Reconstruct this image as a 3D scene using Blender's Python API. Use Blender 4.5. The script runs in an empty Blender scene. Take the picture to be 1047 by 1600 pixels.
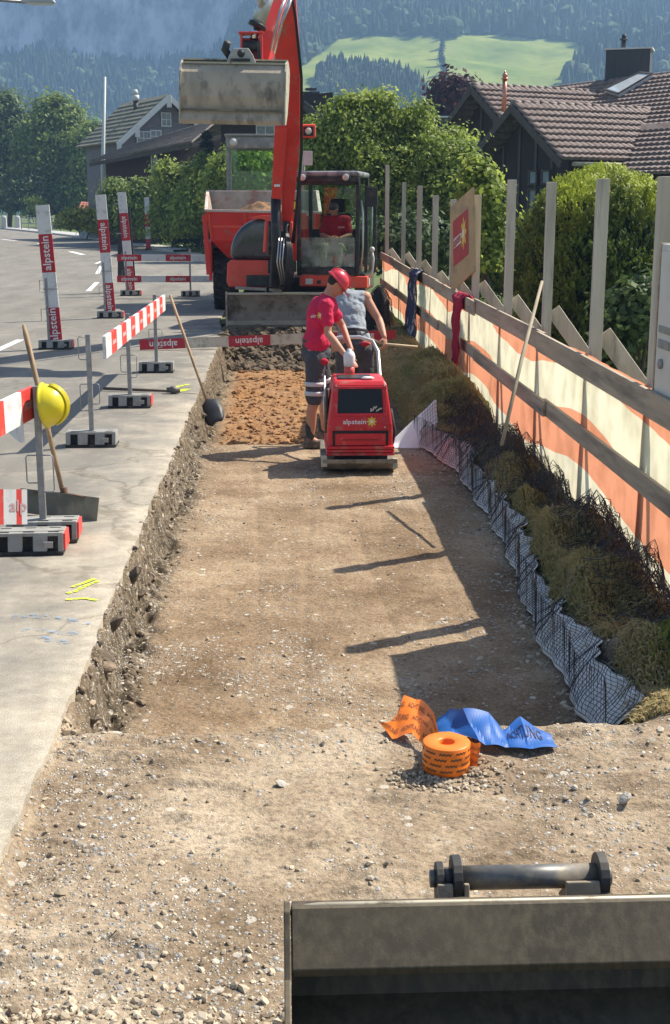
import bpy, bmesh, math, random
import numpy as np
from mathutils import Vector, Matrix
R = math.radians
random.seed(7); RNG = np.random.default_rng(11)
SC = bpy.context.scene
# ------------------------------------------------------------------ camera
CAMH = 2.1; FPX = 2000.0; PITCH = R(13.4); YAW = R(2.33)
cam_data = bpy.data.cameras.new('camera'); cam = bpy.data.objects.new('camera', cam_data)
SC.collection.objects.link(cam); SC.camera = cam
cam_data.sensor_fit = 'VERTICAL'; cam_data.sensor_height = 24.0; cam_data.lens = 24.0*FPX/1600.0
cam_data.clip_start = 0.05; cam_data.clip_end = 6000
cam.location = (0, 0, CAMH); cam.rotation_euler = (math.pi/2-PITCH, 0, -YAW)
# ------------------------------------------------------------------ world + sun
SUN_DIR = Vector((1.88, 1.05, 2.5)).normalized()      # towards the sun
sun_el = math.asin(SUN_DIR.z); sun_az = math.atan2(SUN_DIR.x, SUN_DIR.y)
W = bpy.data.worlds.new('World'); SC.world = W; W.use_nodes = True
nt = W.node_tree; bg = nt.nodes['Background']
sky = nt.nodes.new('ShaderNodeTexSky'); sky.sky_type = 'NISHITA'; sky.sun_disc = False
sky.sun_elevation = sun_el; sky.sun_rotation = sun_az; sky.air_density = 1.0; sky.dust_density = 1.2
nt.links.new(sky.outputs[0], bg.inputs[0]); bg.inputs[1].default_value = 0.092
sl = bpy.data.lights.new('sun', 'SUN'); sl.energy = 5.0; sl.angle = R(0.5); sl.color = (1.0, 0.93, 0.81)
so = bpy.data.objects.new('sun', sl); SC.collection.objects.link(so); so.location = (8, 4, 30)
so.rotation_euler = SUN_DIR.to_track_quat('Z', 'Y').to_euler()
SC.view_settings.view_transform = 'Standard'; SC.view_settings.look = 'None'
SC.view_settings.exposure = 0.78; SC.view_settings.gamma = 1.0
SC.cycles.max_bounces = 6; SC.cycles.transparent_max_bounces = 12; SC.cycles.volume_bounces = 1
SC.cycles.transmission_bounces = 4; SC.cycles.diffuse_bounces = 3; SC.cycles.glossy_bounces = 3
try: SC.cycles.use_denoising = True
except Exception: pass

# ------------------------------------------------------------------ survey helpers (real positions from the view)
FW = Vector((math.sin(YAW)*math.cos(PITCH), math.cos(YAW)*math.cos(PITCH), -math.sin(PITCH)))
RT = Vector((math.cos(YAW), -math.sin(YAW), 0)); UP = RT.cross(FW)
def ray(px, py): return FW*FPX + RT*(px-523.5) + UP*(800-py)
def at(px, py, Y):
    r = ray(px, py); t = Y/r.y; return Vector((r.x*t, Y, CAMH+r.z*t))
def gnd(px, py, z=0.0):
    r = ray(px, py); t = (z-CAMH)/r.z; return Vector((r.x*t, r.y*t, z))
def proj_np(x, y, z):
    z = z-CAMH
    d = x*FW.x+y*FW.y+z*FW.z
    return 523.5+FPX*(x*RT.x+y*RT.y)/d, 800-FPX*(x*UP.x+y*UP.y+z*UP.z)/d
# ------------------------------------------------------------------ noise (numpy value noise)
def vnoise(x, y, seed=0):
    xi = np.floor(x).astype(np.int64); yi = np.floor(y).astype(np.int64)
    xf = x-xi; yf = y-yi
    def h(a, b):
        n = (a*374761393 + b*668265263 + seed*1442695041) & 0xffffffff
        n = ((n ^ (n >> 13))*1274126177) & 0xffffffff
        return ((n ^ (n >> 16)) & 0xffff)/65535.0
    u = xf*xf*(3-2*xf); v = yf*yf*(3-2*yf)
    return (h(xi, yi)*(1-u)+h(xi+1, yi)*u)*(1-v) + (h(xi, yi+1)*(1-u)+h(xi+1, yi+1)*u)*v
def fbm(x, y, oct=4, seed=0):
    s = 0; a = .5; f = 1.0
    for i in range(oct):
        s = s + a*vnoise(x*f, y*f, seed+i*17); a *= .5; f *= 2.03
    return s
def sstep(a, b, x):
    t = np.clip((x-a)/(b-a), 0, 1); return t*t*(3-2*t)
# ------------------------------------------------------------------ materials
MATS = {}
def hexc(r, g, b): return (r, g, b, 1)
def mat(name, col, rough=.6, metal=0.0, var=.12, scale=6.0, bump=0.0, bscale=40.0, dirt=None, dscale=3.0, dlo=.5, dhi=.65, spec=.4, coat=0.0, emis=None, stretch=None):
    if name in MATS: return MATS[name]
    m = bpy.data.materials.new(name); m.use_nodes = True; MATS[name] = m
    n = m.node_tree.nodes; l = m.node_tree.links; b = n['Principled BSDF']
    b.inputs['Roughness'].default_value = rough; b.inputs['Metallic'].default_value = metal
    b.inputs['Specular IOR Level'].default_value = spec; b.inputs['Coat Weight'].default_value = coat
    tc = n.new('ShaderNodeTexCoord'); src = tc.outputs['Object']
    if stretch:
        mp = n.new('ShaderNodeMapping'); mp.inputs['Scale'].default_value = stretch
        l.new(src, mp.inputs[0]); src = mp.outputs[0]
    no = n.new('ShaderNodeTexNoise'); no.inputs['Scale'].default_value = scale; no.inputs['Detail'].default_value = 5
    l.new(src, no.inputs['Vector'])
    rp = n.new('ShaderNodeValToRGB')
    rp.color_ramp.elements[0].position = .3; rp.color_ramp.elements[1].position = .7
    c = Vector(col[:3])
    rp.color_ramp.elements[0].color = (*(c*(1-var)), 1); rp.color_ramp.elements[1].color = (*[min(1, v) for v in c*(1+var)], 1)
    l.new(no.outputs[0], rp.inputs[0]); out = rp.outputs[0]
    if dirt:
        n2 = n.new('ShaderNodeTexNoise'); n2.inputs['Scale'].default_value = dscale; n2.inputs['Detail'].default_value = 8; n2.inputs['Roughness'].default_value = .65
        l.new(src, n2.inputs['Vector'])
        mr = n.new('ShaderNodeMapRange'); mr.inputs[1].default_value = dlo; mr.inputs[2].default_value = dhi
        l.new(n2.outputs[0], mr.inputs[0])
        mx = n.new('ShaderNodeMix'); mx.data_type = 'RGBA'
        l.new(mr.outputs[0], mx.inputs[0]); l.new(out, mx.inputs[6]); mx.inputs[7].default_value = (*dirt[:3], 1); out = mx.outputs[2]
    l.new(out, b.inputs['Base Color'])
    if bump:
        n3 = n.new('ShaderNodeTexNoise'); n3.inputs['Scale'].default_value = bscale; n3.inputs['Detail'].default_value = 6
        l.new(src, n3.inputs['Vector'])
        bp = n.new('ShaderNodeBump'); bp.inputs['Strength'].default_value = bump; bp.inputs['Distance'].default_value = .02
        l.new(n3.outputs[0], bp.inputs['Height']); l.new(bp.outputs[0], b.inputs['Normal'])
    if emis: b.inputs['Emission Color'].default_value = (*emis[:3], 1); b.inputs['Emission Strength'].default_value = emis[3]
    return m
def leafmat(name, c0, c1, trans=.35, rough=.55):
    if name in MATS: return MATS[name]
    m = bpy.data.materials.new(name); m.use_nodes = True; MATS[name] = m
    n = m.node_tree.nodes; l = m.node_tree.links; b = n['Principled BSDF']; o = n['Material Output']
    at_ = n.new('ShaderNodeAttribute'); at_.attribute_name = 'tint'
    rp = n.new('ShaderNodeValToRGB'); rp.color_ramp.elements[0].color = (*c0, 1); rp.color_ramp.elements[1].color = (*c1, 1)
    l.new(at_.outputs['Fac'], rp.inputs[0]); l.new(rp.outputs[0], b.inputs['Base Color'])
    b.inputs['Roughness'].default_value = rough; b.inputs['Specular IOR Level'].default_value = .3
    t = n.new('ShaderNodeBsdfTranslucent'); l.new(rp.outputs[0], t.inputs[0])
    mx = n.new('ShaderNodeMixShader'); mx.inputs[0].default_value = trans
    l.new(b.outputs[0], mx.inputs[1]); l.new(t.outputs[0], mx.inputs[2]); l.new(mx.outputs[0], o.inputs[0])
    return m
# ------------------------------------------------------------------ mesh builder
WLOC = {}
def link(o): SC.collection.objects.link(o)
def tag(o, label=None, cat=None, group=None, kind=None):
    if label: o['label'] = label
    if cat: o['category'] = cat
    if group: o['group'] = group
    if kind: o['kind'] = kind
    return o
def thing(name, label, cat, loc=(0, 0, 0), group=None):
    o = bpy.data.objects.new(name, None); link(o); o.location = loc; o.empty_display_size = .2
    WLOC[o] = Vector(loc); return tag(o, label, cat, group)
def put(o, parent):
    if parent is not None:
        o.parent = parent
class MB:
    def __init__(s): s.v = []; s.f = []; s.mi = []; s.m = 0; s.sm = []; s.smooth = False
    def add(s, vs, fs):
        b = len(s.v); s.v += [Vector(p) for p in vs]
        for f in fs: s.f.append(tuple(i+b for i in f)); s.mi.append(s.m); s.sm.append(s.smooth)
        return s
    def box(s, c, d, rot=None, taper=None):
        hx, hy, hz = d[0]/2, d[1]/2, d[2]/2; tx, ty = taper or (1, 1)
        vs = [Vector((x*hx*(tx if z > 0 else 1), y*hy*(ty if z > 0 else 1), z*hz)) for z in (-1, 1) for y in (-1, 1) for x in (-1, 1)]
        if rot is not None:
            M = rot if isinstance(rot, Matrix) else Matrix.Rotation(rot[2], 3, 'Z')@Matrix.Rotation(rot[1], 3, 'Y')@Matrix.Rotation(rot[0], 3, 'X')
            vs = [M@v for v in vs]
        c = Vector(c); vs = [v+c for v in vs]
        return s.add(vs, [(0, 2, 3, 1), (4, 5, 7, 6), (0, 1, 5, 4), (2, 6, 7, 3), (0, 4, 6, 2), (1, 3, 7, 5)])
    def bb(s, x0, x1, y0, y1, z0, z1): return s.box(((x0+x1)/2, (y0+y1)/2, (z0+z1)/2), (abs(x1-x0), abs(y1-y0), abs(z1-z0)))
    def bar(s, a, b, w, h, up=(0, 0, 1), w2=None, h2=None):
        a = Vector(a); b = Vector(b); d = (b-a).normalized(); u = Vector(up)
        if abs(d.dot(u)) > .99: u = Vector((0, 1, 0))
        x = d.cross(u).normalized(); y = x.cross(d)
        w2 = w if w2 is None else w2; h2 = h if h2 is None else h2
        vs = []
        for p, ww, hh in ((a, w, h), (b, w2, h2)):
            for sx, sy in ((-1, -1), (1, -1), (1, 1), (-1, 1)): vs.append(p+x*sx*ww/2+y*sy*hh/2)
        return s.add(vs, [(3, 2, 1, 0), (4, 5, 6, 7), (0, 1, 5, 4), (1, 2, 6, 5), (2, 3, 7, 6), (3, 0, 4, 7)])
    def tube(s, pts, r, n=8, cap=True, closed=False):
        pts = [Vector(p) for p in pts]; k = len(pts); rs = r if isinstance(r, (list, tuple)) else [r]*k
        vs = []; fs = []; prev = None
        for i, p in enumerate(pts):
            if closed: d = pts[(i+1) % k]-pts[i-1]
            else: d = pts[min(i+1, k-1)]-pts[max(i-1, 0)]
            d.normalize()
            if prev is None:
                a = Vector((0, 0, 1)) if abs(d.z) < .9 else Vector((1, 0, 0)); x = d.cross(a).normalized()
            else: x = (prev-d*prev.dot(d)).normalized()
            prev = x; y = d.cross(x)
            for j in range(n):
                t = 2*math.pi*j/n; vs.append(p+(x*math.cos(t)+y*math.sin(t))*rs[i])
        for i in range(k if closed else k-1):
            for j in range(n):
                a = i*n+j; b = i*n+(j+1) % n; i2 = (i+1) % k; c = i2*n+(j+1) % n; d_ = i2*n+j; fs.append((a, b, c, d_))
        if cap and not closed: fs.append(tuple(range(n-1, -1, -1))); fs.append(tuple((k-1)*n+j for j in range(n)))
        o = s.smooth; s.smooth = True; s.add(vs, fs); s.smooth = o; return s
    def cyl(s, a, b, r, n=16, r2=None): return s.tube([a, b], [r, r if r2 is None else r2], n)
    def sph(s, c, r, n=12, sc=(1, 1, 1), rot=None):
        vs = []; fs = []; c = Vector(c); m = n//2
        for i in range(m+1):
            t = math.pi*i/m
            for j in range(n):
                p = 2*math.pi*j/n; q = Vector((math.sin(t)*math.cos(p)*sc[0], math.sin(t)*math.sin(p)*sc[1], math.cos(t)*sc[2]))*r
                vs.append(c+(rot@q if rot else q))
        for i in range(m):
            for j in range(n): fs.append((i*n+j, (i+1)*n+j, (i+1)*n+(j+1) % n, i*n+(j+1) % n))
        o = s.smooth; s.smooth = True; s.add(vs, fs); s.smooth = o; return s
    def lathe(s, prof, c, n=24, M=None):
        c = Vector(c); vs = []; fs = []; k = len(prof)
        for (r, z) in prof:
            for j in range(n):
                t = 2*math.pi*j/n; q = Vector((r*math.cos(t), r*math.sin(t), z)); vs.append(c+(M@q if M else q))
        for i in range(k-1):
            for j in range(n): fs.append((i*n+j, i*n+(j+1) % n, (i+1)*n+(j+1) % n, (i+1)*n+j))
        o = s.smooth; s.smooth = True; s.add(vs, fs); s.smooth = o; return s
    def prism(s, poly, fn, t0, t1):
        k = len(poly); vs = [fn(u, v, t0) for u, v in poly]+[fn(u, v, t1) for u, v in poly]
        fs = [tuple(range(k-1, -1, -1)), tuple(range(k, 2*k))]+[(i, (i+1) % k, k+(i+1) % k, k+i) for i in range(k)]
        return s.add(vs, fs)
    def px(s, poly, x0, x1): return s.prism(poly, lambda u, v, t: Vector((t, u, v)), x0, x1)      # (y,z) outline
    def py(s, poly, y0, y1): return s.prism(poly, lambda u, v, t: Vector((u, t, v)), y0, y1)      # (x,z) outline
    def pz(s, poly, z0, z1): return s.prism(poly, lambda u, v, t: Vector((u, v, t)), z0, z1)
    def text(s, txt, o, ux, vx, h, off=0.0, width=None, center=True):
        vs, fs, w, hh = text_mesh(txt); k = h/hh; kx = k if width is None else width/w
        o = Vector(o); ux = Vector(ux).normalized(); vx = Vector(vx).normalized(); nn = ux.cross(vx)
        cx = w/2 if center else 0
        return s.add([o+ux*(x-cx)*kx+vx*(y-hh*.35)*k+nn*off for x, y in vs], fs)
    def flower(s, c, ux, vx, r, m_pet, m_ctr, off=.003):
        c = Vector(c); ux = Vector(ux).normalized(); vx = Vector(vx).normalized(); nn = ux.cross(vx); old = s.m; N = 48
        pts = [c+nn*off+(ux*math.cos(2*math.pi*i/N)+vx*math.sin(2*math.pi*i/N))*r*(.78+.22*math.cos(8*2*math.pi*i/N)) for i in range(N)]
        s.m = m_pet; s.add([c+nn*off]+pts, [(0, i+1, (i+1) % N+1) for i in range(N)])
        p2 = [c+nn*off*1.6+(ux*math.cos(2*math.pi*i/12)+vx*math.sin(2*math.pi*i/12))*r*.3 for i in range(12)]
        s.m = m_ctr; s.add([c+nn*off*1.6]+p2, [(0, i+1, (i+1) % 12+1) for i in range(12)]); s.m = old; return s
    def build(s, name, mats, parent=None, bevel=0, local=False, smooth=None, seg=2):
        off = Vector((0, 0, 0)) if (parent is None or local) else WLOC.get(parent, Vector((0, 0, 0)))
        me = bpy.data.meshes.new(name); me.from_pydata([tuple(p-off) for p in s.v], [], s.f)
        if not isinstance(mats, (list, tuple)): mats = [mats]
        for m in mats: me.materials.append(m)
        me.polygons.foreach_set('material_index', s.mi); me.polygons.foreach_set('use_smooth', [True]*len(s.f) if smooth else s.sm)
        me.update(); o = bpy.data.objects.new(name, me); link(o); put(o, parent); WLOC[o] = off
        if bevel:
            b = o.modifiers.new('bevel', 'BEVEL'); b.width = bevel; b.segments = seg; b.limit_method = 'ANGLE'; b.angle_limit = R(50)
        return o
TXT = {}
def text_mesh(t):
    if t in TXT: return TXT[t]
    cu = bpy.data.curves.new('txt', 'FONT'); cu.body = t; cu.size = 1; cu.resolution_u = 2; cu.offset = .012
    ob = bpy.data.objects.new('txt', cu); link(ob); bpy.context.view_layer.update()
    dg = bpy.context.evaluated_depsgraph_get(); me = bpy.data.meshes.new_from_object(ob.evaluated_get(dg))
    vs = [(v.co.x, v.co.y) for v in me.vertices]; fs = [tuple(p.vertices) for p in me.polygons]
    x0 = min(v[0] for v in vs); x1 = max(v[0] for v in vs)
    vs = [(x-x0, y) for x, y in vs]; bpy.data.objects.remove(ob); bpy.data.meshes.remove(me); bpy.data.curves.remove(cu)
    TXT[t] = (vs, fs, x1-x0, .72); return TXT[t]
def npmesh(name, V, F, m, parent=None, tint=None, smooth=False, mi=None):
    """V (n,3) float, F (k,4) or (k,3) int"""
    V = np.asarray(V, dtype=np.float32); F = np.asarray(F, dtype=np.int32)
    if parent is not None and parent in WLOC: V = V-np.array(WLOC[parent], dtype=np.float32)
    me = bpy.data.meshes.new(name); c = F.shape[1]
    me.vertices.add(len(V)); me.vertices.foreach_set('co', V.ravel())
    me.loops.add(F.size); me.loops.foreach_set('vertex_index', F.ravel())
    me.polygons.add(len(F)); me.polygons.foreach_set('loop_start', np.arange(0, F.size, c, dtype=np.int32))
    me.polygons.foreach_set('loop_total', np.full(len(F), c, dtype=np.int32))
    me.polygons.foreach_set('use_smooth', np.full(len(F), smooth))
    for mm in (m if isinstance(m, (list, tuple)) else [m]): me.materials.append(mm)
    if mi is not None: me.polygons.foreach_set('material_index', np.asarray(mi, dtype=np.int32))
    me.update(calc_edges=True)
    if tint is not None:
        a = me.attributes.new('tint', 'FLOAT', 'FACE' if len(tint) == len(F) else 'POINT'); a.data.foreach_set('value', np.asarray(tint, dtype=np.float32))
    me.validate(); o = bpy.data.objects.new(name, me); link(o); put(o, parent)
    if parent is not None: WLOC[o] = WLOC.get(parent, Vector((0, 0, 0)))
    return o
def gridmesh(name, xs, ys, zf, m, smooth=True, parent=None, tint=None):
    X, Y = np.meshgrid(xs, ys); r = zf(X, Y)
    if isinstance(r, tuple): X, Y, Z = r
    else: Z = r
    nx, ny = X.shape[1], X.shape[0]
    V = np.stack([X, Y, Z], -1).reshape(-1, 3); i = np.arange(nx*ny).reshape(ny, nx)
    F = np.stack([i[:-1, :-1], i[:-1, 1:], i[1:, 1:], i[1:, :-1]], -1).reshape(-1, 4)
    return npmesh(name, V, F, m, parent=parent, smooth=smooth, tint=None if tint is None else tint(X, Y, Z).ravel())
# ------------------------------------------------------------------ foliage
def leaves(P, Nrm, size, tint, aspect=.55, jit=.7, droop=None):
    """diamond leaves: P (n,3), Nrm (n,3) outward"""
    n = len(P); r = RNG.normal(size=(n, 3)); nn = Nrm+r*jit; nn /= np.linalg.norm(nn, axis=1)[:, None]+1e-9
    a = RNG.normal(size=(n, 3))
    if droop is not None: a = a*.5+np.array(droop)
    u = a-nn*(a*nn).sum(1)[:, None]; u /= np.linalg.norm(u, axis=1)[:, None]+1e-9; w = np.cross(nn, u)
    s = (size*(.6+.8*RNG.random(n)))[:, None]
    V = np.stack([P-u*s, P+w*s*aspect-u*s*.1, P+u*s, P-w*s*aspect-u*s*.1], 1).reshape(-1, 3)
    F = np.arange(4*n).reshape(n, 4); return V, F, tint
def crown_points(blobs, nclump, per, cs, fill=.35, shell=.75):
    P = []; N = []; T = []
    vol = np.array([b[3]*b[4]*b[5] for b in blobs])**.7; vol /= vol.sum()
    for b, share in zip(blobs, vol):
        c = np.array(b[:3]); r = np.array(b[3:6]); k = max(3, int(nclump*share))
        d = RNG.normal(size=(k, 3)); d /= np.linalg.norm(d, axis=1)[:, None]; d[:, 2] = np.where(d[:, 2] < -.5, -d[:, 2], d[:, 2])
        rad = np.where(RNG.random(k) < fill, RNG.random(k)**.5*shell, shell+RNG.random(k)**1.6*(1.3-shell))
        cc = c+d*r*rad[:, None]; tt = RNG.random(k)
        for q, dd, t0 in zip(cc, d, tt):
            g = RNG.normal(size=(per, 3))*cs*np.array([1, 1, .55])*(.45+1.1*RNG.random()); P.append(q+g)
            nn = dd+g/cs*.5+np.array([0, 0, .4]); N.append(nn); T.append(np.clip(t0*.6+RNG.random(per)*.4, 0, 1))
    return np.concatenate(P), np.concatenate(N), np.concatenate(T)
def tree(name, label, base, blobs, m, nclump=220, per=40, cs=.3, leaf=.12, trunk_r=.15, group=None, cat='tree', fill=.35, branches=7, tm=None):
    base = Vector(base); t = thing(name, label, cat, base, group)
    P, N, T = crown_points([(base.x+b[0], base.y+b[1], base.z+b[2], b[3], b[4], b[5]) for b in blobs], nclump, per, cs, fill)
    V, F, T = leaves(P, N, leaf, T); npmesh('crown', V, F, m, parent=t, tint=T)
    mb = MB(); top = max(blobs, key=lambda b: b[2]); H = top[2]
    pts = [base+Vector((top[0]*k+.04*H*math.sin(k*5), top[1]*k, H*k)) for k in (0, .3, .6, .9)]
    mb.tube(pts, [trunk_r, trunk_r*.8, trunk_r*.55, trunk_r*.2], 8)
    for i in range(branches):
        b = blobs[i % len(blobs)]; q = base+Vector((b[0], b[1], b[2])); k = random.uniform(.25, .6)
        st = base+Vector((top[0]*k, top[1]*k, H*k)); d = Vector((random.uniform(-1, 1)*b[3], random.uniform(-1, 1)*b[4], random.uniform(-.2, .8)*b[5]))*.7
        mb.tube([st, (st+q+d)/2+Vector((0, 0, .05*H)), q+d], [trunk_r*.5, trunk_r*.3, trunk_r*.1], 6)
    mb.build('trunk', tm or mat('bark', (.10, .075, .055), .9, bump=.6, bscale=20), t)
    return t
def conifer(name, label, base, h, r, m, n=5000, leaf=.16, group=None, trunk_r=.12, cat='conifer', z0=.05, power=1.0):
    base = Vector(base); t = thing(name, label, cat, base, group)
    k = RNG.random(n)**.8; lay = np.floor(k*14)/14+RNG.random(n)*.03; hz = z0+(1-z0)*lay
    rr = (1-lay)**power*r*(.35+.65*RNG.random(n)**.5); th = RNG.random(n)*2*np.pi; rr = rr*(.8+.3*np.sin(th*5+lay*40))
    P = np.stack([base.x+rr*np.cos(th), base.y+rr*np.sin(th), base.z+hz*h-rr*.25], -1)
    N = np.stack([np.cos(th)*.5, np.sin(th)*.5, np.ones(n)], -1)
    V, F, T = leaves(P, N, leaf, RNG.random(n), aspect=.3, jit=.4); npmesh('crown', V, F, m, parent=t, tint=T)
    MB().tube([base, base+Vector((0, 0, h*.5)), base+Vector((0, 0, h*.97))], [trunk_r, trunk_r*.6, .01], 7).build('trunk', mat('bark', (.10, .075, .055), .9, bump=.6, bscale=20), t)
    return t
# ================================================================== GROUND
EDGE_X = -0.95
def edge(y):  return EDGE_X - .0035*np.maximum(y-5, 0) + .05*(fbm(y*1.3, y*0+3.3, 4, 5)-.5) + .03*(fbm(y*9, y*0, 3, 6)-.5)
def floor_z(y): return -.07 - .25*sstep(4.98, 5.60, y) - .13*sstep(13.2, 13.6, y) + .42*sstep(21.0, 22.6, y)
def xr_(y): return 1.50 + .17*sstep(6.5, 9.5, y) - .25*sstep(11.5, 13.5, y) - .05*sstep(13.5, 16, y)
def bank_z(x, y):
    b = -.13 + sstep(1.56, 1.72, x)*(.05+.20*sstep(.36, .60, fbm(y*1.7, x*1.6, 2, 9))) + .10*(fbm(x*6, y*6, 3, 10)-.5) + .10*sstep(13, 15, y)
    b = b - .26*sstep(2.02, 2.3, x)
    return b*sstep(5.0, 5.5, y) - .06*(1-sstep(5.0, 5.5, y))
def dirt_z(x, y):
    fz = floor_z(y); e = edge(y)
    # tracks, ridges, clods
    fz = fz + .030*(fbm(x*1.2, y*.7, 3, 1)-.5) + .016*(fbm(x*7, y*7, 4, 2)-.5) + .007*(fbm(x*30, y*30, 3, 3)-.5)
    near = 1-sstep(4.9, 5.4, y)
    fz = fz + near*(.034*np.maximum(0, fbm(x*2.6, y*8+fbm(x*3, y*3, 2, 8)*2, 4, 12)-.50)*4 + .010*np.abs(fbm(x*18, y*22, 3, 13)-.5))
    fz = fz + .012*sstep(13.3, 14, y)*(1-sstep(20, 21, y))*np.sin(y*9+fbm(x*2, y*2, 2, 4)*6)+sstep(13.3, 13.8, y)*.06*(fbm(x*5, y*5, 4, 44)-.5)
    fz = fz + sstep(20.3, 21.6, y)*.22*(fbm(x*4, y*4, 4, 45)-.5)
    for tx in (-.25, .18, .62, 1.02): fz = fz - .007*sstep(5.6, 6.2, y)*(1-sstep(12.5, 13.2, y))*np.exp(-((x-tx-.08*np.sin(y*.5+tx*9))/.035)**2)*(.4+1.2*fbm(y*1.5, x*3, 2, 46))
    # heap line at trench head
    fz = fz + .035*np.exp(-((y-5.05-.15*np.sin(x*2.3))/.16)**2)*(fbm(x*9, y*9, 3, 21)*1.6)
    # left rubble wall
    wl = .04 + .07*sstep(5.1, 5.8, y) + .14*(fbm(y*2.2, y*0+9, 3, 14)-.5)
    s = 1-sstep(0, 1, (x-e-.01)/wl)
    rub = .26*(fbm(x*7, y*7, 5, 15)-.48)*sstep(5.0, 5.6, y)*np.exp(-((x-e-wl*.7)/.15)**2)
    z = fz*(1-s) + (-.035)*s + rub
    z = np.where(x < e+.05, np.minimum(z, -.012+.3*np.maximum(0, x-e)), z)
    # right wall and bank
    xr = xr_(y) + .06*(fbm(y*1.7, y*0+1, 3, 16)-.5)
    t = sstep(0, 1, (x-xr)/.16); bk = bank_z(x, y)
    z = z*(1-t) + bk*t + .05*(fbm(x*8, y*8, 3, 17)-.5)*sstep(5, 5.6, y)*sstep(xr-.1, xr+.1, x)
    return z
ys = [2.2]
while ys[-1] < 24.6: ys.append(ys[-1]+max(.009, ys[-1]*.0026))
ys = np.array(ys); xs = np.arange(-1.06, 2.75, .011)
def dirt_material():
    m = bpy.data.materials.new('dirt'); m.use_nodes = True; n = m.node_tree.nodes; l = m.node_tree.links; b = n['Principled BSDF']
    b.inputs['Roughness'].default_value = .95; b.inputs['Specular IOR Level'].default_value = .15
    tc = n.new('ShaderNodeTexCoord'); O = tc.outputs['Object']
    def noise(s, d=6, r=.6):
        x = n.new('ShaderNodeTexNoise'); x.inputs['Scale'].default_value = s; x.inputs['Detail'].default_value = d; x.inputs['Roughness'].default_value = r; l.new(O, x.inputs['Vector']); return x.outputs[0]
    def ramp(f, stops):
        r = n.new('ShaderNodeValToRGB'); e = r.color_ramp.elements
        while len(e) < len(stops): e.new(.5)
        for k, (p, c) in zip(e, stops): k.position = p; k.color = (*c, 1) if len(c) == 3 else c
        l.new(f, r.inputs[0]); return r.outputs[0]
    def mix(f, a, c, mode='MIX'):
        x = n.new('ShaderNodeMix'); x.data_type = 'RGBA'; x.blend_type = mode
        if isinstance(f, float): x.inputs[0].default_value = f
        else: l.new(f, x.inputs[0])
        for s, v in ((6, a), (7, c)):
            if isinstance(v, tuple): x.inputs[s].default_value = (*v, 1)
            else: l.new(v, x.inputs[s])
        return x.outputs[2]
    def attr(nm):
        a = n.new('ShaderNodeAttribute'); a.attribute_name = nm; return a.outputs['Fac']
    def math_(op, a, c):
        x = n.new('ShaderNodeMath'); x.operation = op
        for i, v in enumerate((a, c)):
            if isinstance(v, (int, float)): x.inputs[i].default_value = v
            else: l.new(v, x.inputs[i])
        return x.outputs[0]
    base = ramp(noise(1.6, 8, .65), [(.30, (.215, .155, .098)), (.5, (.365, .28, .19)), (.68, (.53, .43, .305))])
    fine = ramp(noise(45, 5, .7), [(.28, (.42, .40, .38)), (.5, (1, 1, 1)), (.75, (1.35, 1.33, 1.3))])
    c = mix(1.0, base, fine, 'MULTIPLY')
    c = mix(math_('MULTIPLY', attr('damp'), ramp(noise(2.3, 6, .7), [(.3, (.55, .55, .55)), (.7, (1, 1, 1))])), c, mix(1.0, c, (.62, .52, .42), 'MULTIPLY'))
    orange = ramp(noise(7, 6, .7), [(.3, (.16, .075, .028)), (.55, (.36, .185, .075)), (.75, (.47, .28, .13))])
    c = mix(attr('clay'), c, mix(.7, orange, fine, 'MULTIPLY'))
    dark = ramp(noise(22, 5, .6), [(.35, (.055, .042, .028)), (.58, (.19, .15, .10)), (.75, (.38, .31, .235))])
    c = mix(attr('rubble'), c, dark)
    # stones
    hs = []
    for sc_, th, col in ((38, .33, (.46, .44, .40)), (85, .36, (.58, .54, .47)), (16, .22, (.50, .45, .37))):
        v = n.new('ShaderNodeTexVoronoi'); v.inputs['Scale'].default_value = sc_; l.new(O, v.inputs['Vector'])
        sp = n.new('ShaderNodeSeparateColor'); l.new(v.outputs['Color'], sp.inputs[0])
        inside = math_('LESS_THAN', v.outputs['Distance'], math_('MULTIPLY', sp.outputs[1], th*1.5))
        dens = math_('LESS_THAN', sp.outputs[0], math_('ADD', math_('MULTIPLY', attr('gravel'), .75), .06))
        k = math_('MULTIPLY', inside, dens); st = mix(sp.outputs[2], tuple(q*.6 for q in col), tuple(min(1, q*1.25) for q in col))
        c = mix(math_('MULTIPLY', k, .85), c, st)
        hs.append(math_('MULTIPLY', k, math_('SUBTRACT', th, v.outputs['Distance'])))
    l.new(c, b.inputs['Base Color'])
    h = math_('ADD', noise(60, 6, .7), math_('MULTIPLY', math_('ADD', hs[0], hs[1]), 2.5))
    h = math_('ADD', h, math_('MULTIPLY', noise(14, 4, .6), 1.4))
    bp = n.new('ShaderNodeBump'); bp.inputs['Strength'].default_value = .85; bp.inputs['Distance'].default_value = .014
    l.new(h, bp.inputs['Height']); l.new(bp.outputs[0], b.inputs['Normal']); return m
DIRT = dirt_material()
def zone_clay(X, Y): return sstep(13.35, 13.6, Y+.1*(fbm(X*3, Y*3, 3, 30)-.5))*(1-sstep(20.2, 20.9, Y))*sstep(edge(Y)+.12, edge(Y)+.42, X)*(.55+.6*fbm(X*2.2, Y*1.4, 3, 55))
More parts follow.
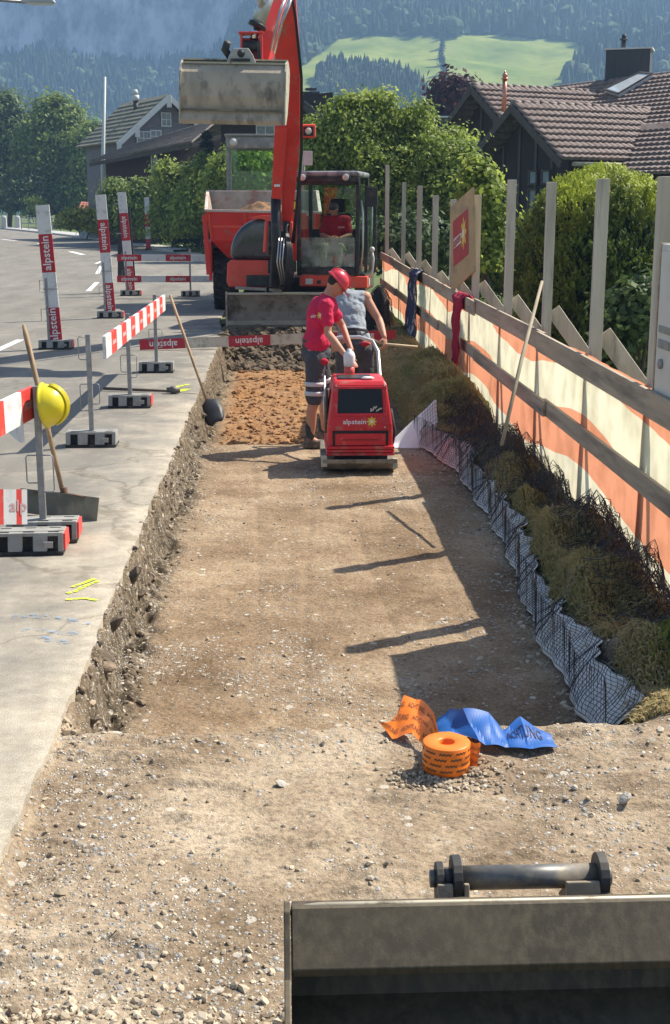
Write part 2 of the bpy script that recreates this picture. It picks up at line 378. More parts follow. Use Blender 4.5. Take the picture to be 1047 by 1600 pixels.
def zone_gravel(X, Y):
    g = .04+.75*sstep(.48, .66, fbm(X*1.9, Y*1.5, 4, 31))
    g = g + .45*np.exp(-((X-EDGE_X-.05)/.22)**2)
    px, py = X, Y
    g = g + .55*np.exp(-(((X+.45)/.55)**2+((Y-3.35)/.45)**2)) + .5*np.exp(-(((Y-5.0)/.18)**2)) + .35*np.exp(-((X-1.1)/.35)**2-((Y-4.2)/.6)**2)
    g = g + .55*(1-sstep(4.6, 5.2, Y))*sstep(.42, .62, fbm(X*3.1+7, Y*2.6, 3, 32)) + .7*np.exp(-((X+.55)/.6)**2-((Y-2.95)/.25)**2)
    return np.clip(g, 0, 1)*(1-.85*sstep(13.3, 13.6, Y))
def zone_rubble(X, Y):
    return np.clip(np.exp(-((X-edge(Y)-.09)/.13)**2)*sstep(5.0, 5.6, Y)*1.1 + sstep(20.3, 21.2, Y)*.9 + sstep(xr_(Y)-.12, xr_(Y)+.02, X)*sstep(5.1, 5.6, Y), 0, 1)
dirt = gridmesh('trench_ground', xs, ys, lambda X, Y: dirt_z(X, Y), DIRT)
tag(dirt, kind='structure')
GX, GY = np.meshgrid(xs, ys)
for nm, fn in (('clay', zone_clay), ('gravel', zone_gravel), ('rubble', zone_rubble), ('damp', lambda X, Y: sstep(4.9, 5.8, Y)*.75+.35*sstep(.5, .62, fbm(X*1.5, Y*1.2, 3, 47))*(Y < 5.2))):
    a = dirt.data.attributes.new(nm, 'FLOAT', 'POINT'); a.data.foreach_set('value', fn(GX, GY).astype(np.float32).ravel())
def dz(x, y): return float(dirt_z(np.array([float(x)]), np.array([float(y)]))[0])

# asphalt road, one sheet with a broken edge and a thickness
def asphalt():
    m = bpy.data.materials.new('asphalt'); m.use_nodes = True; n = m.node_tree.nodes; l = m.node_tree.links; b = n['Principled BSDF']
    b.inputs['Roughness'].default_value = .9; b.inputs['Specular IOR Level'].default_value = .25
    tc = n.new('ShaderNodeTexCoord'); O = tc.outputs['Object']
    def noise(s, d=6, r=.6, vec=None):
        x = n.new('ShaderNodeTexNoise'); x.inputs['Scale'].default_value = s; x.inputs['Detail'].default_value = d; x.inputs['Roughness'].default_value = r; l.new(vec or O, x.inputs['Vector']); return x.outputs[0]
    def ramp(f, stops):
        r = n.new('ShaderNodeValToRGB'); e = r.color_ramp.elements
        while len(e) < len(stops): e.new(.5)
        for k, (p, c) in zip(e, stops): k.position = p; k.color = (*c, 1)
        l.new(f, r.inputs[0]); return r.outputs[0]
    def mix(f, a, c, mode='MIX'):
        x = n.new('ShaderNodeMix'); x.data_type = 'RGBA'; x.blend_type = mode
        if isinstance(f, float): x.inputs[0].default_value = f
        else: l.new(f, x.inputs[0])
        l.new(a, x.inputs[6]) if not isinstance(a, tuple) else None
        l.new(c, x.inputs[7]) if not isinstance(c, tuple) else setattr(x.inputs[7], 'default_value', (*c, 1))
        return x.outputs[2]
    mpv = n.new('ShaderNodeMapping'); mpv.inputs['Scale'].default_value = (1.0, .22, 1); l.new(O, mpv.inputs[0])
    base = ramp(noise(1.4, 5, .6, mpv.outputs[0]), [(.32, (.160, .150, .130)), (.68, (.235, .220, .192))])
    sp = ramp(noise(170, 3, .7), [(.33, (.45, .44, .42)), (.5, (1, 1, 1)), (.68, (1.7, 1.66, 1.55))])
    c = mix(1.0, base, sp, 'MULTIPLY')
    at_ = n.new('ShaderNodeAttribute'); at_.attribute_name = 'dust'
    nz = n.new('ShaderNodeMath'); nz.operation = 'MULTIPLY_ADD'; l.new(noise(2.2, 8, .68), nz.inputs[0]); nz.inputs[1].default_value = 2.4; nz.inputs[2].default_value = -1.2
    ad = n.new('ShaderNodeMath'); ad.operation = 'ADD'; l.new(nz.outputs[0], ad.inputs[0]); l.new(at_.outputs['Fac'], ad.inputs[1]); ad.use_clamp = True
    mu = n.new('ShaderNodeMath'); mu.operation = 'MULTIPLY'; l.new(ad.outputs[0], mu.inputs[0]); mu.inputs[1].default_value = .9
    dust = ramp(noise(9, 6, .7), [(.3, (.36, .31, .235)), (.6, (.52, .46, .36))])
    c = mix(mu.outputs[0], c, mix(.45, dust, sp, 'MULTIPLY'))
    vo = n.new('ShaderNodeTexVoronoi'); vo.feature = 'DISTANCE_TO_EDGE'; vo.inputs['Scale'].default_value = .42
    wv = n.new('ShaderNodeVectorMath'); wv.operation = 'MULTIPLY_ADD'; nn_ = n.new('ShaderNodeTexNoise'); nn_.inputs['Scale'].default_value = 2.5; nn_.inputs['Detail'].default_value = 8; l.new(O, nn_.inputs['Vector'])
    l.new(nn_.outputs['Color'], wv.inputs[0]); wv.inputs[1].default_value = (.9, .9, 0); l.new(O, wv.inputs[2]); l.new(wv.outputs[0], vo.inputs['Vector'])
    cr = ramp(vo.outputs['Distance'], [(0, (.45, .43, .40)), (.006, (.62, .6, .57)), (.010, (1, 1, 1))]); c = mix(.55, c, cr, 'MULTIPLY')
    l.new(c, b.inputs['Base Color'])
    bp = n.new('ShaderNodeBump'); bp.inputs['Strength'].default_value = .5; bp.inputs['Distance'].default_value = .006
    l.new(noise(150, 4, .7), bp.inputs['Height']); l.new(bp.outputs[0], b.inputs['Normal']); return m
ASPH = asphalt()
rb = [(-30, -.95), (22.5, -1.02), (24, -1.2), (30, -1.2), (45, -2.0), (60, -4.6), (66, -6.2), (85, -11.6), (105, -18.4), (131, -28), (170, -48)]
lb = [(-30, -9.5), (35, -9.5), (55, -13), (75, -20), (95, -30), (115, -45), (131, -62), (170, -110)]
def interp(pl, y): return np.interp(y, [p[0] for p in pl], [p[1] for p in pl])
ry = np.concatenate([np.arange(-30, 2, 4.), np.arange(2, 23, .025), np.arange(23, 170, 1.5)])
rs = np.array([0, .25, .5, .7, .8, .86, .9, .93, .955, .975, .99, 1.0])
S_, Y_ = np.meshgrid(rs, ry)
rbx = np.where(Y_ < 22.6, edge(Y_), interp(rb, Y_)); lbx = interp(lb, Y_)
X_ = lbx+(rbx-lbx)*S_; Z_ = np.zeros_like(X_)
Z_ = Z_ - .012*(S_ > .995)*(fbm(Y_*5, Y_*0, 3, 70))
X_ = np.concatenate([X_, X_[:, -1:]-.015+.03*vnoise(Y_[:, -1:]*14, Y_[:, -1:]*0, 71)], 1); Y2 = np.concatenate([Y_, Y_[:, -1:]], 1); Z_ = np.concatenate([Z_, Z_[:, -1:]*0-.16], 1)
nx, ny = X_.shape[1], X_.shape[0]; idx = np.arange(nx*ny).reshape(ny, nx)
Fq = np.stack([idx[:-1, :-1], idx[:-1, 1:], idx[1:, 1:], idx[1:, :-1]], -1).reshape(-1, 4)
road = npmesh('road', np.stack([X_, Y2, Z_], -1).reshape(-1, 3), Fq, ASPH); tag(road, kind='structure')
du = .85*np.exp(-np.maximum(rbx[:, :1]-X_, 0)/.50) + .25*np.exp(-np.maximum(rbx[:, :1]-X_, 0)/1.2)*(Y2 < 9); du = du*(1-.45*sstep(12, 16, Y2))
a = road.data.attributes.new('dust', 'FLOAT', 'POINT'); a.data.foreach_set('value', (du-.12).astype(np.float32).ravel())

# lane dashes and spray marks, thin sheets on the asphalt
WHT = mat('road_paint', (.72, .72, .70), .8, var=.08, dirt=(.35, .34, .32), dscale=30, dlo=.55, dhi=.75)
mb = MB()
def strip(pts, w, z=.004):
    for (a, b) in zip(pts[:-1], pts[1:]):
        a = Vector((*a, 0)); b = Vector((*b, 0)); d = (b-a).normalized(); q = Vector((-d.y, d.x, 0))*w/2
        mb.add([p+Vector((0, 0, z)) for p in (a-q, b-q, b+q, a+q)], [(3, 2, 1, 0)])
for (p, q, w) in (((-12, 551), (32, 531), .13), ((138, 455), (152, 441), .13), ((152, 428), (158, 416), .13), ((150, 412), (162, 407), .13), ((110, 393), (130, 398), .14), ((60, 380), (84, 384), .14), ((3, 374), (25, 376), .15), ((60, 512), (118, 474), .12)):
    A = gnd(*p); B = gnd(*q)
    if p == (60, 512): continue
    strip([(A.x, A.y), (B.x, B.y)], w if A.y < 60 else .28)
tag(mb.build('road_marking', WHT), kind='structure')
def spray_mat(nm, col, lo, hi):
    m = mat(nm, col, .85, var=.15); n = m.node_tree.nodes; l = m.node_tree.links; b = n['Principled BSDF']; x = n.new('ShaderNodeTexNoise'); x.inputs['Scale'].default_value = 24; x.inputs['Detail'].default_value = 6; x.inputs['Roughness'].default_value = .75
    tc = n.new('ShaderNodeTexCoord'); l.new(tc.outputs['Object'], x.inputs['Vector']); r = n.new('ShaderNodeMapRange'); r.inputs[1].default_value = lo; r.inputs[2].default_value = hi; l.new(x.outputs[0], r.inputs[0]); l.new(r.outputs[0], b.inputs['Alpha']); return m
YEL = spray_mat('spray_yellow', (.62, .74, .04), .40, .52); BLU = spray_mat('spray_blue', (.22, .33, .46), .48, .66)
def spray(pts, w, m, nm):
    global mb
    mb = MB()
    for st in pts:
        P = [gnd(*p) for p in st]; k = len(P); L = []
        for i, p in enumerate(P):
            d = (P[min(i+1, k-1)]-P[max(0, i-1)]).normalized(); q = Vector((-d.y, d.x, 0))*w*random.uniform(.35, .7); L.append((p-q, p+q))
        for (a, b), (c, d) in zip(L[:-1], L[1:]): mb.add([x+Vector((0, 0, .005)) for x in (a, b, d, c)], [(0, 3, 2, 1)])
    return tag(mb.build(nm, m), kind='structure')
spray([[(105, 928), (118, 925), (130, 918), (142, 913), (156, 908)], [(112, 918), (128, 913), (148, 905)], [(103, 938), (118, 937), (135, 936), (152, 939)]], .032, YEL, 'spray_mark')
spray([[(262, 610), (272, 606), (284, 603), (296, 601)], [(270, 613), (282, 611), (294, 608)]], .085, YEL, 'spray_mark')
spray([[(18, 965), (50, 963), (85, 966), (118, 972), (140, 976)], [(34, 985), (60, 984), (90, 988), (120, 992)], [(62, 996), (85, 1002), (110, 1006)]], .055, BLU, 'spray_mark')

# far pavement with kerb
KERB = mat('kerb_stone', (.42, .41, .38), .85, var=.1)
pv = []
for y in np.arange(62, 170, 2.0):
    x = float(interp(rb, y)); pv.append((x, y))
mb = MB()
for (a, b) in zip(pv[:-1], pv[1:]):
    x0, y0 = a; x1, y1 = b; n0 = Vector((.75, .66, 0)).normalized()*2.0
    mb.add([(x0, y0, -.02), (x1, y1, -.02), (x1, y1, .13), (x0, y0, .13)], [(0, 1, 2, 3)])
    mb.add([(x0, y0, .13), (x1, y1, .13), (x1+n0.x, y1+n0.y, .14), (x0+n0.x, y0+n0.y, .14)], [(3, 2, 1, 0)])
tag(mb.build('pavement', KERB), kind='structure')
# sandy verge where the road bends away
SAND = mat('sandy_verge', (.46, .39, .28), .95, var=.2, scale=3, bump=.5, bscale=30)
gx = np.array([0, .2, .4, .6, .8, 1.0])
def verge(X, Y):
    x0 = interp(rb, Y)-.25*np.sin(Y*.6)-.3; x1 = x0+2.2+1.2*np.sin(Y*.12); XX = x0+(x1-x0)*X
    return XX, Y, .012+.05*np.sin(X*3.1)*(.4+fbm(XX, Y, 3, 8))
tag(gridmesh('verge', gx, np.arange(40, 84, 1.0), verge, SAND), kind='structure')

# open country: one sheet, dropping under the trench
GRASS = mat('grass_ground', (.085, .12, .03), .95, var=.35, scale=.8, bump=.6, bscale=12, dirt=(.16, .13, .07), dscale=.6, dlo=.55, dhi=.7)
gxs = np.array([-400, -250, -150, -100, -60, -40, -25, -15, -10, -6, -3, -1.6, -1.59, 0, 1.5, 2.55, 2.56, 4, 6, 9, 13, 18, 25, 40, 60, 100, 150, 250, 400.])
gys = np.array([-60, -30, -10, 0, 2, 5, 10, 15, 20, 24.2, 24.25, 28, 35, 45, 60, 80, 100, 130, 160, 200, 250, 300, 360.])
tag(gridmesh('ground', gxs, gys, lambda X, Y: np.where((X > -1.595) & (X < 2.555) & (Y < 24.22), -1.1, -.03), GRASS, smooth=False), kind='structure')
# ------------------------------------------------------------------ valley side, pasture, cliff
def hill_z(X, Y):
    a = X/np.maximum(Y, 1); k = sstep(-.055, -.005, a)
    D0 = 640-260*k + 40*(fbm(a*9, a*0, 3, 80)-.5); sl_ = .42-.12*k
    d = np.maximum(Y-D0, 0); h = sl_*d*d/(d+25)
    h = h + (fbm(X/60, Y/60, 4, 81)-.5)*np.minimum(d*.07, 16)
    # limestone cliff, upper left
    yc = 880+50*(fbm(a*22, a*0, 3, 82)-.5)+900*sstep(-.018, -.004, a); c = sstep(0, 26, Y-yc)
    h = h + c*55*(1+.25*fbm(X/9, Y/30, 3, 83)) + 7*c*(fbm(X/7, Y/60, 4, 84)-.5)
    return np.minimum(h, 215+8*fbm(X/30, Y/30, 2, 3))-.3
PASTURE = [(430, 330), (440, 118), (470, 104), (530, 60), (600, 55), (700, 60), (735, 53), (800, 58), (900, 66), (925, 80), (905, 108), (880, 132), (900, 330)]
WOOD = [(484, 172), (498, 124), (520, 114), (560, 117), (604, 122), (640, 138), (664, 152), (684, 172), (694, 205), (484, 205)]
def inpoly(px, py, poly):
    r = np.zeros(px.shape, bool); k = len(poly); j = k-1
    for i in range(k):
        xi, yi = poly[i]; xj, yj = poly[j]
        r ^= ((yi > py) != (yj > py)) & (px < (xj-xi)*(py-yi)/(yj-yi+1e-9)+xi); j = i
    return r
haz = np.linspace(-.34, .42, 330); hyy = np.concatenate([np.linspace(340, 640, 60), np.linspace(645, 1160, 170)])
A_, D_ = np.meshgrid(haz, hyy); HX = A_*D_; HZ = hill_z(HX, D_)
hpx, hpy = proj_np(HX, D_, HZ)
mead = (inpoly(hpx+6*(fbm(HX/20, D_/20, 2, 1)-.5), hpy+5*(fbm(HX/25, D_/25, 2, 2)-.5), PASTURE)).astype(np.float32)
gz = np.gradient(HZ, axis=0)/np.gradient(D_, axis=0); rock = np.clip((gz-1.0)*1.6, 0, 1)*(1-mead)
idx = np.arange(HX.size).reshape(HX.shape)
Fq = np.stack([idx[:-1, :-1], idx[:-1, 1:], idx[1:, 1:], idx[1:, :-1]], -1).reshape(-1, 4)
def hill_mat():
    m = bpy.data.materials.new('hillside'); m.use_nodes = True; n = m.node_tree.nodes; l = m.node_tree.links; b = n['Principled BSDF']
    b.inputs['Roughness'].default_value = 1; b.inputs['Specular IOR Level'].default_value = 0
    tc = n.new('ShaderNodeTexCoord')
    def nr(s, c0, c1, sc=(1, 1, 1), lo=.35, hi=.65):
        mp = n.new('ShaderNodeMapping'); mp.inputs['Scale'].default_value = sc; l.new(tc.outputs['Object'], mp.inputs[0])
        x = n.new('ShaderNodeTexNoise'); x.inputs['Scale'].default_value = s; x.inputs['Detail'].default_value = 7; x.inputs['Roughness'].default_value = .65; l.new(mp.outputs[0], x.inputs['Vector'])
        r = n.new('ShaderNodeValToRGB'); r.color_ramp.elements[0].position = lo; r.color_ramp.elements[1].position = hi
        r.color_ramp.elements[0].color = (*c0, 1); r.color_ramp.elements[1].color = (*c1, 1); l.new(x.outputs[0], r.inputs[0]); return r.outputs[0]
    def mx(f, a, c):
        x = n.new('ShaderNodeMix'); x.data_type = 'RGBA'; t = n.new('ShaderNodeAttribute'); t.attribute_name = f
        l.new(t.outputs['Fac'], x.inputs[0]); l.new(a, x.inputs[6]); l.new(c, x.inputs[7]); return x.outputs[2]
    f = nr(.05, (.020, .035, .014), (.05, .08, .03)); p = nr(.035, (.13, .18, .035), (.27, .30, .075)); r = nr(.05, (.14, .15, .15), (.52, .51, .50), (1.5, 1, .8), .40, .60)
    l.new(mx('rock', mx('meadow', f, p), r), b.inputs['Base Color']); return m
hill = npmesh('hillside', np.stack([HX, D_, HZ], -1).reshape(-1, 3), Fq, hill_mat(), smooth=True); tag(hill, kind='structure')
for nm, v in (('meadow', mead), ('rock', rock)):
    a = hill.data.attributes.new(nm, 'FLOAT', 'POINT'); a.data.foreach_set('value', v.astype(np.float32).ravel())
# forest on it
FOREST = leafmat('forest_leaf', (.018, .038, .014), (.060, .095, .030), .0, .9)
def woods(px_test, n, name, hmin, hmax, a0, a1, d0, d1, dec=.12):
    a = RNG.uniform(a0, a1, n); d = RNG.uniform(d0**2, d1**2, n)**.5; x = a*d; z = hill_z(x, d)
    px, py = proj_np(x, d, z); keep = px_test(px, py, x, d, z) & (z > 1)
    x, y, z = x[keep], d[keep], z[keep]; k = len(x); h = RNG.uniform(hmin, hmax, k)*(.7+.6*vnoise(x/25, y/25, 5)); broad = (RNG.random(k) < dec*(.3+1.6*vnoise(x/50, y/50, 6)))
    h = np.where(broad, h*.8, h); r = np.where(broad, h*.42, h*.20)
    prof = [((0, .0), (1, .10), (.45, .42), (.72, .40), (.25, .72), (.42, .70), (0, 1.0))]
    pc = np.array([(1, .08), (.50, .42), (.74, .38), (.26, .72), (.42, .68), (.0, 1.0)]); pb = np.array([(.55, .12), (1, .38), (1.0, .55), (.85, .75), (.5, .93), (.0, 1.0)])
    NS = 6; th = np.arange(NS)*2*np.pi/NS; V = []
    for j in range(6):
        rr = np.where(broad, pb[j, 0], pc[j, 0])*r; zz = z+np.where(broad, pb[j, 1], pc[j, 1])*h
        for t in th:
            q = rr*(.72+.56*RNG.random(k)); V.append(np.stack([x+q*np.cos(t+x), y+q*np.sin(t+x), zz-(j % 2 == 0)*(j < 5)*h*.05*RNG.random(k)], -1))
    V = np.stack(V, 1).reshape(-1, 3); F = []
    for j in range(5):
        for i in range(NS): F.append((j*NS+i, j*NS+(i+1) % NS, (j+1)*NS+(i+1) % NS, (j+1)*NS+i))
    F = (np.array(F)[None]+(np.arange(k)*36)[:, None, None]).reshape(-1, 4)
    tint = np.repeat(np.clip(np.where(broad, .65+.35*RNG.random(k), .05+.4*RNG.random(k)), 0, 1), 30)
    o = npmesh(name, V, F, FOREST, tint=tint); return tag(o, kind='stuff')
o = woods(lambda px, py, x, y, z: ~inpoly(px, py, PASTURE) & ~((hill_z(x, y+4)-hill_z(x, y-4))/8 > 1.15) & ((RNG.random(len(x)) < .9)), 30000, 'forest', 8, 13, -.32, .40, 520, 1100)
tag(o, 'hazy blue green spruce forest covering the mountainside above and around the pasture', 'forest')
o = woods(lambda px, py, x, y, z: inpoly(px, py, WOOD), 5000, 'small_wood', 6, 9, .0, .14, 430, 640, .1)
tag(o, 'small dark wood of spruces standing on its own in the lower pasture', 'wood')
for i, (px, py, h) in enumerate(((693, 62, 7), (692, 76, 7), (690, 92, 9), (689, 104, 9), (692, 118, 8), (694, 132, 7), (697, 146, 6))):
    best = None
    for D in np.arange(400, 760, 2.0):
        r = ray(px, py); t = D/r.y; x = r.x*t; zz = CAMH+r.z*t; hz = float(hill_z(np.array([x]), np.array([D]))[0])
        if hz >= zz: best = (x, D, hz); break
    if best: conifer('spruce', ['topmost', 'second from the top', 'third from the top', 'middle', 'third from the bottom', 'second from the bottom', 'lowest'][i]+' spruce in the single line of trees running down the pasture', best, h, h*.26, FOREST, n=260, leaf=.9, trunk_r=.25, group='line of spruces down the pasture')

# haze: one closed box of pale air
mb = MB(); mb.bb(-420, 620, -80, 1250, -3.5, 260); hz_m = bpy.data.materials.new('haze_air'); hz_m.use_nodes = True
n = hz_m.node_tree.nodes; n.remove(n['Principled BSDF']); v = n.new('ShaderNodeVolumePrincipled'); v.inputs['Density'].default_value = .00046; v.inputs['Color'].default_value = (.40, .63, 1.0, 1); v.inputs['Anisotropy'].default_value = .25
hz_m.node_tree.links.new(v.outputs[0], n['Material Output'].inputs['Volume'])
HAZE = True
if HAZE: tag(mb.build('haze', hz_m), 'pale bluish summer haze in the valley air', None, None, 'stuff')
# ================================================================== shared materials
RED = mat('machine_red', (.74, .045, .035), .42, var=.10, scale=3, dirt=(.34, .22, .15), dscale=5, dlo=.56, dhi=.78, coat=.15)
REDO = mat('cast_red', (.80, .085, .045), .45, var=.1, scale=3, dirt=(.36, .25, .17), dscale=6, dlo=.56, dhi=.8)
BLK = mat('black_paint', (.018, .019, .021), .4, var=.2, dirt=(.10, .09, .075), dscale=6, dlo=.5, dhi=.8)
DRK = mat('dark_steel', (.045, .045, .045), .6, metal=.2, var=.3, dirt=(.12, .10, .08), dscale=9, dlo=.5, dhi=.75)
RUB = mat('rubber', (.022, .022, .023), .85, var=.3, scale=20, dirt=(.13, .11, .085), dscale=7, dlo=.5, dhi=.75, bump=.3)
GALV = mat('galvanised_steel', (.30, .31, .32), .5, metal=.6, var=.18, scale=18, dirt=(.20, .19, .17), dscale=12, dlo=.5, dhi=.7)
CHROME = mat('chrome_rod', (.75, .76, .78), .15, metal=1, var=.04)
STEELG = mat('worn_bucket_steel', (.43, .36, .265), .62, metal=.1, var=.2, scale=4, dirt=(.17, .14, .11), dscale=6, dlo=.52, dhi=.70, bump=.35, bscale=30, stretch=(1, 1, .45))
LGREY = mat('light_grey_plastic', (.31, .30, .27), .7, var=.1, scale=15, dirt=(.22, .20, .17), dscale=12, dlo=.5, dhi=.72)
WOODG = mat('weathered_timber', (.54, .475, .38), .85, var=.22, scale=9, dirt=(.16, .145, .125), dscale=5, dlo=.54, dhi=.72, bump=.5, bscale=24, stretch=(1, 1, .14))
WOODH = mat('weathered_board', (.42, .34, .245), .85, var=.24, scale=9, dirt=(.13, .115, .095), dscale=5, dlo=.52, dhi=.72, bump=.5, bscale=24, stretch=(1, .12, 1))
HANDLE = mat('ash_handle', (.36, .24, .13), .65, var=.25, scale=14, dirt=(.15, .10, .06), dscale=9, stretch=(1, 1, .2))
WHP = mat('white_board', (.70, .69, .66), .6, var=.07, dirt=(.38, .36, .32), dscale=9, dlo=.52, dhi=.78)
RDB = mat('crimson_board', (.46, .020, .034), .5, var=.1, dirt=(.30, .18, .15), dscale=14, dlo=.56, dhi=.8)
RDR = mat('reflective_red', (.72, .07, .055), .4, var=.08, dirt=(.55, .30, .25), dscale=12, dlo=.58, dhi=.8)
ORG = mat('orange_plastic', (.80, .14, .06), .5, var=.1)
LETW = mat('white_lettering', (.78, .76, .72), .6, var=.03)
LETF = mat('faded_lettering', (.60, .36, .34), .6, var=.05)
YFL = mat('yellow_flower', (.80, .55, .06), .5, var=.08)
GLS = bpy.data.materials.new('cab_glass'); GLS.use_nodes = True
n = GLS.node_tree.nodes; l = GLS.node_tree.links; n.remove(n['Principled BSDF'])
t_ = n.new('ShaderNodeBsdfTransparent'); t_.inputs[0].default_value = (.80, .90, .84, 1); g_ = n.new('ShaderNodeBsdfGlossy'); g_.inputs['Roughness'].default_value = .03; g_.inputs[0].default_value = (.9, .95, .95, 1)
fr = n.new('ShaderNodeLayerWeight'); fr.inputs[0].default_value = .25; ad = n.new('ShaderNodeMath'); ad.operation = 'MULTIPLY_ADD'; ad.inputs[1].default_value = .35; ad.inputs[2].default_value = .03
l.new(fr.outputs['Fresnel'], ad.inputs[0]); mx = n.new('ShaderNodeMixShader'); l.new(ad.outputs[0], mx.inputs[0]); l.new(t_.outputs[0], mx.inputs[1]); l.new(g_.outputs[0], mx.inputs[2]); l.new(mx.outputs[0], n['Material Output'].inputs[0])
def xf(mb, M):
    mb.v = [M@p for p in mb.v]; return mb
def rotz(c, a): return Matrix.Translation(Vector(c))@Matrix.Rotation(a, 4, 'Z')@Matrix.Translation(-Vector(c))
# ================================================================== BARRIERS
def foot(root, x=0, y=0, w=.45, d=.25, h=.135, ends=None):
    mb = MB(); mb.bb(x-w/2, x+w/2, y-d/2, y+d/2, .002, .026); f = mb.build('base_pad', RUB, root, bevel=.005, local=True)
    mb = MB(); k = [( -w/2+.004, .30*w-w/2), (-.13*w, .14*w), (.20*w, w/2-.004)]
    # dark core and light ribs with pockets between
    mb.m = 1; mb.px([(y-d/2+.045, .024), (y+d/2-.045, .024), (y+d/2-.065, h-.012), (y-d/2+.065, h-.012)], x-w/2+.012, x+w/2-.012)
    mb.m = 0
    for a, b in ((0, .10), (.24, .44), (.58, .78), (.92, 1.0)):
        mb.px([(y-d/2+.008, .0262), (y+d/2-.008, .0262), (y+d/2-.038, h), (y-d/2+.038, h)], x-w/2+w*a+.002, x-w/2+w*b-.002)
    mb.bb(x-w/2+.003, x+w/2-.003, y-.035, y+.035, h-.03, h+.004)
    mb.bb(x-w/2+.003, x+w/2-.003, y-d/2+.0385, y-d/2+.06, h-.02, h+.002); mb.bb(x-w/2+.003, x+w/2-.003, y+d/2-.06, y+d/2-.0385, h-.02, h+.002)
    mb.bb(x+.29*w-.03, x+.29*w+.03, y-d/2+.012, y-d/2+.03, .045, .085)
    mb.build('foot_block', [LGREY, RUB], root, bevel=.003, local=True)
    if ends:
        for s in ends:
            mb = MB(); mb.px([(y-d/2+.015, .03), (y+d/2-.015, .03), (y+d/2-.04, h-.004), (y-d/2+.04, h-.004)], x+s*(w/2-.002), x+s*(w/2+.012)); mb.build('end_reflector', RDR if s > 0 else LGREY, root, bevel=.002, local=True)
def stand(loc, rz, label, h=1.0, side=1, ends=None, double=False, loops=True, group='barrier stands along the road edge'):
    t = thing('barrier_stand', label, 'barrier stand', (0, 0, 0), group); foot(t, ends=ends)
    if double: foot(t, x=-.05, y=-.29, ends=ends)
    mb = MB(); mb.bb(-.021, .021, -.021, .021, .112, h); mb.build('post', GALV, t, bevel=.003, local=True)
    if loops:
        for (z0, z1, s, ax) in ((h-.22, h-.02, side, 'x'), (h*.32, h*.56, side, 'x'), (h*.38, h*.56, -side, 'x')):
            mb = MB(); w = .085
            P = [(s*.021, 0, z1), (s*(w-.01), 0, z1), (s*w, 0, z1-.012), (s*w, 0, z0+.012), (s*(w-.01), 0, z0), (s*.021, 0, z0)]
            mb.tube([Vector(p)+Vector((0, -.024, 0)) for p in P], .0045, 6); mb.build('bracket', GALV, t, local=True)
    t.location = loc; t.rotation_euler = (0, 0, rz); WLOC[t] = Vector(loc); return t
def board(name, a, b, up, hgt, thick, segs, label, cat='barrier board', texts=None, group=None, mats=None, flower=None, parent=None):
    """striped board from a to b; up is the height direction; segs = [(length, 0 white | 1 red)]"""
    a = Vector(a); b = Vector(b); d = b-a; L = d.length; d.normalize(); up = Vector(up); up = (up-d*up.dot(d)).normalized(); nn = d.cross(up)
    tot = sum(s[0] for s in segs); mb = MB(); p = 0; M = mats or [WHP, RDB, LETW]
    for ln, c in segs:
        q0 = a+d*(p/tot*L); q1 = a+d*((p+ln)/tot*L); mb.m = c; vs = []
        for q in (q0, q1):
            for su, sn in ((-1, -1), (1, -1), (1, 1), (-1, 1)): vs.append(q+up*su*hgt/2+nn*sn*thick/2)
        f = [(0, 1, 5, 4), (1, 2, 6, 5), (2, 3, 7, 6), (3, 0, 4, 7)]
        if p == 0: f.append((3, 2, 1, 0))
        if p+ln > tot-1e-6: f.append((4, 5, 6, 7))
        mb.add(vs, f); p += ln
    mb.m = 2
    for (u, txt, hh, flip, faces) in texts or []:
        q = a+d*(u*L)
        for s in faces:
            ux = d*(1 if s > 0 else -1)*(-1 if flip else 1); vx = up*(-1 if flip else 1)
            mb.text(txt, q+nn*s*(thick/2), ux, vx, hh, off=.0025)
    o = mb.build(name, M, parent); 
    if label: tag(o, label, cat, group)
    return o
# ---- beacons: red and white boards standing upright in foot blocks
def beacon(loc, label, lean, H, segs, flip, ends=(1,), wid=.2):
    t = thing('beacon', label, 'beacon', (0, 0, 0), 'upright red and white boards beside the lane'); foot(t, w=.5, ends=ends)
    mb = MB(); mb.bb(-.12, -.08, -.02, .02, .112, 1.06); mb.build('post', GALV, t, bevel=.003, local=True)
    for z0, z1 in ((.42, .60), (.85, 1.03)):
        mb = MB(); mb.tube([(-.12, 0, z1), (-.2, 0, z1), (-.2, 0, z0), (-.12, 0, z0)], .006, 6); mb.build('bracket', GALV, t, local=True)
    tot = sum(s[0] for s in segs); tx = []; p = 0
    for ln, c in segs:
        if c == 1: tx.append(((p+ln/2)/tot, 'alpstein', .12, flip, (-1, 1)))
        p += ln
    o = board('panel', (0, 0, .10), (lean[0], lean[1], H), (1, 0, 0), wid, .03, segs, None, texts=tx, parent=t)
    mb = MB(); k = (.72-.1)/(H-.1); z = .9; k = (z-.1)/(H-.1); cx = lean[0]*k
    mb.bb(cx-wid/2-.012, cx+wid/2+.012, -.03, -.024, z-.006, z+.006); mb.build('clamp', GALV, t, local=True)
    t.location = loc; return t
SEG = [(.52, 1), (.52, 0), (.56, 1), (.42, 0)]
bA = gnd(88, 545); beacon(bA, 'nearest upright red and white board with a grey post, alone in the lane', (-.10, 0), 2.13, SEG, True)
bB = gnd(173, 497); beacon(bB, 'tall red and white board standing straight left of the two far horizontal rails', (-.10, 0), 2.33, SEG, False)
bC = gnd(205, 462); beacon(bC, 'farthest upright red and white board, in front of the dark sign back', (-.14, 0), 2.45, SEG, False)
pf = gnd(232, 390.5); t = thing('marker_post', 'slim red and white marker post at the far verge by the hedge', 'marker post', pf); WLOC[t] = Vector((0, 0, 0))
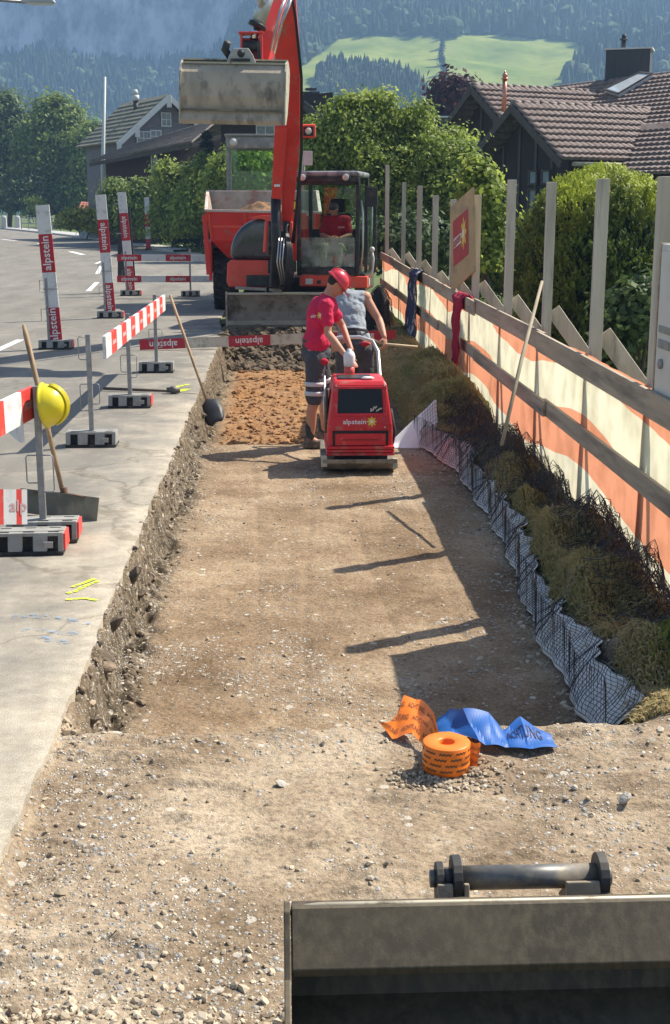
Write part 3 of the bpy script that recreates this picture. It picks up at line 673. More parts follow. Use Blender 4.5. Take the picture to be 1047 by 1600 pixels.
board('panel', (0, 0, .0), (0, 0, 2.58), (1, 0, 0), .24, .05, [(.55, 1), (.6, 0), (.62, 1), (.85, 0)], None, parent=t)
MB().bb(-.16, .16, -.1, .1, 0, .06).build('foot_block', RUB, t, bevel=.01, local=True)
# ---- near stands and their boards
S1 = Vector((-1.56, 8.12, 0)); S2 = Vector((-1.73, 11.50, 0)); S3 = Vector((-1.65, 13.80, 0)); S4 = Vector((-1.65, 16.80, 0))
stand(S1, .04, 'nearest barrier stand on two foot blocks with orange ends, carrying the yellow helmet', ends=(1,), double=True)
stand(S2, 0, 'barrier stand with one plain grey foot block in front of the long striped board', ends=None, side=-1)
stand(S3, 0, 'barrier stand in the middle of the long striped board, orange end beside the pickaxe', ends=(1,), side=1)
stand(S4, 0, 'barrier stand at the far end of the long striped board, behind the pickaxe', side=1)
segs = []
for i in range(15): segs.append((.34, i % 2))
board('barrier_board', S2+Vector((.14, .02, .88)), S4+Vector((.11, .15, .89)), (0, 0, 1), .2, .03, segs, 'long red and white striped board along the road edge on three stands',
      texts=[((i+.5)/15, 'STOP' if 0 else 'alpstein', .05, False, (-1, 1)) for i in range(1, 15, 2)], mats=[WHP, RDR, LETW])
board('barrier_board', at(-70, 690, 6.9), at(50, 628, 8.15), (0, 0, 1), .2, .03, [(.3, 1), (.34, 0), (.3, 1), (.4, 0), (.3, 1)], 'red and white striped board clamped to the nearest stand, running out of the frame', texts=[(.92, 'stein', .07, False, (-1, 1))], mats=[WHP, RDR, LETF])
board('barrier_board', gnd(-60, 700)+Vector((0, .2, .55)), at(34, 672, 8.6), (0, 0, 1), .17, .03, [(1, 0)], 'white board sloping down behind the striped board at the left edge', mats=[WHP, RDR, LETW])
board('barrier_board', at(-50, 792, 7.35), at(41, 792, 7.55), (0, .25, 1), .21, .03, [(.5, 0), (.3, 1), (.3, 0), (.13, 1), (.13, 0)], 'short end of a striped board lying on the nearest foot blocks', texts=[(.84, 'alp', .07, False, (-1, 1))], mats=[WHP, RDR, LETF])
# long crimson and white board lying across the trench
A = Vector((-2.15, 19.4, .085)); B = Vector((1.75, 19.9, .17))
board('barrier_board', A, B, (0, .12, 1), .155, .035, [(.66, 1), (.64, 0), (.62, 1), (.9, 0), (1.0, 1)], 'long crimson and white board lying across the trench in front of the dozer blade',
      texts=[(.09, 'alpstein', .10, True, (-1, 1)), (.42, 'alpstein', .10, True, (-1, 1)), (.86, 'alpstein', .10, True, (-1, 1))], mats=[mat('yellowed_white_board', (.58, .53, .42), .6, var=.1, dirt=(.36, .32, .24), dscale=9), RDB, LETW])
# pair of far rails on one stand
fs = gnd(298, 463); stand(fs, 0, 'far barrier stand holding the two horizontal rails beside the dumper', h=1.12, loops=False)
far_segs = [(1.5, 1), (1.65, 0), (1.65, 1), (1.9, 0)]
for z, w in ((.96, 'upper'), (.50, 'lower')):
    board('barrier_board', at(183, 403 if z > .9 else 436, 30.9), at(336, 403 if z > .9 else 436, 30.9), (0, 0, 1), .15 if z > .9 else .15, .03, [(.95, 1), (.95, 0), (.98, 1), (.95, 0)], w+' of the two far horizontal crimson and white rails', texts=[(.125, 'alpstein', .09, False, (-1, 1)), (.62, 'alpstein', .09, False, (-1, 1))], group='two far horizontal rails')
# ---- dark back of a road sign on a pole behind the beacons
t = thing('road_sign', 'tall dark back of a road sign on a pale pole between the two straight beacons', 'road sign', gnd(193, 458))
Y = gnd(193, 458).y; mb = MB(); mb.tube([gnd(199, 458), at(188, 318, Y)], .03, 8); mb.tube([at(179, 318, Y), at(197, 318, Y)], .02, 6); mb.tube([at(181, 365, Y), at(197, 365, Y)], .02, 6); mb.build('pole', GALV, t)
mb = MB(); q = [at(184, 325, Y+.3), at(203, 325, Y+.3), at(212, 440, Y+.3), at(184, 440, Y+.3)]; dn = Vector((0, .04, 0)); mb.add(q+[p+dn for p in q], [(3, 2, 1, 0), (4, 5, 6, 7), (0, 1, 5, 4), (1, 2, 6, 5), (2, 3, 7, 6), (3, 0, 4, 7)]); mb.build('panel', mat('dark_sign_back', (.035, .037, .04), .6), t)
# ---- yellow helmet hanging on the near post
hp = at(83, 632, 8.06); t = thing('hard_hat', 'yellow hard hat hanging on the nearest barrier post', 'hard hat', hp)
Mh = Matrix.Rotation(R(82), 3, 'Y')@Matrix.Rotation(R(8), 3, 'X')
YH = mat('yellow_plastic', (.72, .60, .02), .35, var=.05, dirt=(.45, .38, .10), dscale=9, dlo=.58, dhi=.8, coat=.2)
prof = [(.132*math.sin(a)*(1 if a < 1.3 else 1.03), .135*math.cos(a)-.045) for a in [i*math.pi/2/10 for i in range(11)]]
mb = MB(); mb.lathe(prof+[(.150, -.052), (.128, -.048)]+[(r*.93, z*.93-.004) for r, z in prof[::-1]], hp, 28, Mh)
mb.m = 0
for s in (-.5, 0, .5):
    P = [hp+Mh@Vector((.137*math.sin(a), s*.05, .140*math.cos(a)-.045)) for a in [-1.2+.2*i for i in range(13)]]; mb.tube(P, .007, 6)
mb.build('shell', YH, t)
mb = MB(); P = [hp+Mh@Vector((.105*math.cos(a), .105*math.sin(a), -.055)) for a in np.linspace(0, 2*math.pi, 20)[:-1]]; mb.tube(P, .013, 6, closed=True)
for a in range(0, 360, 60): mb.tube([hp+Mh@Vector((.105*math.cos(R(a)), .105*math.sin(R(a)), -.055)), hp+Mh@Vector((0, 0, .05))], .008, 5)
mb.build('harness', BLK, t)
# ================================================================== HAND TOOLS
# asphalt rake leaning at the near stand
a = at(37, 508, 9.3); b = Vector((-1.53, 8.78, .10))
t = thing('scraper', 'wooden handled scraper with a wide steel blade leaning on the nearest stand', 'scraper', (-1.5, 8.8, 0))
mb = MB(); mb.tube([a, a.lerp(b, .06), a.lerp(b, .5), b], [.012, .021, .019, .017], 8); mb.build('handle', HANDLE, t)
p0 = gnd(62, 793); p1 = gnd(149, 822); p0.y = 8.86; p1.y = 8.62; p0.x = -1.86; dB = (p1-p0).normalized()
mb = MB(); q = (p0+p1)/2; mb.bar(p0+Vector((0, 0, .095)), p1+Vector((0, 0, .075)), .008, .17, up=(0, .25, 1)); mb.build('blade', mat('dull_steel_blade', (.16, .145, .11), .6, metal=.3, var=.3, dirt=(.28, .24, .17)), t, bevel=.002)
mb = MB(); RU = mat('rusty_iron', (.13, .060, .035), .8, var=.3)
mb.tube([b+Vector((0, 0, .10)), b+Vector((0, 0, -.03))], .022, 8); mb.bar(b+Vector((0, 0, .06)), q+dB*.2+Vector((0, 0, .16)), .02, .008); mb.bar(b+Vector((0, 0, .06)), q-dB*.2+Vector((0, 0, .16)), .02, .008); mb.build('socket', RU, t)
# shovel in the trench
a = at(266, 462, 15.6); b = Vector((-.885, 14.7, -.06)); c = gnd(338, 660, -.28)
t = thing('shovel', 'long handled shovel leaning on the trench edge with its black blade in the rubble', 'shovel', b)
mb = MB(); mb.tube([a, a.lerp(b, .33), a.lerp(b, .66), b], [.017, .018, .018, .016], 8); mb.build('handle', HANDLE, t)
d = (c-b).normalized(); s = d.cross(Vector((0, 1, 0))).normalized(); nn = s.cross(d); V = []; N = 7
for i, (u, w) in enumerate(((0, .05), (.12, .115), (.5, .125), (.85, .11), (1, .06))):
    for j in range(N):
        k = (j/(N-1)-.5)*2; V.append(b+(c-b)*u+s*k*w+nn*(.035*k*k))
F = [(i*N+j, i*N+j+1, (i+1)*N+j+1, (i+1)*N+j) for i in range(4) for j in range(N-1)]
mb = MB(); mb.add(V, F); o = mb.build('blade', mat('shovel_steel', (.05, .052, .055), .5, metal=.4, var=.3), t, smooth=True); m = o.modifiers.new('solid', 'SOLIDIFY'); m.thickness = .004
# pickaxe / sledge behind stand three
a = gnd(160, 613); b = gnd(272, 615); a.z = b.z = .03
t = thing('sledgehammer', 'sledgehammer lying on the asphalt behind the middle barrier stand', 'sledgehammer', b)
mb = MB(); mb.tube([a+Vector((0, .12, 0)), b], [.017, .014], 8); mb.build('handle', mat('dark_handle', (.10, .07, .05), .7), t)
mb = MB(); h0 = b+Vector((-.05, 0, .012)); mb.tube([h0+Vector((-.035, 0, 0)), h0+Vector((.01, 0, 0)), h0+Vector((.012, 0, 0)), h0+Vector((.075, 0, 0)), h0+Vector((.08, 0, 0)), h0+Vector((.12, 0, 0))], [.03, .033, .045, .045, .035, .032], 10); mb.build('head', mat('hammer_steel', (.14, .13, .115), .6, metal=.4), t)
# rake handle leaning on the fence
a = at(849, 438, 9.9); b = at(783, 695, 9.4); b.z = .10; b = Vector((1.56, 9.3, .14)); a = Vector((2.22, 11.2, 1.58))
a = at(847, 440, 10.9); b = at(784, 695, 9.35)
t = thing('wooden_pole', 'thin wooden tool pole leaning from the netted bank against the fence rails', 'pole', b)
mb = MB(); mb.tube([a, a.lerp(b, .5)+Vector((-.01, 0, 0)), b], [.013, .016, .015], 8); mb.build('handle', mat('grey_brown_handle', (.30, .25, .17), .8, var=.2), t)
# ================================================================== FENCE
FX = 2.27
def canvas():
    m = bpy.data.materials.new('orange_cream_canvas'); m.use_nodes = True; n = m.node_tree.nodes; l = m.node_tree.links; b = n['Principled BSDF']
    tc = n.new('ShaderNodeTexCoord'); sp = n.new('ShaderNodeSeparateXYZ'); l.new(tc.outputs['Object'], sp.inputs[0])
    no = n.new('ShaderNodeTexNoise'); no.inputs['Scale'].default_value = .55; mp = n.new('ShaderNodeMapping'); mp.inputs['Scale'].default_value = (0, 1, .12); l.new(tc.outputs['Object'], mp.inputs[0]); l.new(mp.outputs[0], no.inputs['Vector']); no.inputs['Detail'].default_value = 1
    def ma(op, a, c, k=None):
        x = n.new('ShaderNodeMath'); x.operation = op
        for i, v in enumerate((a, c, k)):
            if v is None: continue
            if isinstance(v, (int, float)): x.inputs[i].default_value = v
            else: l.new(v, x.inputs[i])
        return x.outputs[0]
    sn = ma('SINE', ma('MULTIPLY_ADD', sp.outputs[1], 1.15, 10.45), 0)
    z = ma('ADD', ma('MULTIPLY_ADD', sn, .085, sp.outputs[2]), ma('MULTIPLY_ADD', no.outputs[0], .22, -.11))
    rp = n.new('ShaderNodeValToRGB'); e = rp.color_ramp.elements; rp.color_ramp.interpolation = 'CONSTANT'
    O_ = (.86, .36, .21, 1); C_ = (.88, .82, .62, 1); e[0].color = C_; e[0].position = 0; e[1].position = .07; e[1].color = O_
    q = e.new(.46); q.color = C_; q = e.new(.82); q.color = O_
    l.new(z, rp.inputs[0])
    n2 = n.new('ShaderNodeTexNoise'); n2.inputs['Scale'].default_value = 3.0; n2.inputs['Detail'].default_value = 7; l.new(tc.outputs['Object'], n2.inputs['Vector'])
    r2 = n.new('ShaderNodeValToRGB'); r2.color_ramp.elements[0].color = (.62, .60, .55, 1); r2.color_ramp.elements[0].position = .30; r2.color_ramp.elements[1].color = (1, 1, 1, 1); r2.color_ramp.elements[1].position = .55; l.new(n2.outputs[0], r2.inputs[0])
    mx = n.new('ShaderNodeMix'); mx.data_type = 'RGBA'; mx.blend_type = 'MULTIPLY'; mx.inputs[0].default_value = .8; l.new(rp.outputs[0], mx.inputs[6]); l.new(r2.outputs[0], mx.inputs[7])
    l.new(mx.outputs[2], b.inputs['Base Color']); b.inputs['Roughness'].default_value = .6
    t = n.new('ShaderNodeBsdfTranslucent'); l.new(mx.outputs[2], t.inputs[0]); ms = n.new('ShaderNodeMixShader'); ms.inputs[0].default_value = .62; l.new(b.outputs[0], ms.inputs[1]); l.new(t.outputs[0], ms.inputs[2]); l.new(ms.outputs[0], n['Material Output'].inputs[0]); return m
fence = thing('fence', 'site fence of grey timber posts and rails backed with orange and cream canvas', 'fence', (FX, 9, 0))
PY = [6.1, 7.93, 9.54, 11.37, 13.39, 15.65, 17.8, 19.91, 22.26, 25.2, 29.07]; PT = [2.3, 2.28, 2.30, 2.31, 2.37, 2.24, 2.2, 2.27, 2.45, 2.56, 3.0]
for i, (y, zt) in enumerate(zip(PY, PT)):
    w = .105 if i % 3 else .095; lx = random.uniform(-.015, .015)
    mb = MB(); mb.bar((FX+.072, y, -.6), (FX+.072+lx, y+random.uniform(-.02, .02), zt), w*.75, w, up=(0, 1, 0)); mb.build('post', WOODG, fence, bevel=.004)
    z1 = .96+random.uniform(-.05, .1); mb = MB(); mb.bar((FX+.14, y+.06, z1+.18), (FX+1.05, y+.09-.25, -.05), .035, .13, up=(0, 0, 1)); mb.build('brace', WOODG, fence, bevel=.003)
def rail(y0, y1, z0, z1, h, x, zo=0): mb = MB(); mb.bar((x, y0, z0), (x, y1, z1), .028, h); mb.build('rail', WOODH, fence, bevel=.003)
yy = [5.8, 6.95, 11.0, 14.9, 18.6, 22.3, 25.6, 29.3]
for i in range(len(yy)-1):
    za = .95-.02*(i % 2)+.012*i; zb = .95+.012*(i+1); rail(yy[i]-.12, yy[i+1]+.05, za, zb, .165, FX-.036-.03*(i % 2))
    rail(max(5.75, yy[i]-.35), yy[i+1]-.2, .42+.01*i-.012*(i % 2), .43+.01*i, .135, FX-.036-.03*((i+1) % 2))
def cz(X, Y):
    xx = FX+.0*X+.012*np.sin(Y*3.1+X*2)+.020*(fbm(Y*1.7, X*3, 3, 33)-.5)+.01*np.sin(Y*17+fbm(Y*3, X*2, 2, 8)*6)*np.abs(X-.5)
    return xx, Y, -.32+1.33*X+.015*Y/10+.012*np.sin(Y*2.2)
o = gridmesh('canvas', np.linspace(0, 1, 22), np.arange(5.75, 29.3, .05), cz, canvas(), parent=fence)
# ---- sign panel fixed on the fence
PLY = mat('plywood', (.50, .34, .17), .7, var=.12, scale=5, dirt=(.34, .25, .15), dscale=4, stretch=(1, .3, 1))
t = thing('site_sign', 'tilted plywood panel with a crimson sign and yellow flower on the fence', 'sign', at(722, 440, 16))
q = [at(705, 455, 16.9), at(741, 424, 15.3), at(739, 292, 15.3), at(703, 324, 16.9)]
nrm = (q[1]-q[0]).cross(q[3]-q[0]).normalized(); 
if nrm.x > 0: nrm = -nrm
mb = MB(); mb.add(q+[p-nrm*.02 for p in q], [(0, 1, 2, 3), (7, 6, 5, 4), (0, 4, 5, 1), (1, 5, 6, 2), (2, 6, 7, 3), (3, 7, 4, 0)]); mb.build('panel', PLY, t)
def bil(u, v, o=0): return (q[0]*(1-u)+q[1]*u)*(1-v)+(q[3]*(1-u)+q[2]*u)*v+nrm*o
mb = MB(); mb.add([bil(.14, .26, .004), bil(.80, .26, .004), bil(.80, .80, .004), bil(.14, .80, .004)], [(0, 1, 2, 3)])
ux = (q[1]-q[0]).normalized(); vx = (q[3]-q[0]).normalized()
mb.m = 1; mb.add([bil(.17, .47, .006), bil(.50, .47, .006), bil(.50, .585, .006), bil(.17, .585, .006)], [(0, 1, 2, 3)])
mb.m = 3; mb.text('alpstein', bil(.335, .53, 0), ux, vx, .12, off=.011, width=.5)
mb.flower(bil(.62, .55, .004), ux, vx, .20, 2, 1, off=.004)
mb.build('notice', [RDB, LETW, YFL, RDB], t)
# ---- white cabinet panel at the right edge
t = thing('electric_cabinet', 'white distribution box hung on the fence post at the right edge', 'electric cabinet', (2.2, 7.35, .9))
mb = MB(); mb.bb(2.24, 2.29, 6.15, 7.62, .985, 1.89); mb.build('housing', mat('cream_enamel', (.62, .60, .54), .45, var=.05, dirt=(.42, .38, .30), dscale=5, dlo=.56, dhi=.8), t, bevel=.006)
mb = MB(); mb.bb(2.231, 2.239, 6.9, 7.59, 1.02, 1.85); mb.build('door', mat('cream_enamel', (.6, .6, .5)), t, bevel=.004)
mb = MB(); mb.bb(2.224, 2.23, 7.28, 7.54, 1.38, 1.42); mb.bb(2.224, 2.23, 7.32, 7.54, 1.29, 1.34); mb.cyl((2.214, 7.46, 1.2), (2.23, 7.46, 1.2), .03, 10); mb.build('lock', LGREY, t)
mb = MB(); mb.bb(2.225, 2.30, 6.15, 7.64, .96, .984); mb.bb(2.235, 2.29, 7.622, 7.645, .96, 1.895); mb.build('frame', WOODH, t)
# ---- cloths hanging on the top rail
def cloth(name, label, cat, m, pts, w, y0, wav=.03, seedk=3, layers=1):
    V = []; N = 14; Mr = len(pts)
    P = []
    for i in range(len(pts)-1):
        for k in range(6): P.append([pts[i][j]+(pts[i+1][j]-pts[i][j])*k/6 for j in range(3)])
    P.append(list(pts[-1]))
    for i, (x, z, ww) in enumerate(P):
        for j in range(N):
            k = j/(N-1)-.5; V.append(Vector((x-wav*(.5+.5*math.sin(j*1.9+i*.13+seedk))-.01*math.sin(i*.8+j), y0+k*w*ww+.02*math.sin(i*.5+seedk), z)))
    F = [(i*N+j, i*N+j+1, (i+1)*N+j+1, (i+1)*N+j) for i in range(len(P)-1) for j in range(N-1)]
    mb = MB(); mb.add(V, F); o = mb.build(name, m, smooth=True); s = o.modifiers.new('solid', 'SOLIDIFY'); s.thickness = .006; return tag(o, label, cat)
cloth('red_cloth', 'crimson work trousers hung over the top rail of the fence', 'trousers', mat('crimson_cloth', (.36, .012, .045), .9, var=.2, scale=9), [(FX+.05, 1.03, 1.3), (FX-.04, 1.08, 1.25), (FX-.12, 1.02, 1.0), (FX-.125, .8, .85), (FX-.12, .55, .75), (FX-.12, .3, .7), (FX-.12, .16, .62)], .62, at(728, 470, 15.0).y+.75, .05)
NAVY = mat('navy_cloth', (.035, .04, .085), .9, var=.3, dirt=(.42, .42, .42), dscale=4, dlo=.55, dhi=.6)
cloth('jacket', 'navy blue jacket with pale reflective patches hung over the fence rail', 'jacket', NAVY, [(FX+.06, 1.06, .8), (FX-.05, 1.12, .8), (FX-.12, 1.05, 1.0), (FX-.13, .8, .95), (FX-.13, .45, 1.15), (FX-.16, .1, 1.35), (FX-.17, -.02, 1.35)], 1.15, 21.0, .06, 5)
# ================================================================== NEAR BUCKET
t = thing('bucket', 'wide muddy ditching bucket lying in the foreground with its black pin ears', 'excavator bucket', (.9, 3.0, 0))
MUD = mat('muddy_steel', (.075, .060, .038), .6, metal=.1, var=.25, scale=5, dirt=(.125, .098, .060), dscale=34, dlo=.42, dhi=.66, bump=.06, bscale=260, stretch=(1, 1, .25))
x0 = at(447, 1425, 2.93).x; x1 = x0+1.75
def shell(poly, th, mbx, xa, xb):
    k = len(poly); P = []
    for i, (y, z) in enumerate(poly):
        a = poly[max(0, i-1)]; b = poly[min(k-1, i+1)]; d = Vector((b[0]-a[0], b[1]-a[1])).normalized(); P.append((y-d.y*th, z+d.x*th))
    mbx.px(list(poly)+P[::-1], xa, xb)
zt = at(600, 1418, 2.97).z
mb = MB(); shell([(2.985, zt+.004), (2.955, zt+.006), (2.86, zt-.105), (2.868, zt-.117)], -.012, mb, x0+.014, x1); mb.build('top_band', MUD, t, bevel=.003)
mb = MB(); mb.tube([(x0+.012, 2.968, zt-.012), (x0+.03, 2.968, zt+.006), (x0+.09, 2.968, zt+.011), (x1, 2.968, zt+.011)], .0085, 8); mb.build('rim', mat('pale_rim', (.42, .37, .28), .5, metal=.2, var=.3, dirt=(.18, .15, .1), dscale=12), t)  # rim and lower band edge are paler than the shell
mb = MB(); mb.tube([(x0+.014, 2.868, zt-.113), (x1, 2.868, zt-.113)], .006, 6); mb.build('band_edge', mat('pale_rim', (.42, .37, .28), .5), t)
mb = MB(); shell([(2.975, zt-.003), (3.03, zt-.14), (3.045, .16), (3.0, .07), (2.9, .025), (2.7, .012), (2.3, .01)], .014, mb, x0+.012, x1); mb.build('back_shell', MUD, t)
mb = MB(); mb.px([(2.99, zt+.012), (2.94, zt+.012), (2.835, zt-.115), (2.70, .18), (2.32, .02), (2.9, .004), (3.04, .05), (3.07, .16), (3.05, zt-.12)], x0-.006, x0+.0105); mb.build('side_plate', MUD, t, bevel=.003)
mb = MB(); mb.px([(2.99, zt+.012), (2.94, zt+.012), (2.835, zt-.115), (2.70, .18), (2.32, .02), (2.9, .004), (3.04, .05), (3.07, .16), (3.05, zt-.12)], x1, x1+.016); mb.build('side_plate', MUD, t, bevel=.003)
mb = MB(); mb.bb(x0+.02, x1, 2.28, 2.40, .008, .03); mb.build('cutting_edge', MUD, t)
for px in (716, 950):
    X = at(px, 1440, 2.93).x; mb = MB(); mb.px([(2.93, zt-.035), (2.905, zt-.06), (2.852, zt-.105), (2.92, zt-.02)], X-.006, X+.006); mb.build('gusset', MUD, t)
ze = at(712, 1372, 3.13).z; yE = 3.13
def ear(xa, xb, r, name='ear'):
    P = [(yE+r*math.cos(a), ze+r*math.sin(a)) for a in np.linspace(-.3, math.pi+.3, 12)]+[(yE-.16, zt-.09), (yE+.0, zt-.12)]
    mb = MB(); mb.px(P, xa, xb); return mb.build(name, DRK, t, bevel=.002)
xa = at(712, 1372, yE).x; xb_ = at(938, 1372, yE).x
ear(xa-.012, xa+.013, .062); ear(xa-.055, xa-.035, .045); ear(xb_-.013, xb_+.013, .062)
mb = MB(); mb.cyl((xa+.013, yE, ze), (xb_-.013, yE, ze), .033, 20); mb.cyl((xb_+.013, yE, ze), (xb_+.026, yE, ze), .028, 14); mb.cyl((xa-.034, yE, ze), (xa-.012, yE, ze), .026, 14); mb.cyl((xa-.07, yE, ze), (xa-.055, yE, ze), .024, 14); mb.build('pin', mat('oily_black_pin', (.13, .13, .125), .45, metal=.2, var=.3, dirt=(.30, .25, .18), dscale=14, dlo=.44, dhi=.66), t)
mb = MB(); mb.cyl((xa+.013, yE+.14, zt-.09), (xb_-.013, yE+.14, zt-.09), .022, 14); mb.build('rear_pin', DRK, t)
PL_ = mat('pale_lug', (.34, .28, .20), .75, var=.3, scale=12, dirt=(.07, .065, .055), dscale=12)  # front plates of the lugs, paler than the bucket shell
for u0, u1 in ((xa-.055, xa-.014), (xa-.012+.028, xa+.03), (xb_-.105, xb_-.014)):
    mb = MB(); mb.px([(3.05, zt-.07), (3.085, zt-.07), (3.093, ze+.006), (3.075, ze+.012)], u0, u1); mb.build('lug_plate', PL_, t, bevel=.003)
for q0 in (xa+.001, xb_-.001):
    mb = MB(); mb.px([(3.0, zt-.10), (yE+.17, zt-.13), (yE+.15, zt-.06), (yE-.03, ze-.03), (3.0, zt-.008)], q0-.02, q0+.02); mb.build('lug', MUD, t)
mb = MB(); mb.px([(2.99, zt-.12), (yE+.10, zt-.12), (yE+.03, ze-.045), (2.99, zt-.02)], xb_-.09, xb_-.014); mb.build('lug_brace', MUD, t)
# ================================================================== TAPES
ORT = mat('orange_tape', (.86, .20, .015), .4, var=.05, scale=20); ORD = mat('tape_print', (.16, .07, .03), .6)
tp = gnd(697, 1196, -.055); tp.z = dz(tp.x, tp.y)+.012
RR = .094; HH = .108
t = thing('tape_roll', 'roll of orange warning tape standing on the gravel with its loose end behind it', 'tape roll', tp)
mb = MB(); mb.lathe([(.033, 0), (RR, 0), (RR, HH*.33), (RR-.001, HH*.34), (RR, HH*.36), (RR, HH), (RR-.004, HH+.003), (.036, HH+.003), (.030, HH-.002), (.030, .002)], tp, 48)
mb.m = 1
for zz in (.016, .040, .064, .088):
    for k in range(9):
        a0 = k*.698+zz*9; P = [(a0+j*.075) for j in range(8)]; vs = []
        for j, a in enumerate(P):
            r = RR+.0012; s = .004*((j % 2)*2-1)*.6
            vs += [tp+Vector((r*math.cos(a), r*math.sin(a), zz+s)), tp+Vector((r*math.cos(a), r*math.sin(a), zz+s+.008))]
        mb.add(vs, [(2*j, 2*j+2, 2*j+3, 2*j+1) for j in range(7)])
mb.build('roll', [ORT, ORD], t)
def ribbon(name, m, md, P, W, txt=None, wn=(0, 0, 1), parent=None, th=None, n=None, twist=None):
    """P centre points, W (half width vectors)"""
    V = []; N = 9; k = len(P); PP = []; WW = []
    for i in range(k-1):
        for j in range(8):
            u = j/8; u2 = u; PP.append(P[i].lerp(P[i+1], u)); WW.append(W[i].lerp(W[i+1], u2))
    PP.append(P[-1]); WW.append(W[-1])
    for i, (p, w) in enumerate(zip(PP, WW)):
        for j in range(N):
            s = j/(N-1)*2-1; V.append(p+w*s+Vector((0, 0, .008*abs(math.sin(i*.31+j*.25))+.003*math.sin(j*1.1-i*.4))))
    F = [(i*N+j, i*N+j+1, (i+1)*N+j+1, (i+1)*N+j) for i in range(len(PP)-1) for j in range(N-1)]
    mb = MB(); mb.add(V, F); mb.m = 1
    def pt(u, v):
        i = min(int(u*(len(PP)-1)), len(PP)-2); f = u*(len(PP)-1)-i; j = min(int(v*(N-1)), N-2); g = v*(N-1)-j
        a = V[i*N+j].lerp(V[(i+1)*N+j], f); b = V[i*N+j+1].lerp(V[(i+1)*N+j+1], f); q = a.lerp(b, g)
        nn = (V[(i+1)*N+j]-V[i*N+j]).cross(V[i*N+j+1]-V[i*N+j]); nn.normalize()
        if nn.z < 0: nn = -nn
        return q+nn*.0025
    if txt:
        vs, fs, w, h = text_mesh(txt[0]); u0, u1, v0, v1 = txt[1:]
        mb.add([pt(u0+(u1-u0)*x/w, v0+(v1-v0)*y/h) for x, y in vs], fs)
        if len(txt) > 5: pass
    else:
        vs, fs, w, h = text_mesh('ACHTUNG')
        for a in range(3):
            for b in range(3):
                u = .04+b*.31+.1*(a % 2); v = .12+a*.30; mb.add([pt(min(.985, u+.26*x/w), v+.13*y/h) for x, y in vs], fs)
    return mb.build(name, [m, md], parent)
def G(px, py, dz_=0.0): p = gnd(px, py, -.06); p.z = dz(p.x, p.y)+dz_; return p
ribbon('loose_end', ORT, ORD, [G(600, 1138, .02), G(622, 1135, .06), G(650, 1140, .07), G(672, 1160, .06), tp+Vector((-.02, .08, .05))], [Vector((.05, -.11, -.02))*.5, Vector((.035, .12, .05)), Vector((.03, .11, .03)), Vector((.02, .06, .05)), Vector((0, 0, .045))], parent=t)
ribbon('loose_end', ORT, ORD, [tp+Vector((.09, 0, .05)), tp+Vector((.13, .0, .045)), G(742, 1180, .03)], [Vector((0, .0, .05)), Vector((.01, .02, .04)), Vector((.02, .02, .005))], parent=t)
BLT = mat('blue_tape', (.012, .10, .36), .5, var=.06, scale=20); BLD = mat('blue_tape_print', (.008, .02, .09), .6)
o = ribbon('blue_tape', BLT, BLD, [G(678, 1137, .03), G(705, 1142, .06), G(735, 1160, .05), G(765, 1160, .05), G(790, 1162, .03), G(820, 1158, .05), G(866, 1160, .01)],
       [Vector((.03, .05, .01)), Vector((.01, .10, .01)), Vector((-.02, .10, .03)), Vector((.01, .11, .03)), Vector((.0, .07, .005)), Vector((0, .12, .02)), Vector((.0, .06, .0))], ('ACHTUNG', .68, .93, .35, .75))
tag(o, 'crumpled length of blue warning tape lying behind the orange roll', 'warning tape')
# ================================================================== EXCAVATOR
PIV = Vector((.42, 24.4, 0)); TW = Matrix.Translation(PIV)@Matrix.Rotation(R(-11), 4, 'Z')
ex = thing('excavator', 'red and black compact excavator with raised boom and a wide grey bucket', 'excavator', PIV)
def L(mb): return xf(mb, TW)
# undercarriage and dozer blade (square to the trench)
for sx in (-1, 1):
    mb = MB(); xc = .30+sx*.82; P = []
    for a in np.linspace(math.pi/2, 3*math.pi/2, 7): P.append((23.35+.27*math.cos(a), .29+.27*math.sin(a)))
    for a in np.linspace(-math.pi/2, math.pi/2, 7): P.append((25.5+.27*math.cos(a), .29+.27*math.sin(a)))
    mb.px(P, xc-.19, xc+.19)
    for k in range(22): y = 23.4+k*.1; mb.bb(xc-.2, xc+.2, y, y+.05, .555, .585)
    for k in range(6): z = .06+k*.08; mb.bb(xc-.2, xc+.2, 23.06, 23.10, z, z+.04)
    mb.build('track', RUB, ex, bevel=.01)
mb = MB(); mb.bb(-.3, .9, 23.5, 25.2, .25, .62); mb.bar((0, 22.95, .28), (.05, 23.6, .4), .12, .14); mb.bar((.7, 22.95, .28), (.65, 23.6, .4), .12, .14); mb.cyl((.42, 24.4, .55), (.42, 24.4, .74), .5, 28); mb.build('undercarriage', DRK, ex)
bx0, bx1 = -1.0, 1.62; mb = MB(); pr = [(22.86, .60), (22.90, .45), (22.91, .30), (22.86, .12), (22.80, .03)]
mb.px(pr+[(a+.035, b) for a, b in pr[::-1]], bx0+.03, bx1-.03); bl = mb.build('dozer_blade', mat('blade_steel', (.25, .215, .165), .75, metal=.1, var=.2, scale=4, dirt=(.10, .075, .05), dscale=3, dlo=.5, dhi=.62, bump=.4), ex, smooth=False)
mb = MB(); mb.bb(bx0+.03, bx1-.03, 22.835, 22.90, .60, .635); mb.build('top_lip', mat('dusty_lip', (.48, .44, .34), .7, var=.15), bl)
mb = MB(); mb.bb(bx0+.03, bx1-.9, 22.785, 22.80, .07, .15); mb.build('cutting_edge', mat('worn_edge', (.36, .33, .27), .5, metal=.3, var=.2), bl)
for x in (bx0, bx1-.03): mb = MB(); mb.px([(22.78, .0), (23.0, .0), (23.02, .60), (22.83, .66)], x, x+.03); mb.build('side_plate', STEELG, bl)
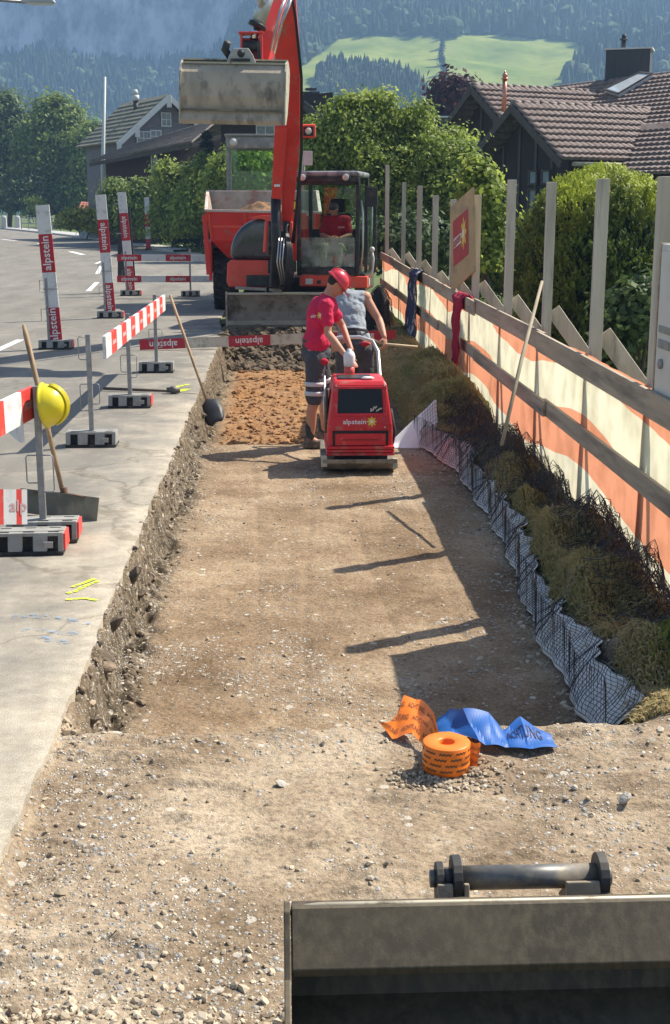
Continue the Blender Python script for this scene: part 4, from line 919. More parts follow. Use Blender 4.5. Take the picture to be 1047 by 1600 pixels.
mb = MB(); mb.box((-.55, 22.92, .70), (.55, .1, .05), (0, R(3), 0)); mb.box((-.12, 22.94, .67), (.22, .1, .09), (0, R(20), 0)); mb.build('blade_arm_cover', LGREY, bl, bevel=.01)
GLD = GLS.copy(); GLD.name = 'reflection_glass'; nn2 = GLD.node_tree.nodes; ll2 = GLD.node_tree.links
dd_ = nn2.new('ShaderNodeBsdfDiffuse'); dd_.inputs[0].default_value = (.55, .60, .52, 1); mm_ = nn2.new('ShaderNodeMixShader'); sh_ = [q for q in nn2 if q.type == 'MIX_SHADER' and q != mm_][0]  # pale green diffuse layer mixed in to imitate reflections on the lower windscreen
tcg = nn2.new('ShaderNodeTexCoord'); ng = nn2.new('ShaderNodeTexNoise'); ng.inputs['Scale'].default_value = 4; ll2.new(tcg.outputs['Object'], ng.inputs['Vector']); mg = nn2.new('ShaderNodeMapRange'); mg.inputs[1].default_value = .35; mg.inputs[2].default_value = .7; mg.inputs[3].default_value = .12; mg.inputs[4].default_value = .5; ll2.new(ng.outputs[0], mg.inputs[0])
ll2.new(mg.outputs[0], mm_.inputs[0]); ll2.new(sh_.outputs[0], mm_.inputs[1]); ll2.new(dd_.outputs[0], mm_.inputs[2]); ll2.new(mm_.outputs[0], nn2['Material Output'].inputs[0])
# rotating deck, hood
mb = MB(); mb.bb(-1.12, 1.0, -.85, 1.15, .74, .86); L(mb).build('deck', DRK, ex, bevel=.02)
mb = MB(); P = [(-1.24, .68), (-.42, .68), (-.42, 1.165), (-1.20, 1.165), (-1.26, 1.10), (-1.28, .78)]; mb.py(P, -.95, .95); L(mb).build('lower_panel', REDO, ex, bevel=.03, seg=3)
mb = MB(); P = [(-1.22, 1.17)]+[(-.62+.60*math.cos(a), 1.27+.63*math.sin(a)) for a in np.linspace(math.pi, math.pi/2, 14)]+[(-.40, 1.90), (-.40, 1.17)]
mb.py(P, -.90, .9); L(mb).build('engine_hood', mat('glossy_hood', (.030, .034, .038), .22, var=.1, dirt=(.12, .12, .12), dscale=2, coat=.6), ex, bevel=.13, seg=6, smooth=True)
mb = MB(); P = [(-.62+.0*a, 0) for a in ()]; P = [(-1.0, .985)]; 
arc = [(-.60+.62*math.cos(a), 1.25+.70*math.sin(a)) for a in np.linspace(math.pi*.62, math.pi/2, 8)]; P = arc+[(-.28, 1.95), (-.24, 1.6), (-.30, 1.18), (-.40, 1.18), (-.38, 1.83), (-.60, 1.89)]
mb.py(P, -.97, -.80); L(mb).build('hood_trim', REDO, ex, bevel=.01)
mb = MB(); mb.bb(-.90, -.46, -1.0, -.94, .70, .90); L(mb).build('front_grille', BLK, ex, bevel=.01)
# boom foot
def xz(px, py, Y): return at(px, py, Y)
mb = MB(); b0 = Vector((-.05, 23.15, .62))
mb.bar(b0+Vector((0, .25, -.1)), b0+Vector((0, 0, .75)), .30, .42, up=(0, 1, 0)); mb.cyl(b0+Vector((-.2, -.05, .45)), b0+Vector((.2, -.05, .45)), .12, 16); mb.cyl(b0+Vector((-.19, -.15, .75)), b0+Vector((.21, -.15, .75)), .09, 16); mb.build('swing_bracket', BLK, ex, bevel=.015)
# boom: two raking plates pinched into a box beam
q0 = at(448, 350, 22.95); q1 = at(455, 215, 22.2); q2 = at(450, 95, 21.2); q3 = at(439, -30, 20.3); q4 = at(426, -85, 19.9)
mb = MB(); pts = [q0, q1, q2, q3, q4]; wd = [.16, .27, .37, .36, .30]; ht = [.34, .50, .60, .52, .34]; vs = []
for i, p in enumerate(pts):
    a = pts[max(0, i-1)]; b = pts[min(4, i+1)]; d = (b-a).normalized(); x = Vector((1, 0, 0)); x = (x-d*d.x).normalized(); y = x.cross(d)
    for sx, sy in ((-1, -1), (1, -1), (1, 1), (-1, 1)): vs.append(p+x*sx*wd[i]/2+y*sy*ht[i]/2)
fs = [(3, 2, 1, 0), (16, 17, 18, 19)]
for i in range(4):
    for j in range(4): fs.append((i*4+j, i*4+(j+1) % 4, i*4+4+(j+1) % 4, i*4+4+j))
mb.add(vs, fs); boom = mb.build('boom', RED, ex, bevel=.018, seg=3)
for pp, rr_ in ((q1, .07), (q2, .06)):
    mb = MB(); mb.cyl(pp+Vector((-.175, -.08, 0)), pp+Vector((.175, -.08, 0)), rr_, 14); mb.cyl(pp+Vector((-.185, -.08, 0)), pp+Vector((.185, -.08, 0)), rr_*.55, 12); mb.build('pivot_pin', DRK, boom)
for k in range(5):
    mb = MB(); pp = q1.lerp(q2, k/4)+Vector((.155, -.22, 0)); mb.bb(pp.x-.01, pp.x+.03, pp.y-.03, pp.y+.03, pp.z-.015, pp.z+.015); mb.build('hose_clamp', GALV, boom)
mb = MB(); pp = at(433, 290, 22.2); mb.box(pp+Vector((.0, -.06, 0)), (.10, .004, .04)); mb.build('decal', LETW, boom)
for s in (-1, 1):     # welded edge flanges
    mb = MB()
    for i in range(4):
        a = pts[i]+Vector((s*wd[i]/2, -ht[i]/2-.0, 0)); b = pts[i+1]+Vector((s*wd[i+1]/2, -ht[i+1]/2, 0)); mb.bar(a, b, .022, .05)
    mb.build('flange', REDO, boom)
# boom ram and its guard on the camera-left side
g0 = at(432, 309, 22.35); g1 = at(440, 196, 21.75)
mb = MB(); mb.bar(g0, g1, .17, .10, up=(0, 1, 0), w2=.22); mb.build('ram_guard', RED, ex, bevel=.012)
mb = MB(); mb.tube([at(431, 448, 22.7), at(431, 306, 22.45)], .085, 16); mb.tube([at(444, 448, 22.8), at(447, 346, 22.7)], .06, 14); mb.build('boom_ram', BLK, ex)
mb = MB(); mb.tube([at(433, 325, 22.5), at(440, 250, 22.1)], .035, 12); mb.build('ram_rod', CHROME, ex)
mb = MB(); mb.bar(at(414, 395, 22.7), at(417, 345, 22.75), .07, .2, up=(0, 1, 0)); mb.build('hinge_plate', REDO, ex, bevel=.03)
mb = MB(); mb.bar(at(455, 400, 22.7), at(455, 346, 22.75), .06, .2, up=(0, 1, 0)); mb.build('hinge_plate', REDO, ex, bevel=.03)
hz = MATS.get('hose') or mat('hose', (.02, .02, .022), .45, var=.2)
mb = MB(); mb.bar(at(434, 450, 22.9), at(437, 360, 22.85), .30, .25, up=(0, 1, 0), w2=.26); mb.build('boom_foot', BLK, ex, bevel=.03)
mb = MB()
for k in range(3): mb.tube([at(436+k*4, 372, 22.4), at(433+k*4, 410, 22.3), at(440+k*3, 445, 22.5)], .013, 6)
mb.build('steel_lines', mat('steel_pipe', (.50, .50, .50), .3, metal=.7), ex)
mb = MB()
for k in range(5):
    o = Vector((.012*k, -.02*k, 0)); mb.tube([at(452-k*3, 455, 22.6)+o, at(459-k*4, 425, 22.4)+o, at(456-k*3, 390, 22.45)+o, at(450-k*2, 365, 22.55)+o], .016, 6)
for k in range(3): mb.tube([at(456+k*2, 380, 22.6), at(462+k, 330, 22.4), at(470+k, 240, 21.8), at(470+k, 120, 20.9), at(461+k, 30, 20.2), at(450, -40, 19.8)], .015, 6)
mb.build('hoses', hz, ex)
# stick, ram, linkage
s0 = at(443, -60, 19.6); s1 = at(420, 60, 18.9); s2 = at(402, 125, 18.55)
mb = MB(); vs = []
for p, w, h in ((s0, .26, .42), (s1, .24, .34), (s2, .20, .22)):
    d = (s2-s0).normalized(); x = Vector((1, 0, 0)); x = (x-d*d.x).normalized(); y = x.cross(d)
    for sx, sy in ((-1, -1), (1, -1), (1, 1), (-1, 1)): vs.append(p+x*sx*w/2+y*sy*h/2)
fs = [(3, 2, 1, 0), (8, 9, 10, 11)]+[(i*4+j, i*4+(j+1) % 4, i*4+4+(j+1) % 4, i*4+4+j) for i in range(2) for j in range(4)]
mb.add(vs, fs); stick = mb.build('stick', RED, ex, bevel=.015)
mb = MB(); mb.tube([at(426, -30, 18.6), at(415, 2, 18.5), at(403, 38, 18.4)], .095, 18); mb.build('stick_ram', mat('grey_ram', (.50, .51, .52), .3, metal=.5, var=.08), ex)
mb = MB(); mb.tube([at(403.6, 36, 18.4), at(403.4, 36.5, 18.4), at(401, 43, 18.4), at(400.8, 43.5, 18.4)], [.06, .125, .125, .06], 18); mb.build('ram_collar', BLK, ex)
mb = MB(); mb.tube([at(403, 40, 18.4), at(396, 62, 18.3)], .05, 14); mb.build('ram_rod', CHROME, ex)
mb = MB()
for k, (a, b, c) in enumerate((((452, -20), (437, 20), (424, 78)), ((457, -20), (443, 25), (428, 84)), ((461, -20), (450, 12), (437, 45)))):
    mb.tube([at(*a, 18.8), at(*b, 18.5), at(*c, 18.5)], .022, 7)
mb.tube([at(398, -20, 18.2), at(409, 12, 18.2)], .03, 8); mb.tube([at(404, -20, 18.2), at(413, 8, 18.2)], .022, 8); mb.build('stick_pipes', mat('steel_pipe', (.50, .50, .50), .3, metal=.7), ex)
mb = MB(); c = at(392, 66, 18.3); mb.bb(c.x-.14, c.x-.11, c.y-.1, c.y+.15, c.z-.22, c.z+.10); mb.bb(c.x+.11, c.x+.16, c.y-.1, c.y+.15, c.z-.42, c.z+.10); mb.bb(c.x-.14, c.x+.16, c.y+.05, c.y+.12, c.z-.2, c.z+.06); mb.bb(c.x-.16, c.x+.18, c.y-.11, c.y+.16, c.z+.10, c.z+.125); mb.build('link_plate', RED, ex, bevel=.008)
mb = MB(); mb.cyl(c+Vector((-.1, -.04, -.05)), c+Vector((.1, -.04, -.05)), .07, 14); mb.bb(c.x+.02, c.x+.2, c.y-.1, c.y+.05, c.z-.42, c.z-.24); mb.bar(c+Vector((.1, -.1, 0)), c+Vector((.12, -.1, -.35)), .05, .05); mb.build('link_block', BLK, ex, bevel=.006)
c = at(377, 85, 18.15); mb = MB(); P = [(c.x-.20, c.z-.12), (c.x-.16, c.z-.02), (c.x-.10, c.z+.07), (c.x+.10, c.z+.07), (c.x+.16, c.z-.02), (c.x+.20, c.z-.12)]; mb.py(P, c.y-.1, c.y+.12); mb.build('quick_coupler', mat('coupler_grey', (.42, .41, .38), .5, var=.15, dirt=(.2, .18, .15)), ex, bevel=.012)
mb = MB(); mb.cyl(c+Vector((0, -.115, .0)), c+Vector((0, -.10, .0)), .05, 16); mb.bb(c.x-.14, c.x+.12, c.y-.12, c.y-.10, c.z-.10, c.z-.065); mb.build('coupler_pin', DRK, ex)
mb = MB(); d = at(359, 78, 18.2); mb.tube([d+Vector((-.02, -.1, .09)), d+Vector((-.06, -.05, .0)), d+Vector((.0, 0, -.1))], [.05, .055, .04], 10); mb.build('tilt_arm', DRK, ex)
# big bucket seen from behind
B0 = at(282, 98, 17.95); B1 = at(447, 103, 18.0); xa, xb = B0.x, B1.x; ztop = at(365, 97, 18.2).z; zbot = at(365, 196, 17.85).z; Hb = ztop-zbot
out = [(17.86, zbot), (17.84, zbot+.05), (17.90, zbot+Hb*.24), (17.875, zbot+Hb*.42), (17.90, zbot+Hb*.62), (17.96, zbot+Hb*.80), (18.06, zbot+Hb*.93), (18.20, ztop), (18.40, ztop-.01), (18.62, ztop-.10)]
mb = MB(); inner = [(y+.03*(1 if i < 6 else .5), z-(.0 if i < 5 else .03)) for i, (y, z) in enumerate(out)]
mb.px(out+inner[::-1], xa+.01, xb-.01); TB = rotz(((xa+xb)/2, 18, 0), R(-4)); TB = TB@(Matrix.Translation(Vector((0, 18, ztop)))@Matrix.Rotation(R(1.2), 4, 'Y')@Matrix.Translation(-Vector((0, 18, ztop))))
bk = xf(mb, TB).build('bucket', STEELG, ex, smooth=False)
mb = MB(); mb.bb(xa+.012, xb-.012, 17.845, 17.875, zbot+Hb*.205, zbot+Hb*.235); xf(mb, TB).build('weld_edge', mat('dull_steel_blade', (.16, .145, .11), .6), bk)
mb = MB(); mb.bb(xa+.02, xb-.012, 18.04, 18.10, zbot+Hb*.935, zbot+Hb*.965); mb.bb(xa-.0, xb+.01, 18.15, 18.25, ztop+.003, ztop+.022); xf(mb, TB).build('top_rib', mat('pale_steel', (.46, .42, .31), .6, metal=.1, var=.2, dirt=(.2, .18, .15), dscale=6), bk)
for x in (xa-.012, xb-.01):
    mb = MB(); P = [(17.84, zbot-.0), (17.85, zbot+Hb*.42), (17.87, zbot+Hb*.62), (17.93, zbot+Hb*.82), (18.04, zbot+Hb*.95), (18.20, ztop+.02), (18.42, ztop+.01), (18.66, ztop-.10), (18.55, zbot+Hb*.55), (18.30, zbot+Hb*.2), (18.05, zbot+.02)]
    mb.px(P, x, x+.022); xf(mb, TB).build('side_plate', mat('pale_steel', (.46, .42, .31), .6), bk)
# cab (local frame of the deck)
cab = bpy.data.objects.new('cab', None)
cx0, cx1, cy0, cy1, cz0, cz1 = .03, 1.16, -1.0, .42, .95, 2.72
def cabpart(mb, name, m, parent=None, **k): return L(mb).build(name, m, parent or cabo, **k)
mb = MB(); 
w = .07
for x in (cx0, cx1-w): 
    mb.bar((x+w/2, cy0+.04, cz0), (x+w/2, cy0+.12, cz1-.08), w, w, up=(0, 1, 0)); mb.bar((x+w/2, cy1-.05, cz0), (x+w/2, cy1-.05, cz1-.08), w, .12, up=(0, 1, 0)); mb.bb(x, x+w, cy0+.04, cy1, cz0-.05, cz0+.12)
mb.bb(cx0+w, cx1-w, cy0+.0, cy0+.09, cz0-.02, cz0+.10); mb.bb(cx0+w, cx1-w, cy1-.08, cy1, cz0, cz0+.75); mb.bb(cx0+w, cx1-w, cy0+.06, cy0+.13, cz1-.24, cz1-.10); mb.bb(cx0+w, cx1-w, cy1-.08, cy1, cz1-.2, cz1-.08)
cabo = L(mb).build('cab', BLK, ex, bevel=.02)
mb = MB(); mb.bb(cx0-.01, cx1+.01, cy0+.0, cy1+.02, cz1-.10, cz1); cabpart(mb, 'roof', mat('cab_roof', (.16, .17, .18), .35, var=.2, dirt=(.42, .42, .40), dscale=3, dlo=.42, dhi=.62, coat=.3), bevel=.045, seg=3)
mb = MB(); mb.bb(cx0+.0, cx1+.0, cy0-.05, cy0+.0, cz1-.19, cz1-.11); cabpart(mb, 'visor', BLK, bevel=.015)
for x in (cx0+.14, cx1-.22):
    mb = MB(); mb.cyl((x, cy0-.12, cz1-.11), (x, cy0-.04, cz1-.11), .075, 18); lo = cabpart(mb, 'work_light', BLK, bevel=.005)
    mb = MB(); mb.cyl((x, cy0-.13, cz1-.11), (x, cy0-.12, cz1-.11), .060, 18); L(mb).build('lens', mat('lamp_lens', (.62, .60, .52), .15, var=.2, scale=30, coat=1), lo)
mb = MB(); mb.bb(cx0+w+.012, cx1-w-.012, cy0+.05, cy0+.058, cz0+.11, cz0+.62); cabpart(mb, 'windscreen', GLD)
mb = MB(); mb.bb(cx0+w, cx1-w, cy1-.05, cy1-.044, cz0+.76, cz1-.21); cabpart(mb, 'rear_window', GLS)
for x in (cx0+.03, cx1-.04): mb = MB(); mb.bb(x, x+.006, cy0+.17, cy0+.58, cz0+.14, cz1-.12); mb.bb(x, x+.006, cy0+.66, cy1-.12, cz0+.14, cz1-.12); cabpart(mb, 'side_window', GLS)
mb = MB(); mb.bb(cx0+.05, cx1-.3, cy0-.02, cy0+.30, cz0-.24, cz0-.05); mb.bb(cx1-.295, cx1+.16, cy0-.04, cy0+.3, cz0-.26, cz0-.055); cabpart(mb, 'front_apron', REDO, bevel=.02)
mb = MB(); mb.bb(cx0+.17, cx0+.30, cy0-.03, cy0-.021, cz0-.20, cz0-.10); cabpart(mb, 'number_plate', LETW); mb = MB(); mb.bb(cx0+.38, cx0+.45, cy0-.03, cy0-.021, cz0-.19, cz0-.13); cabpart(mb, 'latch', BLK)
mb = MB(); mb.box((.62, .12, 1.62), (.46, .12, .75), (R(-8), 0, 0)); mb.box((.62, .08, 2.13), (.28, .09, .24), (R(-6), 0, 0)); mb.box((.62, -.14, 1.24), (.48, .5, .14)); cabpart(mb, 'seat', mat('seat_black', (.018, .018, .02), .9), bevel=.04, seg=3)
mb = MB()
for x in (.28, .96): mb.box((x, -.22, 1.33), (.12, .45, .22)); mb.cyl((x, -.38, 1.44), (x, -.40, 1.60), .022, 8)
mb.box((.17, -.72, 1.30), (.14, .12, .42)); cabpart(mb, 'console', mat('console_grey', (.05, .05, .055), .7), bevel=.02)
mb = MB(); mb.tube([(cx1+.03, cy0+.06, 1.05), (cx1+.07, cy0+.02, 1.4), (cx1+.07, cy0+.02, 2.0), (cx1+.03, cy0+.1, 2.2)], .016, 8); mb.tube([(cx1+.16, cy0+.5, 1.0), (cx1+.17, cy0+.5, 2.3)], .018, 8); cabpart(mb, 'grab_rail', mat('steel_pipe', (.5, .5, .5), .3))
mb = MB(); mb.box((cx1+.20, cy0+.22, 2.27), (.20, .06, .33)); mb.tube([(cx1, cy0+.3, 2.45), (cx1+.2, cy0+.25, 2.45)], .013, 6); cabpart(mb, 'mirror', BLK, bevel=.02)
mb = MB(); mb.tube([(cx1+.20, cy0+.25, 1.35), (cx1+.24, cy0+.2, 1.2), (cx1+.22, cy0+.2, .98), (cx1+.16, cy0+.2, .85)], .02, 7); mb.sph((cx1+.21, cy0+.22, 1.36), .05); mb.box((cx1+.12, cy0+.1, .80), (.12, .1, .12)); cabpart(mb, 'step_rail', mat('white_fitting', (.55, .54, .5), .5))
mb = MB(); mb.bb(cx1-.09, cx1+.10, cy0+.1, cy1, .62, .94); L(mb).build('side_panel', BLK, ex, bevel=.02)
mb = MB(); mb.bb(cx1+.02, cx1+.19, cy0+.25, cy1-.1, .96, 2.2); L(mb).build('open_door', GLS, ex)
mb = MB()
for a, b in (((cx1+.10, cy0+.22, .95), (cx1+.10, cy0+.22, 2.35)), ((cx1+.24, cy0+.4, .95), (cx1+.24, cy0+.4, 2.35))): mb.bar(a, b, .05, .05, up=(0, 1, 0))
L(mb).build('door_frame', BLK, ex, bevel=.01)
# lamp and mirrors beside the boom
c = at(482, 205, 21.9); mb = MB(); mb.box(c, (.24, .06, .22)); lo = mb.build('boom_light', REDO, ex, bevel=.04)
mb = MB(); mb.box(c+Vector((0, -.035, 0)), (.17, .02, .15)); mb.build('housing', BLK, lo, bevel=.02)
mb = MB(); mb.cyl(c+Vector((0, -.055, 0)), c+Vector((0, -.045, 0)), .055, 16); mb.build('lens', mat('lamp_lens', (.62, .6, .52), .15), lo)
mb = MB(); mb.box(at(481, 247, 23.5), (.16, .05, .24)); mb.tube([at(476, 252, 23.5), at(474, 300, 23.6)], .012, 6); mb.build('mirror', mat('white_fitting', (.55, .54, .5), .5), ex, bevel=.03)
mb = MB(); mb.box(at(461, 322, 23.6), (.12, .2, .22)); mb.build('control_box', BLK, ex, bevel=.01); mb = MB(); mb.box(at(462, 321, 23.45), (.07, .02, .13)); mb.build('warning_sticker', mat('sticker_yellow', (.7, .6, .05), .5), ex)
# ================================================================== DUMPER
du_ = thing('dumper', 'red wheeled site dumper with an earth load behind the excavator', 'dumper', (-.4, 28, 0))
def wheel(c, r, w, parent):
    mb = MB(); c = Vector(c); Mx = Matrix.Rotation(R(90), 3, 'Y')
    mb.lathe([(r*.55, -w/2), (r*.9, -w/2), (r*.97, -w*.42), (r, -w*.3), (r, w*.3), (r*.97, w*.42), (r*.9, w/2), (r*.55, w/2)], c, 36, Mx)
    for k in range(22):
        for s in (-1, 1):
            a = 2*math.pi*(k+.5*(s > 0))/22; rd = Vector((0, math.cos(a), math.sin(a))); tn = Vector((0, -math.sin(a), math.cos(a)))
            mb.bar(c+rd*(r+.008)+Vector((s*w*.48, 0, 0))-tn*.05, c+rd*(r+.012)+tn*.05, .05, .05, up=rd)
    o = mb.build('wheel', RUB, parent)
    mb = MB(); mb.lathe([(.0, -w*.28), (r*.5, -w*.28), (r*.56, -w*.5), (r*.56, w*.5), (r*.5, w*.28), (0, w*.28)], c, 28, Mx); mb.build('rim', RED, o); return o
for x in (-1.22, .62):
    wheel((x, 27.55, .62), .62, .42, du_); wheel((x, 29.8, .62), .62, .42, du_)
mb = MB(); mb.bb(-.85, .3, 27.2, 30.6, .55, 1.0); mb.build('chassis', DRK, du_, bevel=.03)
# skip: open hopper with walls
def hop(z, k): return [(-1.50*k-.35*(1-k), 26.55), (.72, 26.55), (.72, 28.7), (-1.50*k-.35*(1-k), 28.7)]
top = [Vector((-1.52, 26.6, 2.02)), Vector((.78, 26.6, 1.98)), Vector((.78, 28.75, 2.42)), Vector((-1.60, 28.75, 2.42))]
mid = [Vector((-1.42, 26.75, 1.45)), Vector((.70, 26.75, 1.45)), Vector((.70, 28.6, 1.5)), Vector((-1.45, 28.6, 1.5))]
bot = [Vector((-1.05, 27.15, 1.03)), Vector((.45, 27.15, 1.03)), Vector((.45, 28.3, 1.03)), Vector((-1.05, 28.3, 1.03))]
mb = MB(); mb.add(top+mid+bot, [(j, (j+1) % 4, 4+(j+1) % 4, 4+j) for j in range(4)]+[(4+j, 4+(j+1) % 4, 8+(j+1) % 4, 8+j) for j in range(4)]+[(8, 9, 10, 11)])
hop_m = bpy.data.materials.new('skip_faces'); sk = mb.build('skip', RED, du_); s = sk.modifiers.new('solid', 'SOLIDIFY'); s.thickness = .05; s.offset = 0
ins = MB(); cen = Vector((-.4, 27.6, 0)); 
ti = [p.lerp(Vector((cen.x, cen.y, p.z)), .035) for p in top]; mi_ = [p.lerp(Vector((cen.x, cen.y, p.z)), .04) for p in mid]
ins.add(ti+mi_, [(j, (j+1) % 4, 4+(j+1) % 4, 4+j) for j in range(4)]); o = ins.build('lining', mat('dusty_lining', (.40, .35, .28), .8, var=.2, dirt=(.30, .12, .09), dscale=3), sk)
mb = MB()
for j in range(4): mb.bar(top[j]+Vector((0, 0, .012)), top[(j+1) % 4]+Vector((0, 0, .012)), .07, .05)
mb.build('rim', mat('worn_pale_rim', (.58, .50, .42), .6, var=.15, dirt=(.4, .12, .08)), sk, bevel=.01)
mb = MB()
for x in (-1.46, -.75, 0, .68): mb.bar(Vector((x, 26.57, 1.98)), Vector((x*.98, 26.71, 1.47)), .05, .04, up=(1, 0, 0))
mb.bar((-1.42, 26.66, 1.72), (.7, 26.66, 1.70), .04, .05); mb.build('rib', REDO, sk)
mb = MB(); mb.px([(26.8, .62), (26.8, 1.4), (27.0, 1.45), (28.2, 1.45), (28.3, 1.2)], -1.50, -1.44); mb.bar((-1.56, 26.7, 1.95), (-1.50, 26.75, .75), .10, .03); mb.build('mudguard', RED, du_, bevel=.01)
def heapz(X, Y):
    r = np.hypot((X+.35)/1.0, (Y-27.7)/.95); return 1.72+.48*np.maximum(0, 1-r**1.6)+.16*(fbm(X*4, Y*4, 4, 61)-.5)
SOIL = mat('heaped_soil', (.23, .125, .055), .95, var=.4, scale=6, dirt=(.09, .06, .035), dscale=7, dlo=.5, dhi=.62, bump=.8, bscale=30)
tag(gridmesh('soil_load', np.arange(-1.38, .68, .035), np.arange(26.78, 28.6, .035), heapz, SOIL), 'heap of brown earth loaded in the dumper skip', 'soil heap')
DC = mat('dumper_cab_grey', (.22, .22, .21), .5, var=.1, dirt=(.35, .33, .28), dscale=5)
mb = MB(); X0, X1, Y0, Y1, Z0, Z1 = -1.20, .48, 29.1, 30.4, 2.15, 3.60
for x in (X0, X1-.07):
    for y in (Y0, Y1-.07): mb.bb(x, x+.07, y, y+.07, Z0-.9, Z1-.22)
mb.bb(X0, X1, Y0-.03, Y0+.05, Z1-.25, Z1-.02); mb.bb(X0+.07, X1-.07, Y0, Y0+.07, Z0-.95, Z0+.26); mb.bb(X0+.07, X1-.07, Y1-.07, Y1, Z0-.95, Z0+.2); mb.bb(X0-.03, X1+.03, Y0-.02, Y1+.05, Z1-.0, Z1+.05); mb.bb(X0, X1, Y1-.07, Y1, Z1-.25, Z1-.02)
cb = mb.build('cab', DC, du_, bevel=.02)
mb = MB(); mb.bb(X0+.08, X1-.08, Y0+.02, Y0+.028, Z0+.27, Z1-.26); mb.build('windscreen', GLS, cb); mb = MB(); mb.bb(X0+.08, X1-.08, Y1-.03, Y1-.022, Z0+.21, Z1-.26); mb.build('rear_window', GLS, cb)
mb = MB(); mb.cyl((X0+.17, Y0-.06, Z1-.13), (X0+.17, Y0-.031, Z1-.13), .085, 16); mb.build('work_light', mat('lamp_lens', (.6, .6, .5), .15), cb)
mb = MB(); c = Vector((-.55, 29.7, 2.28)); mb.tube([c+Vector((.2*math.cos(a), .12*math.sin(a), .12*math.sin(a))) for a in np.linspace(0, 2*math.pi, 17)[:-1]], .018, 6, closed=True); mb.box((-.0, 29.8, 2.1), (.5, .4, .5)); mb.build('steering_wheel', BLK, cb)
mb = MB(); mb.bb(X0-.02, X1+.02, 28.8, 29.06, 1.5, 2.40); mb.build('bonnet', RED, du_, bevel=.08, seg=3)
# ================================================================== PLATE COMPACTOR
cp = thing('plate_compactor', 'red vibrating plate compactor with the company name on its hood', 'plate compactor', (.70, 11.9, -.32))
zf = -.31; RC = mat('compactor_red', (.60, .022, .030), .42, var=.12, dirt=(.44, .26, .18), dscale=9, dlo=.52, dhi=.80)
mb = MB(); P = [(11.62, zf+.10), (11.70, zf+.035), (11.78, zf+.005), (12.42, zf+.005), (12.52, zf+.04), (12.60, zf+.12), (12.60, zf+.15), (12.50, zf+.09), (12.40, zf+.06), (11.80, zf+.06), (11.70, zf+.09), (11.62, zf+.14)]
mb.px(P, .36, 1.05); mb.build('base_plate', mat('plate_steel', (.17, .155, .13), .6, metal=.3, var=.3, dirt=(.38, .32, .24), dscale=8, dlo=.45, dhi=.7), cp, bevel=.006)
mb = MB(); mb.px([(11.61, zf+.07), (11.66, zf+.06), (11.72, zf+.16), (11.64, zf+.17)], .345, .40); mb.build('plate_corner', mat('pale_steel', (.46, .42, .31), .6), cp, bevel=.008); mb = MB(); mb.px([(11.61, zf+.05), (11.66, zf+.04), (11.72, zf+.13), (11.64, zf+.14)], 1.01, 1.06); mb.build('plate_corner', mat('pale_steel', (.46, .42, .31), .6), cp, bevel=.008)
mb = MB(); mb.bb(.46, .98, 11.85, 12.4, zf+.07, zf+.17); mb.build('vibrator_unit', BLK, cp, bevel=.02)
CX = .715
def ringpoly(z, w, y0, y1): return [(CX-w/2, y0, z), (CX+w/2, y0, z), (CX+w/2, y1, z), (CX-w/2, y1, z)]
lv = [(zf+.17, .61, 11.74, 12.52), (zf+.44, .60, 11.75, 12.52), (zf+.80, .50, 11.84, 12.46), (zf+.83, .47, 11.87, 12.43)]
mb = MB(); vs = []; [vs.extend(Vector(p) for p in ringpoly(*q)) for q in lv]
fs = [(3, 2, 1, 0), (12, 13, 14, 15)]+[(i*4+j, i*4+(j+1) % 4, i*4+4+(j+1) % 4, i*4+4+j) for i in range(3) for j in range(4)]
mb.add(vs, fs); hd = mb.build('hood', RC, cp, bevel=.022, seg=3)
def fr_(u, z, o=0):     # point on the sloped hood front
    y = np.interp(z, [q[0] for q in lv], [q[2] for q in lv]); return Vector((CX+u, y-o, z))
zz = lambda k: zf+k
def panel(u0, u1, z0, z1, o, m, name, par, th=.012, sh=0):
    a, b, c, d = fr_(u0, z0, o), fr_(u1, z0, o), fr_(u1-sh, z1, o), fr_(u0+sh, z1, o); mb = MB(); bk_ = [p+Vector((0, th, 0)) for p in (a, b, c, d)]
    mb.add([a, b, c, d]+bk_, [(0, 1, 2, 3), (7, 6, 5, 4), (0, 4, 5, 1), (1, 5, 6, 2), (2, 6, 7, 3), (3, 7, 4, 0)]); return mb.build(name, m, par, bevel=.004)
panel(-.215, .215, zf+.545, zf+.765, .004, mat('grille_black', (.008, .008, .009), .35), 'window_opening', hd, th=.01, sh=.015)
for (a, b, c, d) in ((-.245, -.212, zf+.52, zf+.79), (.212, .245, zf+.52, zf+.79)): panel(a, b, c, d, .014, RC, 'window_surround', hd)
panel(-.245, .245, zf+.522, zf+.546, .0145, RC, 'window_surround', hd); panel(-.235, .235, zf+.765, zf+.79, .0145, RC, 'window_surround', hd)
panel(-.26, .26, zf+.245, zf+.385, .008, mat('grille_black', (.01, .01, .01), .35), 'recess', hd)
panel(-.235, .235, zf+.25, zf+.36, .018, RC, 'lower_cover', hd); panel(-.17, .17, zf+.295, zf+.31, .022, mat('recess_red', (.30, .015, .015), .5), 'slot', hd, th=.003)
for k, z in enumerate((zf+.245, zf+.213, zf+.181)): mb = MB(); mb.bb(CX-.315, CX+.315, 11.705+.004*k, 11.76, z-.028, z-.002); mb.bb(CX-.315, CX-.295, 11.76, 12.5, z-.028, z-.002); mb.build('bumper', RC, cp, bevel=.006)
a = fr_(0, zf+.455); b = fr_(0, zf+.505); vx = (b-a).normalized(); 
mb = MB(); mb.text('alpstein', fr_(-.055, zf+.462), (1, 0, 0), vx, .046, off=.004, width=.215); mb.build('lettering', LETW, hd)
mb = MB(); mb.flower(fr_(.105, zf+.468), (1, 0, 0), vx, .048, 0, 1, off=.004); mb.build('emblem', [YFL, LETW], hd)
